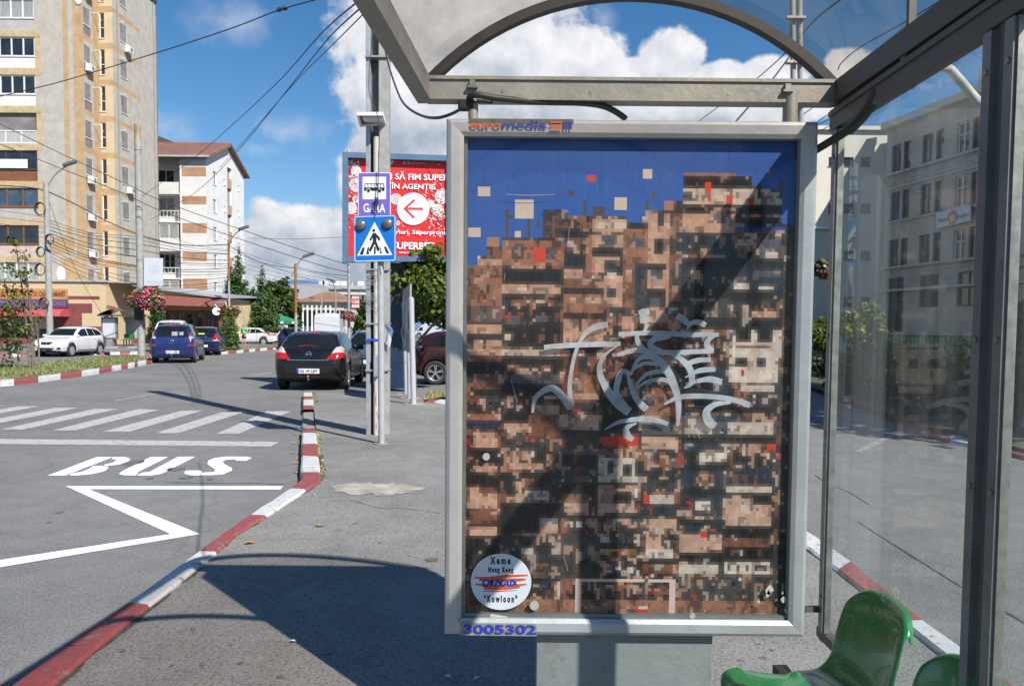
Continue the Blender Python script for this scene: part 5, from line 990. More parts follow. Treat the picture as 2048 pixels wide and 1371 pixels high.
wire('lowest of three wires running from the double pole down left past the white block', [(735, 20, D0 - .1), (660, 95, 17), (590, 165, 24), (500, 268, 32), (440, 335, 40)], .010)
wire('upper black wire sloping from the left edge past the tower to the billboard', [(-40, 228, 33), (0, 248, 33), (120, 306, 34), (240, 362, 35), (330, 404, 36), (480, 458, 37), (640, 512, 38), (700, 530, 38)], .017)
wire('lower black wire sloping from the left edge past the tower to the billboard', [(-40, 272, 33), (0, 288, 33), (120, 336, 34), (240, 384, 35), (330, 425, 36), (480, 478, 37), (640, 530, 38), (700, 545, 38)], .017)
wire('twisted cable from the tower lamp pole to the lamp pole by the conifers', [(98, 384, pA.location.y), (150, 408, 47), (220, 445, 47), (290, 473, 48), (370, 490, 50), (457, 489, pC.location.y)], .03)
wire('cable running from the tower lamp pole off the left edge', [(92, 382, pA.location.y), (60, 375, 45), (0, 371, 42), (-60, 368, 40)], .03)
wire('long slanting wire dropping from the tower lamp pole in front of the shop', [(99, 405, pA.location.y), (130, 490, 47), (165, 565, 48), (205, 628, 50)], .012)
rg = random.Random(17)
for k in range(13):
    y0_ = 440 + k * 6.5; y1_ = 474 + k * 9 + rg.uniform(-5, 5); y2_ = 500 + k * 6 + rg.uniform(-4, 4)
    wire('thin sagging wire of the bundle strung between the tower lamp pole and the conifers', [(99, y0_, pA.location.y), (180, (y0_ + y1_) / 2 + 4 + rg.uniform(0, 4), 47.5), (278, y1_, pB.location.y + 9), (370, (y1_ + y2_) / 2 + 5, 50), (457, y2_, pC.location.y)], rg.choice([.012, .014, .02]), 'wire bundle in front of the tower')
for k in range(5): wire('thin wire of the set running from the tower lamp pole off the left edge', [(95, 435 + k * 10, pA.location.y), (40, 428 + k * 11 + rg.uniform(-3, 3), 45), (-50, 415 + k * 12, 42)], .012, 'wires to the left edge')
wire('wire from the rusty lamp pole by the van to the lamp pole by the conifers', [(591, 535, pD.location.y), (560, 533, 55), (510, 520, 54), (457, 490, pC.location.y)], .022)
wire('wire from the rusty lamp pole by the van to the billboard', [(591, 533, pD.location.y), (640, 545, 53), (697, 552, pE.location.y)], .018)
wire('slanting short wire below the rusty lamp pole by the van', [(591, 535, pD.location.y), (575, 570, 56), (560, 582, 57)], .014); 
wire('level wire across the sky right of the white block', [(495, 476, 60), (580, 478, 58), (690, 474, 50), (760, 470, 45)], .014)
for k, (a, b_) in enumerate((((457, 495), (700, 560)), ((457, 500), (720, 585)), ((330, 470), (457, 500)))): wire(('upper', 'middle', 'lower')[k] + ' thin wire sagging beneath the sky gap toward the flats', [(*a, 52), ((a[0] + b_[0]) / 2, (a[1] + b_[1]) / 2 + 6, 53), (*b_, 54)], .013)
wire('heavy black wire slanting from the twin tube poles down behind the panel', [(1594, 92, 14.9), (1552, 150, 14), (1505, 205, 13), (1470, 245, 12.5)], .014)
wire('thin wire slanting from the twin tube poles above the panel', [(1592, 85, 14.9), (1540, 135, 18), (1490, 175, 22), (1380, 255, 26)], .012)
wire('heavy wire rising from the twin tube poles to the upper right', [(1607, 66, 14.9), (1630, 40, 13), (1660, 15, 12), (1720, -30, 11)], .013)
for k, (a, m_, b_) in enumerate((((1636, 243), (1745, 168), (1900, 55)), ((1636, 250), (1760, 178), (1960, 30)), ((1560, 262), (1640, 205), (1810, 85)), ((1640, 262), (1770, 190), (2000, 50)))): wire(('first', 'second', 'third', 'fourth')[k] + ' of the wires rising to the right past the shelter roof corner', [(*a, 20), (*m_, 17), (*b_, 13), (b_[0] + 200, b_[1] - 130, 10)], .010)
wire('wire curving above the right gutter of the shelter roof', [(1676, 140, 9), (1684, 125, 9), (1720, 95, 8.8), (1800, 50, 8.5), (1900, -10, 8)], .006)
for k in range(4): wire(('first', 'second', 'third', 'fourth')[k] + ' faint wire crossing the low clouds beside the tiled house', [(495, 520 + 9 * k, 60), (600, 548 + 7 * k, 62), (725, 568 + 4 * k, 62)], .011)
# ------------------------------------------------------------------ buildings
def wall(mb, o, u, W_, H_, ops, mats=None, zone=None, ub=(), zb=(), dep=.16, n=None, z0=0.0, rev=None):
    """wall with real openings: o = foot corner, u = along it, n = outward; ops = (u0, u1, z0, z1); zone(u, z) -> material index"""
    o, u = Vector(o), Vector(u).normalized(); n = Vector(n) if n is not None else Vector((u.y, -u.x, 0)); up = Vector((0, 0, 1))
    us = sorted({0.0, W_, *[min(max(q, 0), W_) for op in ops for q in op[:2]], *[q for q in ub if 0 < q < W_]}); zs_ = sorted({z0, H_, *[min(max(q, z0), H_) for op in ops for q in op[2:4]], *[q for q in zb if z0 < q < H_]})
    for i in range(len(us) - 1):
        for j in range(len(zs_) - 1):
            cu, cz = (us[i] + us[i + 1]) / 2, (zs_[j] + zs_[j + 1]) / 2
            if us[i + 1] - us[i] < 1e-4 or zs_[j + 1] - zs_[j] < 1e-4: continue
            if any(a < cu < b and c < cz < d for a, b, c, d in [op[:4] for op in ops]): continue
            p = lambda a, b: o + u * a + up * b
            mb.quad(p(us[i], zs_[j]), p(us[i + 1], zs_[j]), p(us[i + 1], zs_[j + 1]), p(us[i], zs_[j + 1]), zone(cu, cz) if zone else 0)
    for op in ops:
        a, b, c, d = op[:4]; k = rev if rev is not None else (zone((a + b) / 2, c - .05) if zone else 0)
        P = [o + u * e + up * g for e, g in ((a, c), (b, c), (b, d), (a, d))]; Q = [q - n * dep for q in P]
        for e in range(4): mb.quad(P[e], P[(e + 1) % 4], Q[(e + 1) % 4], Q[e], k)
WINF = mat('white_window_frame', (.68, .68, .67), rough=.45, var=.05); WIND = mat('dark_window_frame', (.06, .05, .045), rough=.5); WINB = mat('brown_window_frame', (.20, .085, .035), rough=.5, var=.2, scale=3)
def pane_mat(name, col, rough=.06): 
    return mat(name, col, rough=rough, var=.55, scale=.9, spec=.8)
PN = pane_mat('window_glass_dark', (.02, .024, .03)); PNB = pane_mat('window_glass_blueish', (.05, .075, .11)); PNC = mat('window_glass_curtain', (.30, .30, .29), rough=.15, var=.35, scale=3, stretch=(6, 6, .4), spec=.8); PNS = pane_mat('window_glass_slate', (.035, .045, .055))  # slate panes: grey-blue, a little paler than the dark ones
def window(parent, o, u, op, n=None, cols=2, fm=None, pm=None, dep=.12, fw=.06, sash=None, name='window', transom=None):
    """a window set in an opening: frame with mullions, its glass as a sub-part"""
    o, u = Vector(o), Vector(u).normalized(); n = Vector(n) if n is not None else Vector((u.y, -u.x, 0)); up = Vector((0, 0, 1)); a, b, c, d = op[:4]
    P = lambda e, g, h=0.0: o + u * e + up * g - n * (dep - h)
    mb = MB()
    def bar(a0, a1, c0, c1): mb.prism([P(a0, c0, .05), P(a1, c0, .05), P(a1, c1, .05), P(a0, c1, .05)], -n * .05)
    bar(a, b, c, c + fw); bar(a, b, d - fw, d); bar(a, a + fw, c + fw, d - fw); bar(b - fw, b, c + fw, d - fw)
    for k in range(1, cols): x = a + (b - a) * k / cols; bar(x - fw * .55, x + fw * .55, c + fw, d - fw)
    if transom: z = c + (d - c) * transom; bar(a + fw, b - fw, z - fw * .4, z + fw * .4)
    mb.prism([P(a - .04, c - .05, dep + .05), P(b + .04, c - .05, dep + .05), P(b + .04, c, dep + .05), P(a - .04, c, dep + .05)], -n * (dep + .02))
    f = mb.build(name, fm or WINF, parent); m2 = MB(); m2.quad(P(a, c), P(b, c), P(b, d), P(a, d)); m2.build('pane', pm or PN, f, fix=False); return f
def acunit(parent, c, n, w=.75, h=.5, d=.32):
    """air conditioner box with its round grille"""
    c, n = Vector(c), Vector(n); u = Vector((-n.y, n.x, 0)); mb = MB(); mb.prism([c + u * (-w / 2) + n * .05, c + u * (w / 2) + n * .05, c + u * (w / 2) + n * (.05 + d), c + u * (-w / 2) + n * (.05 + d)], (0, 0, h))
    o = mb.build('air_conditioner', WINF, parent); m2 = MB(); m2.disc(c + u * .1 + n * (.056 + d) + Vector((0, 0, h / 2)), h * .38, n, n=16, thick=.01); m2.build('fan_grille', mat('ac_grille', (.2, .2, .2)), o); return o
RC = mat('tower_roughcast', (.41, .375, .325), rough=.95, var=.14, scale=1.6, spots=((.365, .335, .29), .64, .9), bump=.5, bscale=9)
ORA = mat('tower_orange_band', (.42, .285, .155), rough=.9, var=.16, scale=1.5, spots=((.43, .345, .24), .55, 1.4)); CREAM = mat('tower_cream', (.54, .42, .26), rough=.9, var=.1, scale=1.2, spots=((.48, .33, .17), .62, .8)); BEI = mat('balcony_edge_beige', (.46, .35, .21), rough=.9, var=.2, scale=2.2, spots=((.30, .22, .13), .62, 2.5)); SPAN = mat('spandrel_mauve', (.22, .16, .145), rough=.9, var=.2, scale=3)
SHOPC = mat('shop_cream', (.54, .42, .255), rough=.85, var=.06, scale=1.5); SHOPB = brick('shop_maroon_brick', (.21, .055, .055), (.245, .07, .065), (.17, .05, .05), .24, .085, 'x'); PGREY = mat('parapet_grey', (.40, .38, .36), rough=.9, var=.15, scale=2); PWH = mat('parapet_white', (.64, .62, .59), rough=.85, var=.07, scale=2); PPINK = mat('parapet_pink', (.48, .38, .34), rough=.9, var=.15, scale=2); DARKIN = mat('loggia_inside', (.20, .19, .18), rough=.9, var=.3, scale=1)
FH, F0 = 2.72, 3.72
tower = thing('apartment_tower', 'tall grey and orange ten storey apartment tower above the shop on the left', 'apartment building', (-36, 58, 0)); TW = Vector(tower.location)
def tb(p): return Vector(p) - TW
XA, YA, XB, YB_, YE, HT = -31.45, 58.0, -30.35, 60.1, 67.3, 28.6
uX, uY = Vector((1, 0, 0)), Vector((0, 1, 0)); nF, nR = Vector((0, -1, 0)), Vector((1, 0, 0))
# front of the left wing: loggias (own parts) between x = -46 and -34.55, plain wall to XA
mb = MB(); lw = XA + 34.55
def zfront(u, z):
    if z < F0: return 2
    if 1.62 < u < 2.0 and z > F0 + 3.4: return 1
    if 2.36 < u and z > F0 + .2: return 1
    if F0 + 3.0 < z < F0 + 4.25 and u > .3 and u < 2.2: return 1
    if F0 - .1 < z < F0 + 2.7 and u > 1.15: return 1
    return 0
wall(mb, tb((-34.55, YA, 0)), uX, lw, HT, [], zone=zfront, ub=(.3, 1.15, 1.62, 2.0, 2.2, 2.36), zb=(F0, F0 + .2, F0 + 2.7, F0 + 3.0, F0 + 3.4, F0 + 4.25))
mb.build('front_wall', [RC, ORA, SHOPC], tower)
mb = MB(); c = tb(Y(122, 548, YA - .06)); mb.disc(c, .34, nF, n=24, ry=.62, thick=.03); mb.disc(tb(Y(157, 2, YA - .06)), .25, nF, n=20, thick=.03); mb.build('wall_disc', mat('white_wall_disc', (.62, .60, .55), rough=.8), tower)
# right side of the left wing, with the column of windows and coolers
wops = []; sidez = []
for k in range(0, 9):
    z = 4.42 + FH * k; wops.append((.10, .98, z, z + 1.22))
mb = MB()
def zside(u, z):
    kk = (z - F0) % FH
    if z < F0: return 2
    if u < .05: return 0
    if u < 1.05 and .0 <= kk < .62 and z > F0 + .5: return 3
    return 1 if (u > 1.35 or kk > 2.30) else 0
wall(mb, tb((XA, YA, 0)), uY, YB_ - YA, HT, wops, zone=zside, ub=(.05, 1.05, 1.35), zb=[F0 + FH * k + q for k in range(10) for q in (0, .62, 2.30)], n=nR, rev=4, dep=.26)
mb.build('side_wall', [RC, ORA, SHOPC, SPAN, PWH], tower)
for k, op in enumerate(wops):
    window(tower, tb((XA, YA, 0)), uY, op, nR, 2, dep=.2, pm=[PN, PNC, PN, PNB][k % 4]); z = op[2]
    if k in (1, 2, 3): acunit(tower, tb((XA, YA + .55, z - .10 - .52)), nR)
    if k in (6, 8): acunit(tower, tb((XA, YA + .55, z - .62)), nR)
    if k not in (2, 3): mb = MB(); mb.tube([tb((XA + .02, YA + 1.2, z + 1.15)), tb((XA + .5, YA + 1.25, z + 1.2)), tb((XA + .52, YA + 1.6, z + .75))], .025, n=5); mb.build('flue_pipe', WINF, tower)
# recessed front of the right wing and its long right side
mb = MB(); ops = [(.10, .48, F0 + FH * k + .35, F0 + FH * k + 2.25) for k in range(0, 9)]
zrf = lambda u, z: 2 if z < F0 else (1 if ((z - F0) % FH) > 2.28 or u < .08 else 3)
wall(mb, tb((XA, YB_, 0)), uX, XB - XA, HT, ops, zone=zrf, ub=(.08,), zb=[F0 + FH * k + q for k in range(10) for q in (0, 2.28)], n=nF)
mb.build('recess_wall', [RC, ORA, SHOPC, CREAM], tower)
for op in ops: window(tower, tb((XA, YB_, 0)), uX, op, nF, 1, fm=WINF, pm=PN, transom=.42)
wops = []
for k in range(0, 9): z = 4.35 + FH * k; wops.append((1.15, 2.15, z, z + 1.30))
zr = lambda u, z: 2 if z < F0 else (1 if (2.30 < (z - F0) % FH < 2.66 and u < 4.3) else 0)
mb = MB(); wall(mb, tb((XB, YB_, 0)), uY, YE - YB_, HT, wops, zone=zr, ub=(4.3,), zb=[F0 + FH * k + q for k in range(10) for q in (0, 2.30, 2.66)], n=nR, rev=3, dep=.26); mb.build('side_wall', [RC, ORA, SHOPC, PWH], tower)
for k, op in enumerate(wops):
    window(tower, tb((XB, YB_, 0)), uY, op, nR, 2, dep=.2, pm=[PN, PNC, PNS][k % 3])
    if k in (3, 7): acunit(tower, tb((XB, YB_ + 2.1, op[2] - .66)), nR)
    mb = MB(); mb.tube([tb((XB + .02, YB_ + .95, op[3] - .05)), tb((XB + .45, YB_ + .98, op[3]))], .03, n=5); mb.build('flue_pipe', WINF, tower)
mb = MB()
for yy in (.62, .74, 6.7): mb.tube([tb((XB + .06, YB_ + yy, F0)), tb((XB + .06, YB_ + yy, HT))], .03, n=6)
mb.build('downpipe', mat('downpipe_grey', (.30, .28, .24), rough=.7), tower)
mb = MB(); mb.box(*[q for q in (-46 + 36, XA + 36.0 - .02, .2, 12)], .5, HT - .02); mb.box(XA + 36 - .02, XB + 36 - .02, YB_ - 58 + .2, YE - 58, .5, HT - .02); mb.build('core', DARKIN, tower)
mb = MB(); mb.box(-10.2, XA + 36.12, -.12, 9.3, HT, HT + .28); mb.box(XA + 36.13, XB + 36.12, YB_ - 58 - .12, YE - 57.9, HT, HT + .28); mb.build('roof_edge', WIND, tower)
mb = MB(); mb.box(-10.4, XA + 36, YE - 58 - .02, YE - 57.98, 0, HT); mb.quad((XB + 36, YE - 58, 0), (-10, YE - 58, 0), (-10, YE - 58, HT), (XB + 36, YE - 58, HT)); mb.build('back_wall', RC, tower)
# loggias
styles = {0: ('w', PNC, None, WINF), 1: ('b', PN, PPINK, WINB), 2: ('b', PNB, PGREY, WINB), 3: ('d', PN, None, WIND), 4: ('o', PNB, None, WINF), 5: ('w', PN, PWH, WINF), 6: ('w', PN, PWH, WINF), 7: ('w', PNC, PGREY, WINF), 8: ('w', PN, BEI, WINF)}
for bay in range(3):
    bx1 = -34.98 - bay * 3.95; bx0 = bx1 - 3.45
    for k in range(9):
        st, pm, par, fm = styles[(k + bay * 3) % 9 if bay else k]; z = F0 + FH * k
        sl_ = MB(); sl_.box(bx0 + 36 - .25, bx1 + 36 + .42, -.03, .35, z - .35, z + .14); ob = sl_.build('loggia', BEI, tower)
        sl_ = MB(); sl_.box(bx1 + 36 + .02, bx1 + 36 + .43, -.012, .34, z + .14, z + FH - .35); sl_.build('pier', RC if k % 2 else BEI, ob)
        zt2 = z + FH - .36; zc = z + .98
        if st != 'o':
            sl_ = MB(); sl_.box(bx0 + 36, bx1 + 36 + .02, .01, .12, z + .14, zc - .01); sl_.build('parapet', par or (WINB if st == 'd' else PWH), ob)
            window(ob, tb((bx0, YA, 0)), uX, (0, bx1 - bx0, zc, zt2), nF, 4 if st == 'w' else 3, fm=fm, pm=pm, dep=.10, fw=.09)
        else:
            sl_ = MB(); sl_.box(bx0 + 36, bx1 + 36, 1.1, 1.2, z + .14, zt2); sl_.box(bx0 + 36, bx0 + 36.1, .1, 1.1, z + .14, zt2); sl_.build('inner_wall', PWH, ob)
            window(ob, tb((bx0 + 1.3, YA + 1.02, 0)), uX, (0, 2.0, z + .6, zt2 - .1), nF, 2, fm=WINF, pm=PNB)
            sl_ = MB()
            for q in range(4): x = bx0 + 36 + (bx1 - bx0) * q / 3; sl_.box(x - .035, x + .035, .02, .09, z + .14, zc + .05)
            sl_.box(bx0 + 36, bx1 + 36, .02, .09, zc + .05, zc + .13); sl_.box(bx0 + 36, bx1 + 36, .03, .08, z + .16, z + .24); sl_.build('railing', WINF, ob)
            sl_ = MB(); sl_.quad((bx0 + 36, .055, z + .24), (bx1 + 36, .055, z + .24), (bx1 + 36, .055, zc + .05), (bx0 + 36, .055, zc + .05)); sl_.build('railing_panel', mat('frosted_panel', (.42, .40, .37), rough=.4), ob, fix=False)
        if k == 3 and bay == 0: sl_ = MB(); sl_.box(bx0 + 36.7, bx1 + 35.3, -.02, .0, zc + .1, zc + .75); sl_.build('laundry', PWHITE, ob)
        if k == 2 and bay == 0: pass
# ground floor shop in front of the tower
shop = thing('shop', 'maroon and cream corner shop with a red awning and a purple signboard under the tower', 'shop', (-33, 56.2, 0)); SHO = Vector(shop.location)
xs0, xs1, xs2 = Y(133, 600, 56.2).x - SHO.x, Y(212, 600, 56.2).x - SHO.x, Y(330, 600, 61).x - SHO.x
HS = 4.62
mb = MB()
zsh = lambda u, z: 1 if (z < 3.05 and u < xs1 - xs0 - 1.15 or z < 1.35 or 3.33 < z < 3.58 and u < xs1 - xs0 - .4) else 0
stp = [(xs1 - xs0 - 1.15, 1.0), (xs1 - xs0 - .95, 2.4)]
wall(mb, (xs0, 0, 0), uX, xs1 - xs0, HS, [], zone=lambda u, z: (1 if (z < 3.05 and (u < xs1 - xs0 - 1.75 or z > 2.35 and u < xs1 - xs0 - 1.0) or z < 1.42 or 3.33 < z < 3.58 and u < xs1 - xs0 - .45) else 0), ub=(xs1 - xs0 - 1.75, xs1 - xs0 - 1.0, xs1 - xs0 - .45), zb=(1.42, 2.35, 3.05, 3.33, 3.58)); mb.build('corner_wall', [SHOPC, SHOPB], shop)
mb = MB(); wall(mb, (xs1, 0, 0), uY, 4, HS, [], zone=lambda u, z: 0); wall(mb, (xs1, 3.9, 0), uX, xs2 - xs1, HS - .1, [(.9, 2.0, .1, 2.4)], zone=lambda u, z: 1 if z < 3.0 and u > 2.2 or 3.3 < z < 3.55 or z < 1.2 else 0, ub=(2.2,), zb=(1.2, 3.0, 3.3, 3.55)); mb.build('side_wall', [SHOPC, SHOPB], shop)
mb = MB(); wall(mb, (-14, .0, 0), uX, xs0 + 14, HS, [(5.2, 8.3, .7, 2.8), (8.7, 9.9, .1, 2.7), (10.3, 12.4, .7, 2.8), (1.2, 4.5, .7, 2.8)], dep=.2, zone=lambda u, z: 1 if u > 14 + xs0 - 1.05 and z < 3.05 or z < .7 else 0, ub=(14 + xs0 - 1.05,), zb=(.7, 3.05)); mb.build('shop_front', [SHOPC, SHOPB], shop)
for op in ((5.2, 8.3, .7, 2.8), (8.7, 9.9, .1, 2.7), (10.3, 12.4, .7, 2.8), (1.2, 4.5, .7, 2.8)): window(shop, (-14, 0, 0), uX, op, nF, 2, fm=WIND, pm=PN, name='shop_window')
mb = MB(); mb.box(-14, xs2, .3, 3.8, HS - .05, HS + .02); mb.box(-14, xs1 + .12, -.14, .2, HS - .02, HS + .12); mb.build('cornice', PGREY, shop)
zz0, zz1, zz2 = Y(60, 615, 56).z, Y(60, 598, 56).z, Y(60, 577, 56).z
SGT, SGB = mat('signboard_orange', (.42, .24, .10), rough=.5, var=.06), mat('signboard_purple', (.13, .045, .085), rough=.5, var=.1)
xe_ = Y(133, 590, 56).x - SHO.x; mb = MB(); mb.box(-14, xe_, -.28, -.01, zz1, zz2); sg = mb.build('signboard', SGT, shop); mb = MB(); mb.box(-14, xe_ + .01, -.30, -.012, zz0, zz1 - .004); mb.build('signboard_lower', SGB, sg)
for body, xa, xb_, z, m, h in (('AGENȚIE', 0, 76, (zz1 + zz2) / 2, mat('sign_red_letters', (.55, .10, .06)), .40), ('CASA DE AMANET', 78, 131, (zz1 + zz2) / 2, mat('sign_maroon_letters', (.28, .05, .05)), .36), ('SCHIMB VALUTAR', -32, 82, (zz0 + zz1) / 2, mat('sign_violet_letters', (.16, .13, .36)), .42), ('EXCHANGE', 100, 131, (zz0 + zz1) / 2, mat('sign_violet_letters', (.16, .13, .36)), .36)):
    X0_, X1_ = Y(xa, 590, 55.9).x - SHO.x, Y(xb_, 590, 55.9).x - SHO.x; t = text('lettering', body, .5, m, sg, ((X0_ + X1_) / 2, -.31, z), bold=.012, ext=.004); t.scale = ((X1_ - X0_) / t.dimensions.x, h / t.dimensions.y, 1)
AWN = mat('red_awning_cloth', (.42, .07, .09), rough=.7, var=.1, scale=2)
mb = MB(); za, zb_ = zz0 - .05, Y(60, 632, 55).z; X0_, X1_ = -14, xe_ + .1; pr = None
for k in range(7):
    a = k / 6 * math.pi / 2; y, z = -.05 - 1.25 * math.sin(a), zb_ + (za - zb_) * math.cos(a); row = ((X0_, y, z), (X1_, y, z))
    if pr: mb.add([pr[0], row[0], row[1], pr[1]], [(0, 1, 2, 3)], 0, True)
    pr = row
mb.poly([(X1_, -.05 - 1.25 * math.sin(k / 6 * math.pi / 2), zb_ + (za - zb_) * math.cos(k / 6 * math.pi / 2)) for k in range(7)] + [(X1_, -.05, zb_)]); mb.build('awning', AWN, shop, fix=False)
mb = MB(); mb.box(xe_ - 3.35, xe_ - 2.6, -.08, -.01, 2.05, 2.75); mb.build('yellow_poster', mat('yellow_poster', (.70, .42, .02), rough=.6), shop)
mb = MB(); mb.box(-8, -3.5, -2.2, -1.6, 0, .95, bev=.03); tag(mb.build('low_wall', mat('low_wall_concrete', (.36, .33, .28), rough=.9, var=.2, scale=3)), 'low concrete wall in front of the corner shop', 'low wall').location = SHO
# white apartment block with brick coloured bands
WBW = mat('white_block_render', (.65, .64, .62), rough=.9, var=.08, scale=.8, spots=((.52, .49, .44), .70, .5)); WBB = brick('white_block_brick', (.42, .22, .13), (.48, .27, .16), (.44, .30, .2), .5, .16, 'x'); BROOF = mat('brown_metal_roof', (.20, .10, .07), rough=.6, var=.15, scale=1.2)
blk = thing('apartment_block', 'white apartment block with brick bands and a brown gabled roof right of the tower', 'apartment building', (-29.6, 76, 0)); BK = Vector(blk.location)
def wz(py, px=390, y=76): return Y(px, py, y).z
ze = wz(310, 400); xl_ = Y(300, 500, 76).x - BK.x; xm_ = Y(364, 500, 76).x - BK.x
bands = [(wz(b_), wz(a)) for a, b_ in ((333.5, 353), (392, 409), (446, 466), (504, 522), (557, 579))]
mb = MB(); wall(mb, (xm_, 0, 0), uX, -xm_, ze, [], zone=lambda u, z: 1 if any(a < z < b for a, b in bands) and u > .05 else 0, ub=(.05,), zb=[q for b in bands for q in b], n=nF); mb.build('front_wall', [WBW, WBB], blk)
fl = 2.72; sw = [(1.7, 2.6, ze - 2.45 - fl * k, ze - 1.15 - fl * k) for k in range(6)] + [(4.6, 5.0, ze - 2.0 - fl * k, ze - 1.4 - fl * k) for k in range(6)] + [(8.7, 9.1, ze - 1.9 - fl * k, ze - 1.3 - fl * k) for k in range(6)] + [(5.6, 6.9, 1, ze + .3)]
dp_ = 10.6; mb = MB(); wall(mb, (0, 0, 0), uY, dp_, ze, sw, n=nR, dep=.25); zr_ = wz(289, 455, 81.3); mb.poly([(0, 0, ze), (0, dp_, ze), (0, dp_ * .5, zr_ - .1)]); mb.build('gable_wall', WBW, blk)
for op in sw[:-1]: window(blk, (0, 0, 0), uY, op, nR, 2 if op[1] - op[0] > .6 else 1, pm=PN)
mb = MB(); mb.quad((-.24, 5.6, 1), (-.24, 6.9, 1), (-.24, 6.9, ze + .3), (-.24, 5.6, ze + .3)); sb = mb.build('stair_slot', mat('slot_grey', (.32, .29, .25), rough=.9), blk, fix=False)
for k in range(6): mb = MB(); mb.box(-.23, -.02, 5.6, 6.9, 2.2 + fl * k, 3.2 + fl * k); mb.build('slot_parapet', mat('slot_parapet', (.42, .27, .2), rough=.9), sb)
mb = MB(); mb.quad((xl_ - 8, -.5, ze - .15), (.5, -.5, ze - .15), (.5, dp_ / 2, zr_), (xl_ - 8, dp_ / 2, zr_)); mb.quad((xl_ - 8, dp_ + .5, ze - .15), (.5, dp_ + .5, ze - .15), (.5, dp_ / 2, zr_), (xl_ - 8, dp_ / 2, zr_)); rf = mb.build('roof', BROOF, blk, fix=False); md = rf.modifiers.new('thick', 'SOLIDIFY'); md.thickness = .22
mb = MB(); mb.box(xl_ - 8, .5, -.62, -.5, ze - .3, ze - .12); mb.build('gutter', PGREY, blk)
# recessed balcony column
mb = MB(); wall(mb, (xl_ - 3, 1.2, 0), uX, xm_ - xl_ + 3, ze, [(3.3, 4.9, 1.2 + fl * k, 3.1 + fl * k) for k in range(6)], n=nF); mb.box(xm_ - .12, xm_, -.02, 1.25, 0, ze); mb.build('recess_wall', WBW, blk)
for k in range(6):
    op = (3.3, 4.9, 1.2 + fl * k, 3.1 + fl * k); window(blk, (xl_ - 3, 1.2, 0), uX, op, nF, 3 if k in (1, 2, 0) else 2, pm=[PN, PNC, PN][k % 3]); z = .65 + fl * k
    mb = MB(); mb.box(xl_ + .05, xm_ - .16, -.25, 1.18, z - .14, z); bl2 = mb.build('balcony', WBW, blk)
    if k in (0, 3, 5, 1): mb = MB(); mb.box(xl_ + .05, xm_ - .16, -.25, -.17, z + .002, z + 1.0); mb.build('parapet', PWH, bl2)
    else:
        mb = MB()
        for q in range(9): x = xl_ + .08 + (xm_ - xl_ - .3) * q / 8; mb.box(x - .02, x + .02, -.24, -.2, z + .002, z + .95)
        mb.box(xl_ + .05, xm_ - .16, -.25, -.19, z + .95, z + 1.02); mb.build('railing', WINF, bl2)
    if k in (1, 3): window(blk, (xl_ + .1, -.13, 0), uX, (0, xm_ - xl_ - .35, z + 1.04, z + 2.45), nF, 3, pm=PNC, dep=.0)
# dark brown roof corner behind the white block
mb = MB(); q = [Y(312, 270, 92), Y(355, 287, 92), Y(355, 312, 92), Y(312, 312, 92)]; mb.prism([p for p in q], (0, 4, 0)); rb = mb.build('roof_dormer', mat('dormer_brown', (.10, .06, .045), rough=.8, var=.3)); tag(rb, 'dark brown roof dormer peeping between the tower and the white block', 'dormer')
# maroon roofed pavilion
pav = thing('pavilion', 'low restaurant pavilion with a maroon roof and dark glazed front behind the parked blue cars', 'restaurant', Y(395, 690, 60) * 1.0); pav.location.z = 0; PV = Vector(pav.location)
def pz(px, py, y=60): return Y(px, py, y) - PV
x0_, x1_ = pz(331, 650).x, pz(447, 650).x; zf, zm, zt3 = pz(400, 611).z, pz(400, 593).z, pz(400, 590).z
PRD = mat('pavilion_maroon_metal', (.205, .07, .055), rough=.6, var=.1, scale=1.5); PBR = mat('pavilion_brown_wood', (.13, .06, .035), rough=.7, var=.25, scale=4); PGR = mat('pavilion_grey_sheet', (.40, .42, .45), rough=.45, metal=.3, var=.1)
x2_ = pz(460, 600).x; n_ = 6; ww = (x1_ - x0_) / n_
mb = MB(); wall(mb, (x0_, 0, 0), uX, x1_ - x0_, zf - .35, [(.12 + ww * k, ww * (k + 1) - .06, .75, zf - .55) for k in range(n_)], dep=.15); mb.build('front_wall', PBR, pav)
for k in range(n_): window(pav, (x0_, 0, 0), uX, (.12 + ww * k, ww * (k + 1) - .06, .75, zf - .55), nF, 2 if k < 2 else 1, fm=WINB, pm=PN, fw=.08)
mb = MB(); mb.box(x0_ - .2, x1_ + .1, -.15, .1, zf - .35, zf - .002); mb.build('lintel', mat('pavilion_ochre', (.34, .24, .13), rough=.85), pav)
mb = MB(); mb.prism([(x0_ - .5, -1.6, zf), (x2_, -1.6, zf - .12), (x2_ + .1, -.3, zm - .1), (x0_ - .4, -.3, zm + .12)], (0, .12, .02)); mb.quad((x0_ - .5, -1.6, zf), (x2_, -1.6, zf - .12), (x2_, .2, zf - .1), (x0_ - .5, .2, zf)); mb.build('roof', PRD, pav)
za_, zb2 = pz(322, 578).z, pz(452, 597).z; mb = MB(); mb.prism([(x0_ - 1.0, -.6, za_), (x2_ + .1, -.6, zb2), (x2_ + .1, 7, zb2 + .3), (x0_ - 1.0, 7, za_ + .3)], (0, 0, .12)); mb.build('upper_roof', PGR, pav)
mb = MB(); mb.prism([(x0_ - .9, -.28, zm - .2), (x2_ - .3, -.28, zm - .2), (x2_ - .3, -.28, zb2), (x0_ - .9, -.28, za_)], (0, .1, 0)); mb.box(x0_ - .1, x2_ - .3, .4, 6.5, .1, zm - .1); mb.build('upper_wall', mat('pavilion_cream', (.55, .42, .26), rough=.85), pav)
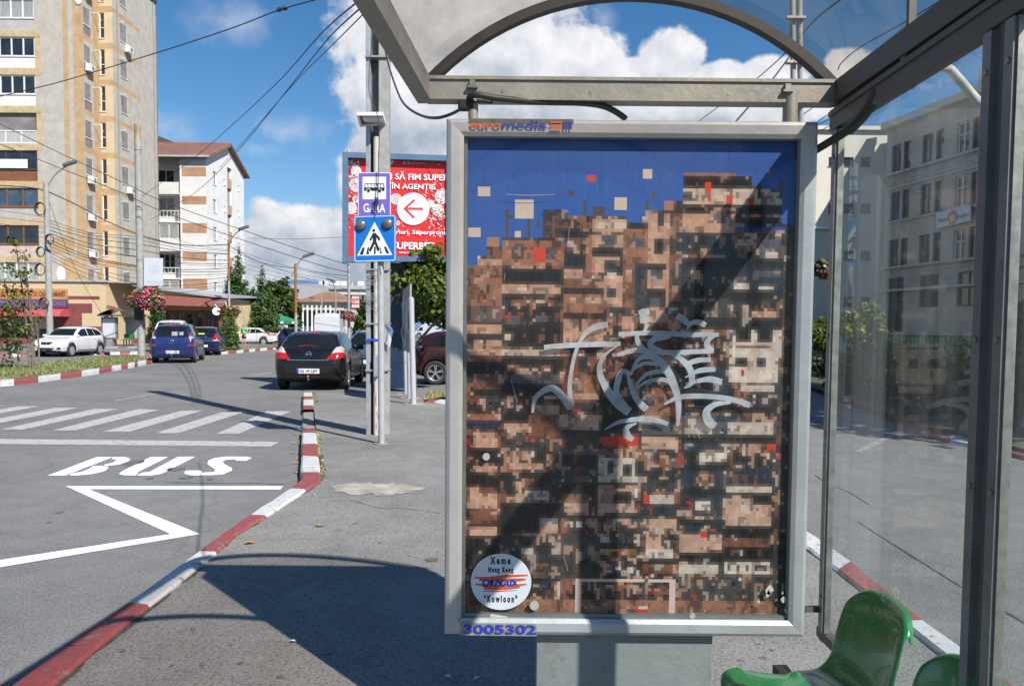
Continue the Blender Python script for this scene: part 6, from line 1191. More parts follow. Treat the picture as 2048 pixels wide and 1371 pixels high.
xa_ = pz(331, 640).x; mb = MB(); mb.box(xa_ - .35, xa_ - .02, -.55, -.2, 0, pz(331, 586).z); mb.build('white_column', mat('pavilion_white', (.60, .62, .60), rough=.7), pav)
mb = MB(); mb.box(x1_ - .25, x1_ + .12, -.3, 0, 0, zf - .4); mb.build('brown_column', PBR, pav)
# bus shelter across the street
fs = thing('bus_shelter', 'small bus shelter across the street with a white advertising panel and green seats', 'bus shelter', Y(240, 690, 53.0)); fs.location.z = .1; FSO = Vector(fs.location)
def fz(px, py, y=53.0): return Y(px, py, y) - FSO
mb = MB(); a, b_ = fz(204, 678), fz(235, 634); mb.box(a.x, b_.x, -.1, .1, a.z, b_.z, bev=.02); ap_ = mb.build('advert_panel', ALUG, fs); mb = MB(); mb.box(a.x + .12, b_.x - .12, -.112, -.101, a.z + .12, b_.z - .12); mb.build('advert_face', mat('white_banner', (.54, .56, .60)), ap_)
mb = MB(); mb.box(a.x + .3, b_.x - .3, -.1, .1, 0, a.z - .002); mb.build('advert_foot', K_BARE, fs)
a, b_ = fz(252, 676, 54.2), fz(278, 634, 54.2); mb = MB(); mb.box(a.x, b_.x, 1.15, 1.2, a.z, b_.z); mb.build('back_pane', mat('dusty_back_pane', (.42, .42, .40), rough=.35, var=.15, scale=2), fs)
a, b_, c_ = fz(202, 632), fz(276, 632), fz(236, 620); mb = MB(); mb.prism([(a.x, -.5, a.z), (b_.x, -.5, b_.z), (b_.x, 1.3, b_.z), (a.x, 1.3, a.z)], (0, 0, .09))
for k in range(10):
    t0, t1 = k / 10, (k + 1) / 10; ar = lambda t: (a.x + (b_.x - a.x) * t, a.z + .09 + (c_.z - a.z) * math.sin(math.pi * t)); (xA, zA), (xB2, zB2) = ar(t0), ar(t1); mb.quad((xA, -.5, zA), (xB2, -.5, zB2), (xB2, 1.3, zB2), (xA, 1.3, zA))
mb.build('roof', mat('smoked_roof', (.045, .05, .065), rough=.2, spec=.7), fs, fix=False)
mb = MB()
for x in (a.x + .15, b_.x - .15): mb.box(x - .04, x + .04, 1.1, 1.18, 0, a.z - .002)
mb.build('post', ALUG, fs)
s0, s1 = fz(237, 676), fz(259, 676); mb = MB(); n_ = 4
for k in range(n_): x = s0.x + (s1.x - s0.x) * (k + .5) / n_; w = (s1.x - s0.x) / n_ * .44; mb.box(x - w, x + w, .3, .75, .42, .47, bev=.015); mb.box(x - w, x + w, .72, .78, .48, .82, bev=.015)
mb.build('seat_row', GREEN, fs); mb = MB()
for k in range(4): x = s0.x + (s1.x - s0.x) * (k + .5) / 4; mb.box(x - .03, x + .03, .5, .56, 0, .42)
mb.build('seat_leg', WIND, fs)
mb = MB(); q = [Y(214, 612, 56), Y(233, 617, 56), Y(256, 621, 56), Y(214, 617, 56)]
mb.prism([Y(212, 617, 55.2), Y(258, 623, 55.2), Y(250, 620, 55.8), Y(214, 610, 55.8)], (0, .05, .03)); tag(mb.build('porch_roof', PRD), 'small red sloping porch roof behind the street bus shelter', 'porch roof')
# old house with the tiled roof, pale houses and flats in the far distance
TILE = brick('old_roof_tiles', (.25, .13, .075), (.32, .19, .12), (.2, .12, .08), .5, .3, 'x'); FWALL = mat('far_pale_wall', (.52, .50, .46), rough=.9, var=.1, scale=.4); FGREY = mat('far_grey_wall', (.40, .40, .38), rough=.9, var=.12, scale=.3)
def house(label, x0, x1, ybase, yeave, ytop, depth, dpt, roofm, wallm, ridge=.3, win=4, cat='house', name='house', rows=1, over=.5, sill=None):
    o = thing(name, label, cat, (Y((x0 + x1) / 2, 640, depth).x, depth, 0)); O = Vector(o.location); a, b_ = Y(x0, yeave, depth) - O, Y(x1, yeave, depth) - O; ze_, zr2 = (a.z + b_.z) / 2, Y((x0 + x1) / 2, ytop, depth + dpt / 2).z; Wd = b_.x - a.x
    fh = (ze_ - .3) / rows; ops = [(Wd * (k + .5) / win - .6, Wd * (k + .5) / win + .6, .3 + fh * r + fh * .30, .3 + fh * r + fh * .78) for k in range(win) for r in range(rows)]
    mb = MB(); wall(mb, (a.x, 0, 0), uX, Wd, ze_, ops); mb.box(a.x, b_.x, .3, dpt, 0, ze_ - .01); mb.build('wall', wallm, o)
    for op in ops: window(o, (a.x, 0, 0), uX, op, nF, 2, pm=PN, fw=.08)
    mb = MB(); i_ = Wd * ridge; c0_, c1_ = (a.x - over, -over, ze_), (b_.x + over, -over, ze_); c2_, c3_ = (b_.x + over, dpt + over, ze_), (a.x - over, dpt + over, ze_); r0, r1 = (a.x + i_, dpt / 2, zr2), (b_.x - i_, dpt / 2, zr2)
    mb.quad(c0_, c1_, r1, r0); mb.quad(c2_, c3_, r0, r1); mb.poly([c1_, c2_, r1]); mb.poly([c3_, c0_, r0]); mb.poly([c0_, c1_, c2_, c3_]); mb.build('roof', roofm, o, fix=False); return o, O, a, b_, ze_, zr2
oh, OH, oa, ob_, oze, ozr = house('old house with a brown tiled hipped roof and white posts behind the white van', 597, 688, 660, 604, 584, 84, 9, TILE, FWALL, .34, 5)
mb = MB(); d_ = Y(626, 595, 86) - OH; mb.lathe([(.0001, .3), (.35, .2), (.5, 0)], (d_.x, 1.6, d_.z - .2), 'z', n=12); mb.build('dormer', WIND, oh)
mb = MB()
for k in range(7): x = oa.x + (ob_.x - oa.x) * (.12 + .1 * k); mb.box(x - .07, x + .07, -.5, -.35, .2, oze - .35)
mb.build('white_post', PWHITE, oh)
h2, H2, a2, b2_, z2, zr2 = house('pale grey gabled house rising behind the trees left of the old tiled house', 560, 631, 660, 598, 568, 98, 9, mat('grey_fibre_roof', (.26, .255, .25), rough=.8), FGREY, .02, 3, rows=2, over=.8)
def flats(label, x0, x1, ytop, depth, dpt, m, nx, nz, fhh=2.8):
    o = thing('block_of_flats', label, 'apartment building', (Y((x0 + x1) / 2, 640, depth).x, depth, 0)); O = Vector(o.location); a, b_ = Y(x0, ytop, depth) - O, Y(x1, ytop, depth) - O; z = (a.z + b_.z) / 2; Wd = b_.x - a.x
    ops = [(Wd * (k + .5) / nx - .65, Wd * (k + .5) / nx + .65, z - 2.3 - fhh * r, z - .9 - fhh * r) for k in range(nx) for r in range(nz)]; mb = MB(); wall(mb, (a.x, 0, 0), uX, Wd, z, ops); mb.box(a.x, b_.x, .3, dpt, 0, z - .02); mb.build('wall', m, o)
    for op in ops: window(o, (a.x, 0, 0), uX, op, nF, 2, pm=PN)
    mb = MB(); mb.box(a.x - .4, b_.x + .4, -.4, dpt + .4, z, z + .6); mb.build('roof_slab', FGREY, o)
    return o, O, z
f1, F1, fz1 = flats('distant pale flats with dark small windows and rooftop aerials right of the old tiled house', 636, 735, 578, 130, 12, FWALL, 9, 4)
mb = MB(); rg = random.Random(9)
for k in range(16): px = rg.uniform(640, 730); t = Y(px, rg.uniform(562, 575), 131); b2 = t - F1; mb.tube([(b2.x, 1, fz1 + .55), (b2.x, 1, b2.z)], .07, n=5)
for px in (645, 652, 676, 688, 722): t = Y(px, 568, 131) - F1; mb.box(t.x - .45, t.x + .45, .5, 1.2, fz1 + .61, fz1 + .61 + .75)
mb.build('rooftop_gear', PWHITE, f1)
# ------------------------------------------------------------------ the large building across the road on the right
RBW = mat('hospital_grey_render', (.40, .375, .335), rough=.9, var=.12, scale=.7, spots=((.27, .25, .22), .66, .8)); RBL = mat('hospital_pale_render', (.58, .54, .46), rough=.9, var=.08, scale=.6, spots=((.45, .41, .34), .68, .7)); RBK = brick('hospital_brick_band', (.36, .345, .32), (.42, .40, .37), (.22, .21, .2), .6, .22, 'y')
C0 = Y(1775, 262, 52); dirF = Vector((.1786, -1, 0)).normalized(); nB = Vector((-1, -.1786, 0)).normalized()
hb = thing('large_building', 'long grey four storey building in shade with paired windows seen through the shelter glass', 'building', (C0.x, C0.y, 0)); HB = Vector(hb.location); LH, HH = 34, C0.z
FHH = 3.17; base = .75 + Y(1788, 439, 51).z - 2 * FHH - .75     # sill height of the third row, two floors up
rows = [Y(1788, 534, 51.3).z, Y(1788, 440, 51.3).z, Y(1788, 346, 51.3).z]
ops = []
for zi, z in enumerate(rows):
    for k in range(9):
        s_ = .5 + 2.9 * k
        ops += [(s_, s_ + .95, z, z + 1.75), (s_ + 1.2, s_ + 1.85, z, z + 1.75)]
g0 = Y(1788, 637, 51.3).z
for k in range(6): ops += [(.5 + 3.1 * k, 2.1 + 3.1 * k, 3.1 if k else 1.6, 5.0)]
bandz = [(rows[1] - 1.35 + FHH - .55, rows[1] + FHH - .12), (rows[0] - 1.45, rows[0] - .15)]
mb = MB(); wall(mb, (0, 0, 0), dirF, LH, HH, ops, zone=lambda u, z: 1 if any(a < z < b for a, b in bandz) else 0, zb=[q for b in bandz for q in b], n=nB, dep=.22); mb.build('front_wall', [RBW, RBK], hb)
for op in ops[:100]: window(hb, (0, 0, 0), dirF, op, nB, 2 if op[1] - op[0] > .8 else 1, fm=WIND if int(op[0] * 3) % 3 else WINF, pm=PNS, transom=.6, dep=.18)
def ledge(z, h, d, m, nm='ledge'): 
    mb = MB(); mb.prism([nB * d + Vector((0, 0, z)), dirF * LH + nB * d + Vector((0, 0, z)), dirF * LH - nB * .1 + Vector((0, 0, z)), -nB * .1 + Vector((0, 0, z))], (0, 0, h)); mb.build(nm, m, hb)
ledge(HH, .45, .5, RBL, 'parapet'); ledge(rows[1] - .22, .12, .16, RBW); ledge(rows[0] - .14, .14, .3, RBW); ledge(rows[0] - 1.62, .16, .35, RBW); ledge(rows[2] - .2, .14, .3, RBW); ledge(rows[1] + 1.95, .14, .12, RBW)
mb = MB(); mb.prism([Vector((0, 0, 0)) - nB * .3, dirF * LH - nB * .3, dirF * LH - nB * 14, -nB * 14], (0, 0, HH - .05)); mb.build('core', DARKIN, hb)
# attic block standing on the roof nearer the viewer
uA = 6.6; A0 = dirF * uA; mb = MB(); mb.prism([A0 - nB * 1.0 + Vector((0, 0, HH + .46)), A0 + dirF * 26 - nB * 1.0 + Vector((0, 0, HH + .46)), A0 + dirF * 26 - nB * 9 + Vector((0, 0, HH + .46)), A0 - nB * 9 + Vector((0, 0, HH + .46))], (0, 0, 1.5)); mb.build('attic', RBL, hb)
# banner on the facade
bq = [Y(1871, 456, 47), Y(1940, 437, 47)]
def onf(px, py, off):
    d = ray(px, py); q = HB + nB * off; t = (q - CO).dot(nB) / d.dot(nB); return CO + d * t
cq = [(1872, 426), (1941, 409), (1941, 441), (1872, 457)]; bo = onf(1872, 457, .35); fb = thing('banner', 'pale facade banner with a round yellow emblem on the large shaded building', 'banner', bo); mb = MB(); mb.prism([onf(*p, .35) - bo for p in cq], nB * -.03); mb.build('sheet', mat('pale_blue_banner', (.52, .56, .64), rough=.6), fb)
mb = MB(); c = onf(1905, 434, .37) - bo; mb.disc(c, .40, nB, n=20, ry=.40); mb.disc(c + nB * .005 + Vector((0, 0, -.08)), .24, nB, 1, n=16); mb.build('emblem', [mat('emblem_violet', (.25, .15, .30)), mat('emblem_yellow', (.62, .42, .06))], fb, fix=False)
angF = math.atan2(dirF.y, dirF.x)
for body, xa, xb_ in (('www.primarie', 1876, 1897), ('targ.jiu.ro', 1915, 1938)):
    a, b_ = onf(xa, 441 - (xa - 1876) * .22, .37), onf(xb_, 441 - (xb_ - 1876) * .22, .37); t = text('lettering', body, .3, mat('banner_violet_ink', (.16, .13, .30)), fb, (a + b_) / 2 - bo, rot=(R(90), 0, angF), ext=.002); t.scale = ((b_ - a).length / t.dimensions.x, .28 / t.dimensions.y, 1)
# end wing facing the viewer
wg = thing('end_wing', 'pale end wing of the building on the right, half sunlit, with small square windows', 'building', (Y(1600, 640, 52.6).x, 52.6, 0)); WGO = Vector(wg.location)
xw = Y(1776, 640, 52.4).x - WGO.x - .02; hw = Y(1700, 261, 52.6).z; kx = 52.6 / FPX
ops = []
for py in (331, 424, 518, 610):
    for px in (1667, 1697, 1731): p = Y(px, py, 52.6) - WGO; ops.append((p.x + 2.0 - .33, p.x + 2.0 + .33, p.z - .05, p.z + .55))
EX = 18.0; more = [(a - 3.3 * k, b_ - 3.3 * k, c, d) for a, b_, c, d in ops[0::3] for k in range(1, 5)]; ops = [(a + EX - 2.0, b_ + EX - 2.0, c, d) for a, b_, c, d in ops + more]
mb = MB(); wall(mb, (-EX, 0, 0), uX, xw + EX, hw, ops, dep=.2); mb.box(-EX, xw, .4, 11, 0, hw - .02); mb.build('wall', RBL, wg)
for op in ops: window(wg, (-EX, 0, 0), uX, op, nF, 1, fm=WIND, pm=PN, fw=.04)
mb = MB(); mb.box(-EX - .2, xw + .2, -.25, 11.2, hw, hw + .25); mb.build('parapet', RBL, wg)
mb = MB(); z = Y(1645, 455, 52.4).z; mb.box(-2.0, 2.6, -.35, 0, z - .1, z + .06); mb.build('ledge', PWHITE, wg)
# ------------------------------------------------------------------ cars
def carpaint(name, col, coat=1.0, metal=.25): 
    m = mat(name, col, rough=.32, metal=metal, var=.05, scale=2, coat=coat, spec=.5); return m
CGL = mat('car_window_glass', (.010, .012, .014), rough=.05, var=.3, scale=1.5, coat=.15, spec=.5); TYRE = mat('tyre_rubber', (.020, .020, .021), rough=.8, var=.25, scale=20, bump=.3); RIM = mat('alloy_rim', (.46, .46, .47), rough=.3, metal=.8, var=.1); HUBC = mat('silver_hubcap', (.42, .43, .44), rough=.45, metal=.4)
TRED = mat('tail_lamp_red', (.34, .014, .012), rough=.15, coat=.5, var=.2, scale=9); TCLR = mat('tail_lamp_clear', (.42, .37, .36), rough=.15, coat=.6, var=.1); HEADL = mat('headlamp_clear', (.50, .52, .54), rough=.08, coat=1, var=.4, scale=7); BLKP = mat('black_car_plastic', (.018, .018, .019), rough=.55, var=.2); CHROME = mat('chrome_strip', (.75, .75, .76), rough=.12, metal=1.0, var=.03); PLATE = mat('number_plate_white', (.68, .69, .70), rough=.4, var=.04); PBLUE = mat('number_plate_blue', (.02, .06, .42), rough=.4)
PRO = dict(
 hatch=[(0, .66, .46, .70, .72, .62), (.010, .82, .37, .78, .84, .76), (.03, .91, .32, .88, .97, .79), (.05, .955, .29, .945, 1.08, .765), (.09, .985, .25, .965, 1.24, .735), (.14, 1, .19, .965, 1.36, .725), (.20, 1, .18, .955, 1.43, .70), (.30, 1, .18, .945, 1.46, .70), (.42, 1, .18, .935, 1.46, .70), (.53, 1, .18, .925, 1.415, .695), (.61, 1, .18, .915, 1.27, .72), (.70, 1, .18, .905, 1.0, .80), (.74, .99, .18, .885, .945, .84), (.84, .98, .19, .83, .875, .84), (.93, .93, .21, .72, .77, .80), (.98, .84, .25, .62, .66, .74), (1, .70, .33, .54, .56, .66)],
 mpv=[(0, .74, .40, .74, .76, .74), (.010, .90, .28, .86, .92, .84), (.025, .955, .23, .95, 1.06, .84), (.045, .98, .21, 1.0, 1.24, .80), (.075, .99, .20, 1.02, 1.42, .765), (.11, 1, .19, 1.02, 1.53, .745), (.18, 1, .18, 1.01, 1.59, .73), (.30, 1, .18, 1.0, 1.62, .73), (.45, 1, .18, .99, 1.60, .72), (.58, 1, .18, .98, 1.50, .71), (.67, 1, .18, .97, 1.28, .73), (.76, .99, .18, .95, 1.06, .80), (.80, .985, .18, .92, .99, .84), (.90, .95, .20, .80, .86, .82), (.97, .86, .24, .68, .72, .76), (1, .72, .34, .56, .58, .66)],
 sedan=[(0, .74, .40, .78, .80, .72), (.012, .88, .30, .88, .93, .82), (.05, .94, .23, .92, .98, .84), (.12, .975, .2, .92, 1.0, .82), (.18, .99, .19, .92, 1.04, .77), (.25, 1, .18, .92, 1.24, .71), (.32, 1, .18, .915, 1.36, .68), (.42, 1, .18, .91, 1.40, .68), (.52, 1, .18, .905, 1.375, .675), (.60, 1, .18, .90, 1.24, .70), (.68, 1, .18, .89, .99, .78), (.72, .99, .18, .87, .93, .84), (.85, .97, .19, .80, .85, .84), (.94, .92, .21, .70, .74, .80), (.985, .84, .26, .62, .65, .74), (1, .72, .34, .55, .57, .66)],
 van=[(0, .90, .45, 1.1, 2.25, .86), (.008, .95, .40, 1.15, 2.40, .88), (.03, .99, .32, 1.2, 2.48, .88), (.10, 1, .30, 1.2, 2.52, .88), (.5, 1, .30, 1.2, 2.52, .88), (.66, 1, .30, 1.2, 2.48, .87), (.74, 1, .30, 1.2, 2.32, .84), (.80, 1, .30, 1.2, 1.95, .80), (.87, .99, .30, 1.15, 1.42, .82), (.92, .97, .30, 1.05, 1.18, .84), (.97, .92, .32, .86, .96, .80), (1, .80, .40, .70, .74, .74)])
def interp(tab, t):
    for i in range(len(tab) - 1):
        if tab[i][0] <= t <= tab[i + 1][0] + 1e-9:
            a, b, c, d = tab[max(i - 1, 0)], tab[i], tab[i + 1], tab[min(i + 2, len(tab) - 1)]; u = (t - b[0]) / max(c[0] - b[0], 1e-9); r = []
            for k in range(1, len(b)):
                m0 = (c[k] - a[k]) / max(c[0] - a[0], 1e-6) * (c[0] - b[0]); m1 = (d[k] - b[k]) / max(d[0] - b[0], 1e-6) * (c[0] - b[0])
                lo_, hi_ = min(b[k], c[k]), max(b[k], c[k]); v = (2 * u ** 3 - 3 * u * u + 1) * b[k] + (u ** 3 - 2 * u * u + u) * m0 + (-2 * u ** 3 + 3 * u * u) * c[k] + (u ** 3 - u * u) * m1; r.append(min(max(v, lo_), hi_))
            return r
    return list(tab[-1][1:])
def carbody(kind, L_, W_, H_):
    tab = PRO[kind]; k = H_ / {'hatch': 1.46, 'mpv': 1.62, 'sedan': 1.40, 'van': 2.52}[kind]; ts = sorted({*[a[0] for a in tab], *[i / 44 for i in range(45)], .004, .02, .96, .99}); mb = MB(); rows = []
    for t in ts:
        w, zb, zs_, zt, wt = interp(tab, t); w *= W_ / 2; wt *= W_ / 2; zb *= k; zs_ *= k; zt *= k; y = -L_ / 2 + L_ * t; g = zt - zs_; zm = zb + (zs_ - zb) * .5
        half = [(0, zb), (w * .80, zb), (w * .95, zb + .05), (w * .985, zb + .14), (w * 1.0, zm), (w * .995, zs_ - .06), (w * .965, zs_), (w * .965 + (wt - w * .965) * .12, zs_ + g * .10), (w * .965 + (wt - w * .965) * .62, zs_ + g * .55), (wt, zs_ + g * .86), (wt * .93, zs_ + g * .95), (wt * .72, zs_ + g * .99), (wt * .36, zt), (0, zt + .012 * min(1, g * 3))]
        bulge = 0.0
        rows.append([(x, y, z) for x, z in half] + [(-x, y, z) for x, z in half[-2:0:-1]])
    n = len(rows[0]); vs = [p for r in rows for p in r]; mb.add(vs, [(i * n + j, i * n + (j + 1) % n, (i + 1) * n + (j + 1) % n, (i + 1) * n + j) for i in range(len(rows) - 1) for j in range(n)], 0, True); mb.poly(rows[0]); mb.poly(rows[-1][::-1]); return mb
def evald(o):
    dg = bpy.context.evaluated_depsgraph_get(); return bpy.data.meshes.new_from_object(o.evaluated_get(dg))
def car(label, cat, kind, L_, W_, H_, paint, loc, rz, wb, style, wr=.31, rim='alloy', name='parked_car', group='parked cars', detail=True):
    o = thing(name, label, cat, loc, rz, group); mb = carbody(kind, L_, W_, H_); body = mb.build('body', paint); bm = bmesh.new(); bm.from_mesh(body.data); bvh = BVHTree.FromBMesh(bm); bm.free()
    wy = [-wb / 2 - style.get('off', 0), wb / 2 - style.get('off', 0)]; cut = MB()
    for y in wy:
        for s_ in (-1, 1): cut.lathe([(.0001, W_ / 2 - .26), (wr + .045, W_ / 2 - .26), (wr + .045, W_ / 2 + .3), (.0001, W_ / 2 + .3)], (0, y, wr), 'x', n=28, smooth=False) if s_ == 1 else cut.lathe([(.0001, -W_ / 2 - .3), (wr + .045, -W_ / 2 - .3), (wr + .045, -W_ / 2 + .26), (.0001, -W_ / 2 + .26)], (0, y, wr), 'x', n=28, smooth=False)
    cu = cut.build('cut', [paint, BLKP]); cu.data.polygons.foreach_set('material_index', [1] * len(cu.data.polygons))
    bm = bmesh.new(); bm.from_mesh(cu.data); bmesh.ops.remove_doubles(bm, verts=bm.verts[:], dist=.002); bmesh.ops.recalc_face_normals(bm, faces=bm.faces[:]); bm.to_mesh(cu.data); bm.free()
    body.data.materials.append(BLKP); md = body.modifiers.new('b', 'BOOLEAN'); md.object = cu; md.operation = 'DIFFERENCE'; md.solver = 'EXACT'; bpy.context.view_layer.update(); me = evald(body)
    if len(me.polygons) > 200: old = body.data; body.modifiers.clear(); body.data = me; bpy.data.meshes.remove(old)
    else: body.modifiers.clear()
    bpy.data.objects.remove(cu); body.parent = o
    me = body.data
    for f in me.polygons:
        if f.center.z < .34 and f.normal.z < -.5: f.material_index = 1
    VIEW = dict(rear=(lambda u, z: (Vector((u, -L_, z)), Vector((0, 1, 0)))), front=(lambda u, z: (Vector((u, L_, z)), Vector((0, -1, 0)))), right=(lambda u, z: (Vector((W_, u, z)), Vector((-1, 0, 0)))), left=(lambda u, z: (Vector((-W_, u, z)), Vector((1, 0, 0)))))
    def hit(view, u, z, off=.006):
        a, d = VIEW[view](u, z); h = bvh.ray_cast(a, d)
        if h[0] is None: return None
        nn = h[1] if h[1].dot(d) < 0 else -h[1]
        return h[0] + nn * off * .5 - d * off * .5
    def decal(nm, polys, view, m, off=.006, parent=body, res=.10):
        bm = bmesh.new()
        for p in polys:
            f = bm.faces.new([bm.verts.new((a, 0, b_)) for a, b_ in p])
        bmesh.ops.triangulate(bm, faces=bm.faces[:])
        for _ in range(5):
            es = [e for e in bm.edges if e.calc_length() > res]
            if not es: break
            bmesh.ops.subdivide_edges(bm, edges=es, cuts=1); bmesh.ops.triangulate(bm, faces=[f for f in bm.faces if len(f.verts) > 3])
        dead = []
        for v in bm.verts:
            q = hit(view, v.co.x, v.co.z, off)
            if q is None: dead.append(v)
            else: v.co = q
        bmesh.ops.delete(bm, geom=dead, context='VERTS')
        for f in bm.faces: f.smooth = True
        mm = bpy.data.meshes.new(nm); bm.to_mesh(mm); bm.free(); mm.materials.append(m); return link(nm, mm, parent)
    def strip(nm, pts, view, m, w, off=.008, parent=body):
        mb = MB(); q = [hit(view, *p, off) for p in pts]; q = [p for p in q if p is not None]
        if len(q) > 1: mb.tube(q, w, n=6); return mb.build(nm, m, parent)
    k = H_ / {'hatch': 1.46, 'mpv': 1.62, 'sedan': 1.40, 'van': 2.52}[kind]
    yv = lambda t: -L_ / 2 + L_ * t
    # side windows, door seams, handles, mirrors, wheels
    for side, s_ in (('right', 1), ('left', -1)):
        if kind == 'hatch':
            win = [[(yv(.13), 1.06), (yv(.16), 1.26), (yv(.26), 1.36), (yv(.285), 1.36), (yv(.285), 1.02), (yv(.17), 1.03)], [(yv(.295), 1.02), (yv(.295), 1.36), (yv(.42), 1.375), (yv(.435), 1.00)], [(yv(.45), 1.0), (yv(.437), 1.375), (yv(.52), 1.34), (yv(.605), 1.17), (yv(.675), .985)]]
        elif kind == 'mpv':
            win = [[(yv(.08), 1.10), (yv(.10), 1.36), (yv(.13), 1.47), (yv(.245), 1.50), (yv(.255), 1.07)], [(yv(.265), 1.07), (yv(.255), 1.50), (yv(.42), 1.51), (yv(.44), 1.05)], [(yv(.455), 1.05), (yv(.44), 1.51), (yv(.55), 1.44), (yv(.64), 1.24), (yv(.72), 1.04)]]
        elif kind == 'sedan':
            win = [[(yv(.235), .99), (yv(.27), 1.16), (yv(.32), 1.28), (yv(.36), 1.30), (yv(.37), .97)], [(yv(.375), .97), (yv(.365), 1.30), (yv(.45), 1.31), (yv(.47), .96)], [(yv(.48), .96), (yv(.46), 1.31), (yv(.53), 1.28), (yv(.59), 1.13), (yv(.65), .955)]]
        else: win = [[(yv(.70), 1.25), (yv(.70), 1.85), (yv(.765), 1.85), (yv(.855), 1.25)]]
        for w in win: decal('side_window', [[(a, b_ * k) for a, b_ in w]], side, CGL)
        if kind != 'van':
            for ta, tb_ in ((.285, .285), (.445, .445), (.70, .70)): strip('door_seam', [(yv(ta), .34 + .09 * j) for j in range(int(.6 * k / .09))], side, BLKP, .004, .0)
            for t in (.315, .475): strip('door_handle', [(yv(t), .86 * k), (yv(t + .03), .86 * k)], side, paint, .014, .012)
            strip('sill_strip', [(yv(.24 + .05 * j), .32) for j in range(10)], side, BLKP, .012, .004)
        p = hit(side, yv(.665 if kind != 'van' else .83), (.98 if kind != 'van' else 1.3) * k, .0)
        if p is not None:
            mb = MB(); x = p.x + s_ * .10; mb.box(min(p.x, x) - .0, max(p.x, x) + .10 * (s_ > 0), p.y - .06, p.y + .07, p.z - .03, p.z + .10 * (1 if kind != 'van' else 2), bev=.03); mb.build('mirror', BLKP if style.get('blackmirror') else paint, o)
        for y in wy:
            xo = s_ * (W_ / 2 - .015); mb = MB(); mb.lathe([(wr * .62, xo - s_ * .19), (wr * .93, xo - s_ * .20), (wr, xo - s_ * .17), (wr, xo - s_ * .03), (wr * .94, xo), (wr * .70, xo + s_ * .004), (wr * .66, xo - s_ * .02), (wr * .64, xo - s_ * .10)], (0, y, wr), 'x', n=28); wv = mb.build('wheel', TYRE, o)
            mb = MB(); mb.lathe([(wr * .67, xo - s_ * .012), (wr * .60, xo - s_ * .01), (wr * .58, xo - s_ * .05)], (0, y, wr), 'x', n=28)
            if rim == 'alloy':
                for j in range(5):
                    a = j * 2 * math.pi / 5 + .3
                    for da in (-.14, .14): mb.beam((xo - s_ * .025, y + math.cos(a) * .04, wr + math.sin(a) * .04), (xo - s_ * .018, y + math.cos(a + da) * wr * .62, wr + math.sin(a + da) * wr * .62), .03, .02, up=(1, 0, 0))
                mb.disc((xo - s_ * .012, y, wr), .055, (s_, 0, 0), n=12, thick=.03); mb.build('rim', RIM, wv)
                mb = MB(); mb.disc((xo - s_ * .07, y, wr), wr * .6, (s_, 0, 0), n=20); mb.build('brake_disc', BLKP, wv, fix=False)
            else:
                mb.lathe([(wr * .62, xo - s_ * .02), (wr * .4, xo - s_ * .004), (.02, xo - s_ * .012), (.0001, xo - s_ * .012)], (0, y, wr), 'x', n=28); mb.build('rim', HUBC, wv)
                mb = MB()
                for j in range(8): a = j * math.pi / 4; mb.beam((xo + s_ * .002, y + math.cos(a) * wr * .34, wr + math.sin(a) * wr * .34), (xo - s_ * .004, y + math.cos(a) * wr * .52, wr + math.sin(a) * wr * .52), .022, .006, up=(1, 0, 0))
                mb.build('rim_slots', BLKP, wv)
    # front glass, lamps, grille
    fwn = {'hatch': [(-.52, 1.36), (.52, 1.36), (.62, 1.03), (-.62, 1.03)], 'mpv': [(-.50, 1.50), (.50, 1.50), (.60, 1.08), (-.60, 1.08)], 'sedan': [(-.48, 1.31), (.48, 1.31), (.60, 1.0), (-.60, 1.0)], 'van': [(-.70, 2.15), (.70, 2.15), (.76, 1.38), (-.76, 1.38)]}[kind]
    decal('windscreen', [[(a, b_ * k) for a, b_ in fwn]], 'front', CGL)
    for s_ in (-1, 1):
        hl = [(.40, .66), (.52, .77), (.74, .82), (.78, .72), (.68, .64)] if kind != 'van' else [(.5, .85), (.6, 1.05), (.86, 1.1), (.88, .9), (.7, .82)]
        decal('headlight', [[(s_ * a, b_ * k) for a, b_ in hl]], 'front', HEADL)
        decal('fog_lamp', [[(s_ * a, b_ * k) for a, b_ in ((.50, .36), (.62, .48), (.76, .47), (.78, .37))]], 'front', BLKP)
    decal('grille', [[(a, b_ * k) for a, b_ in ((-.30, .72), (.30, .72), (.20, .59), (-.20, .59))]], 'front', BLKP); decal('lower_intake', [[(a, b_ * k) for a, b_ in ((-.44, .44), (.44, .44), (.34, .32), (-.34, .32))]], 'front', BLKP)
    fp_ = decal('front_plate', [[(-.26, .55 * k), (.26, .55 * k), (.26, .46 * k), (-.26, .46 * k)]], 'front', PLATE, off=.014)
    # rear
    rw = {'hatch': [(-.50, 1.385), (.50, 1.385), (.685, 1.08), (.64, 1.02), (-.64, 1.02), (-.685, 1.08)], 'mpv': [(-.54, 1.50), (.54, 1.50), (.62, 1.08), (-.62, 1.08)], 'sedan': [(-.46, 1.31), (.46, 1.31), (.58, 1.05), (-.58, 1.05)], 'van': None}[kind]
    if rw: decal('rear_window', [[(a, b_ * k) for a, b_ in rw]], 'rear', CGL)
    for red, clr in style.get('tail', ()):
        for s_ in (-1, 1):
            d = decal('taillight', [[(s_ * a, b_) for a, b_ in red]], 'rear', TRED, off=.012, res=.06)
            if clr: 
                for c in clr: decal('clear_lens', [[(s_ * a, b_) for a, b_ in c]], 'rear', TCLR, off=.012, parent=d, res=.06)
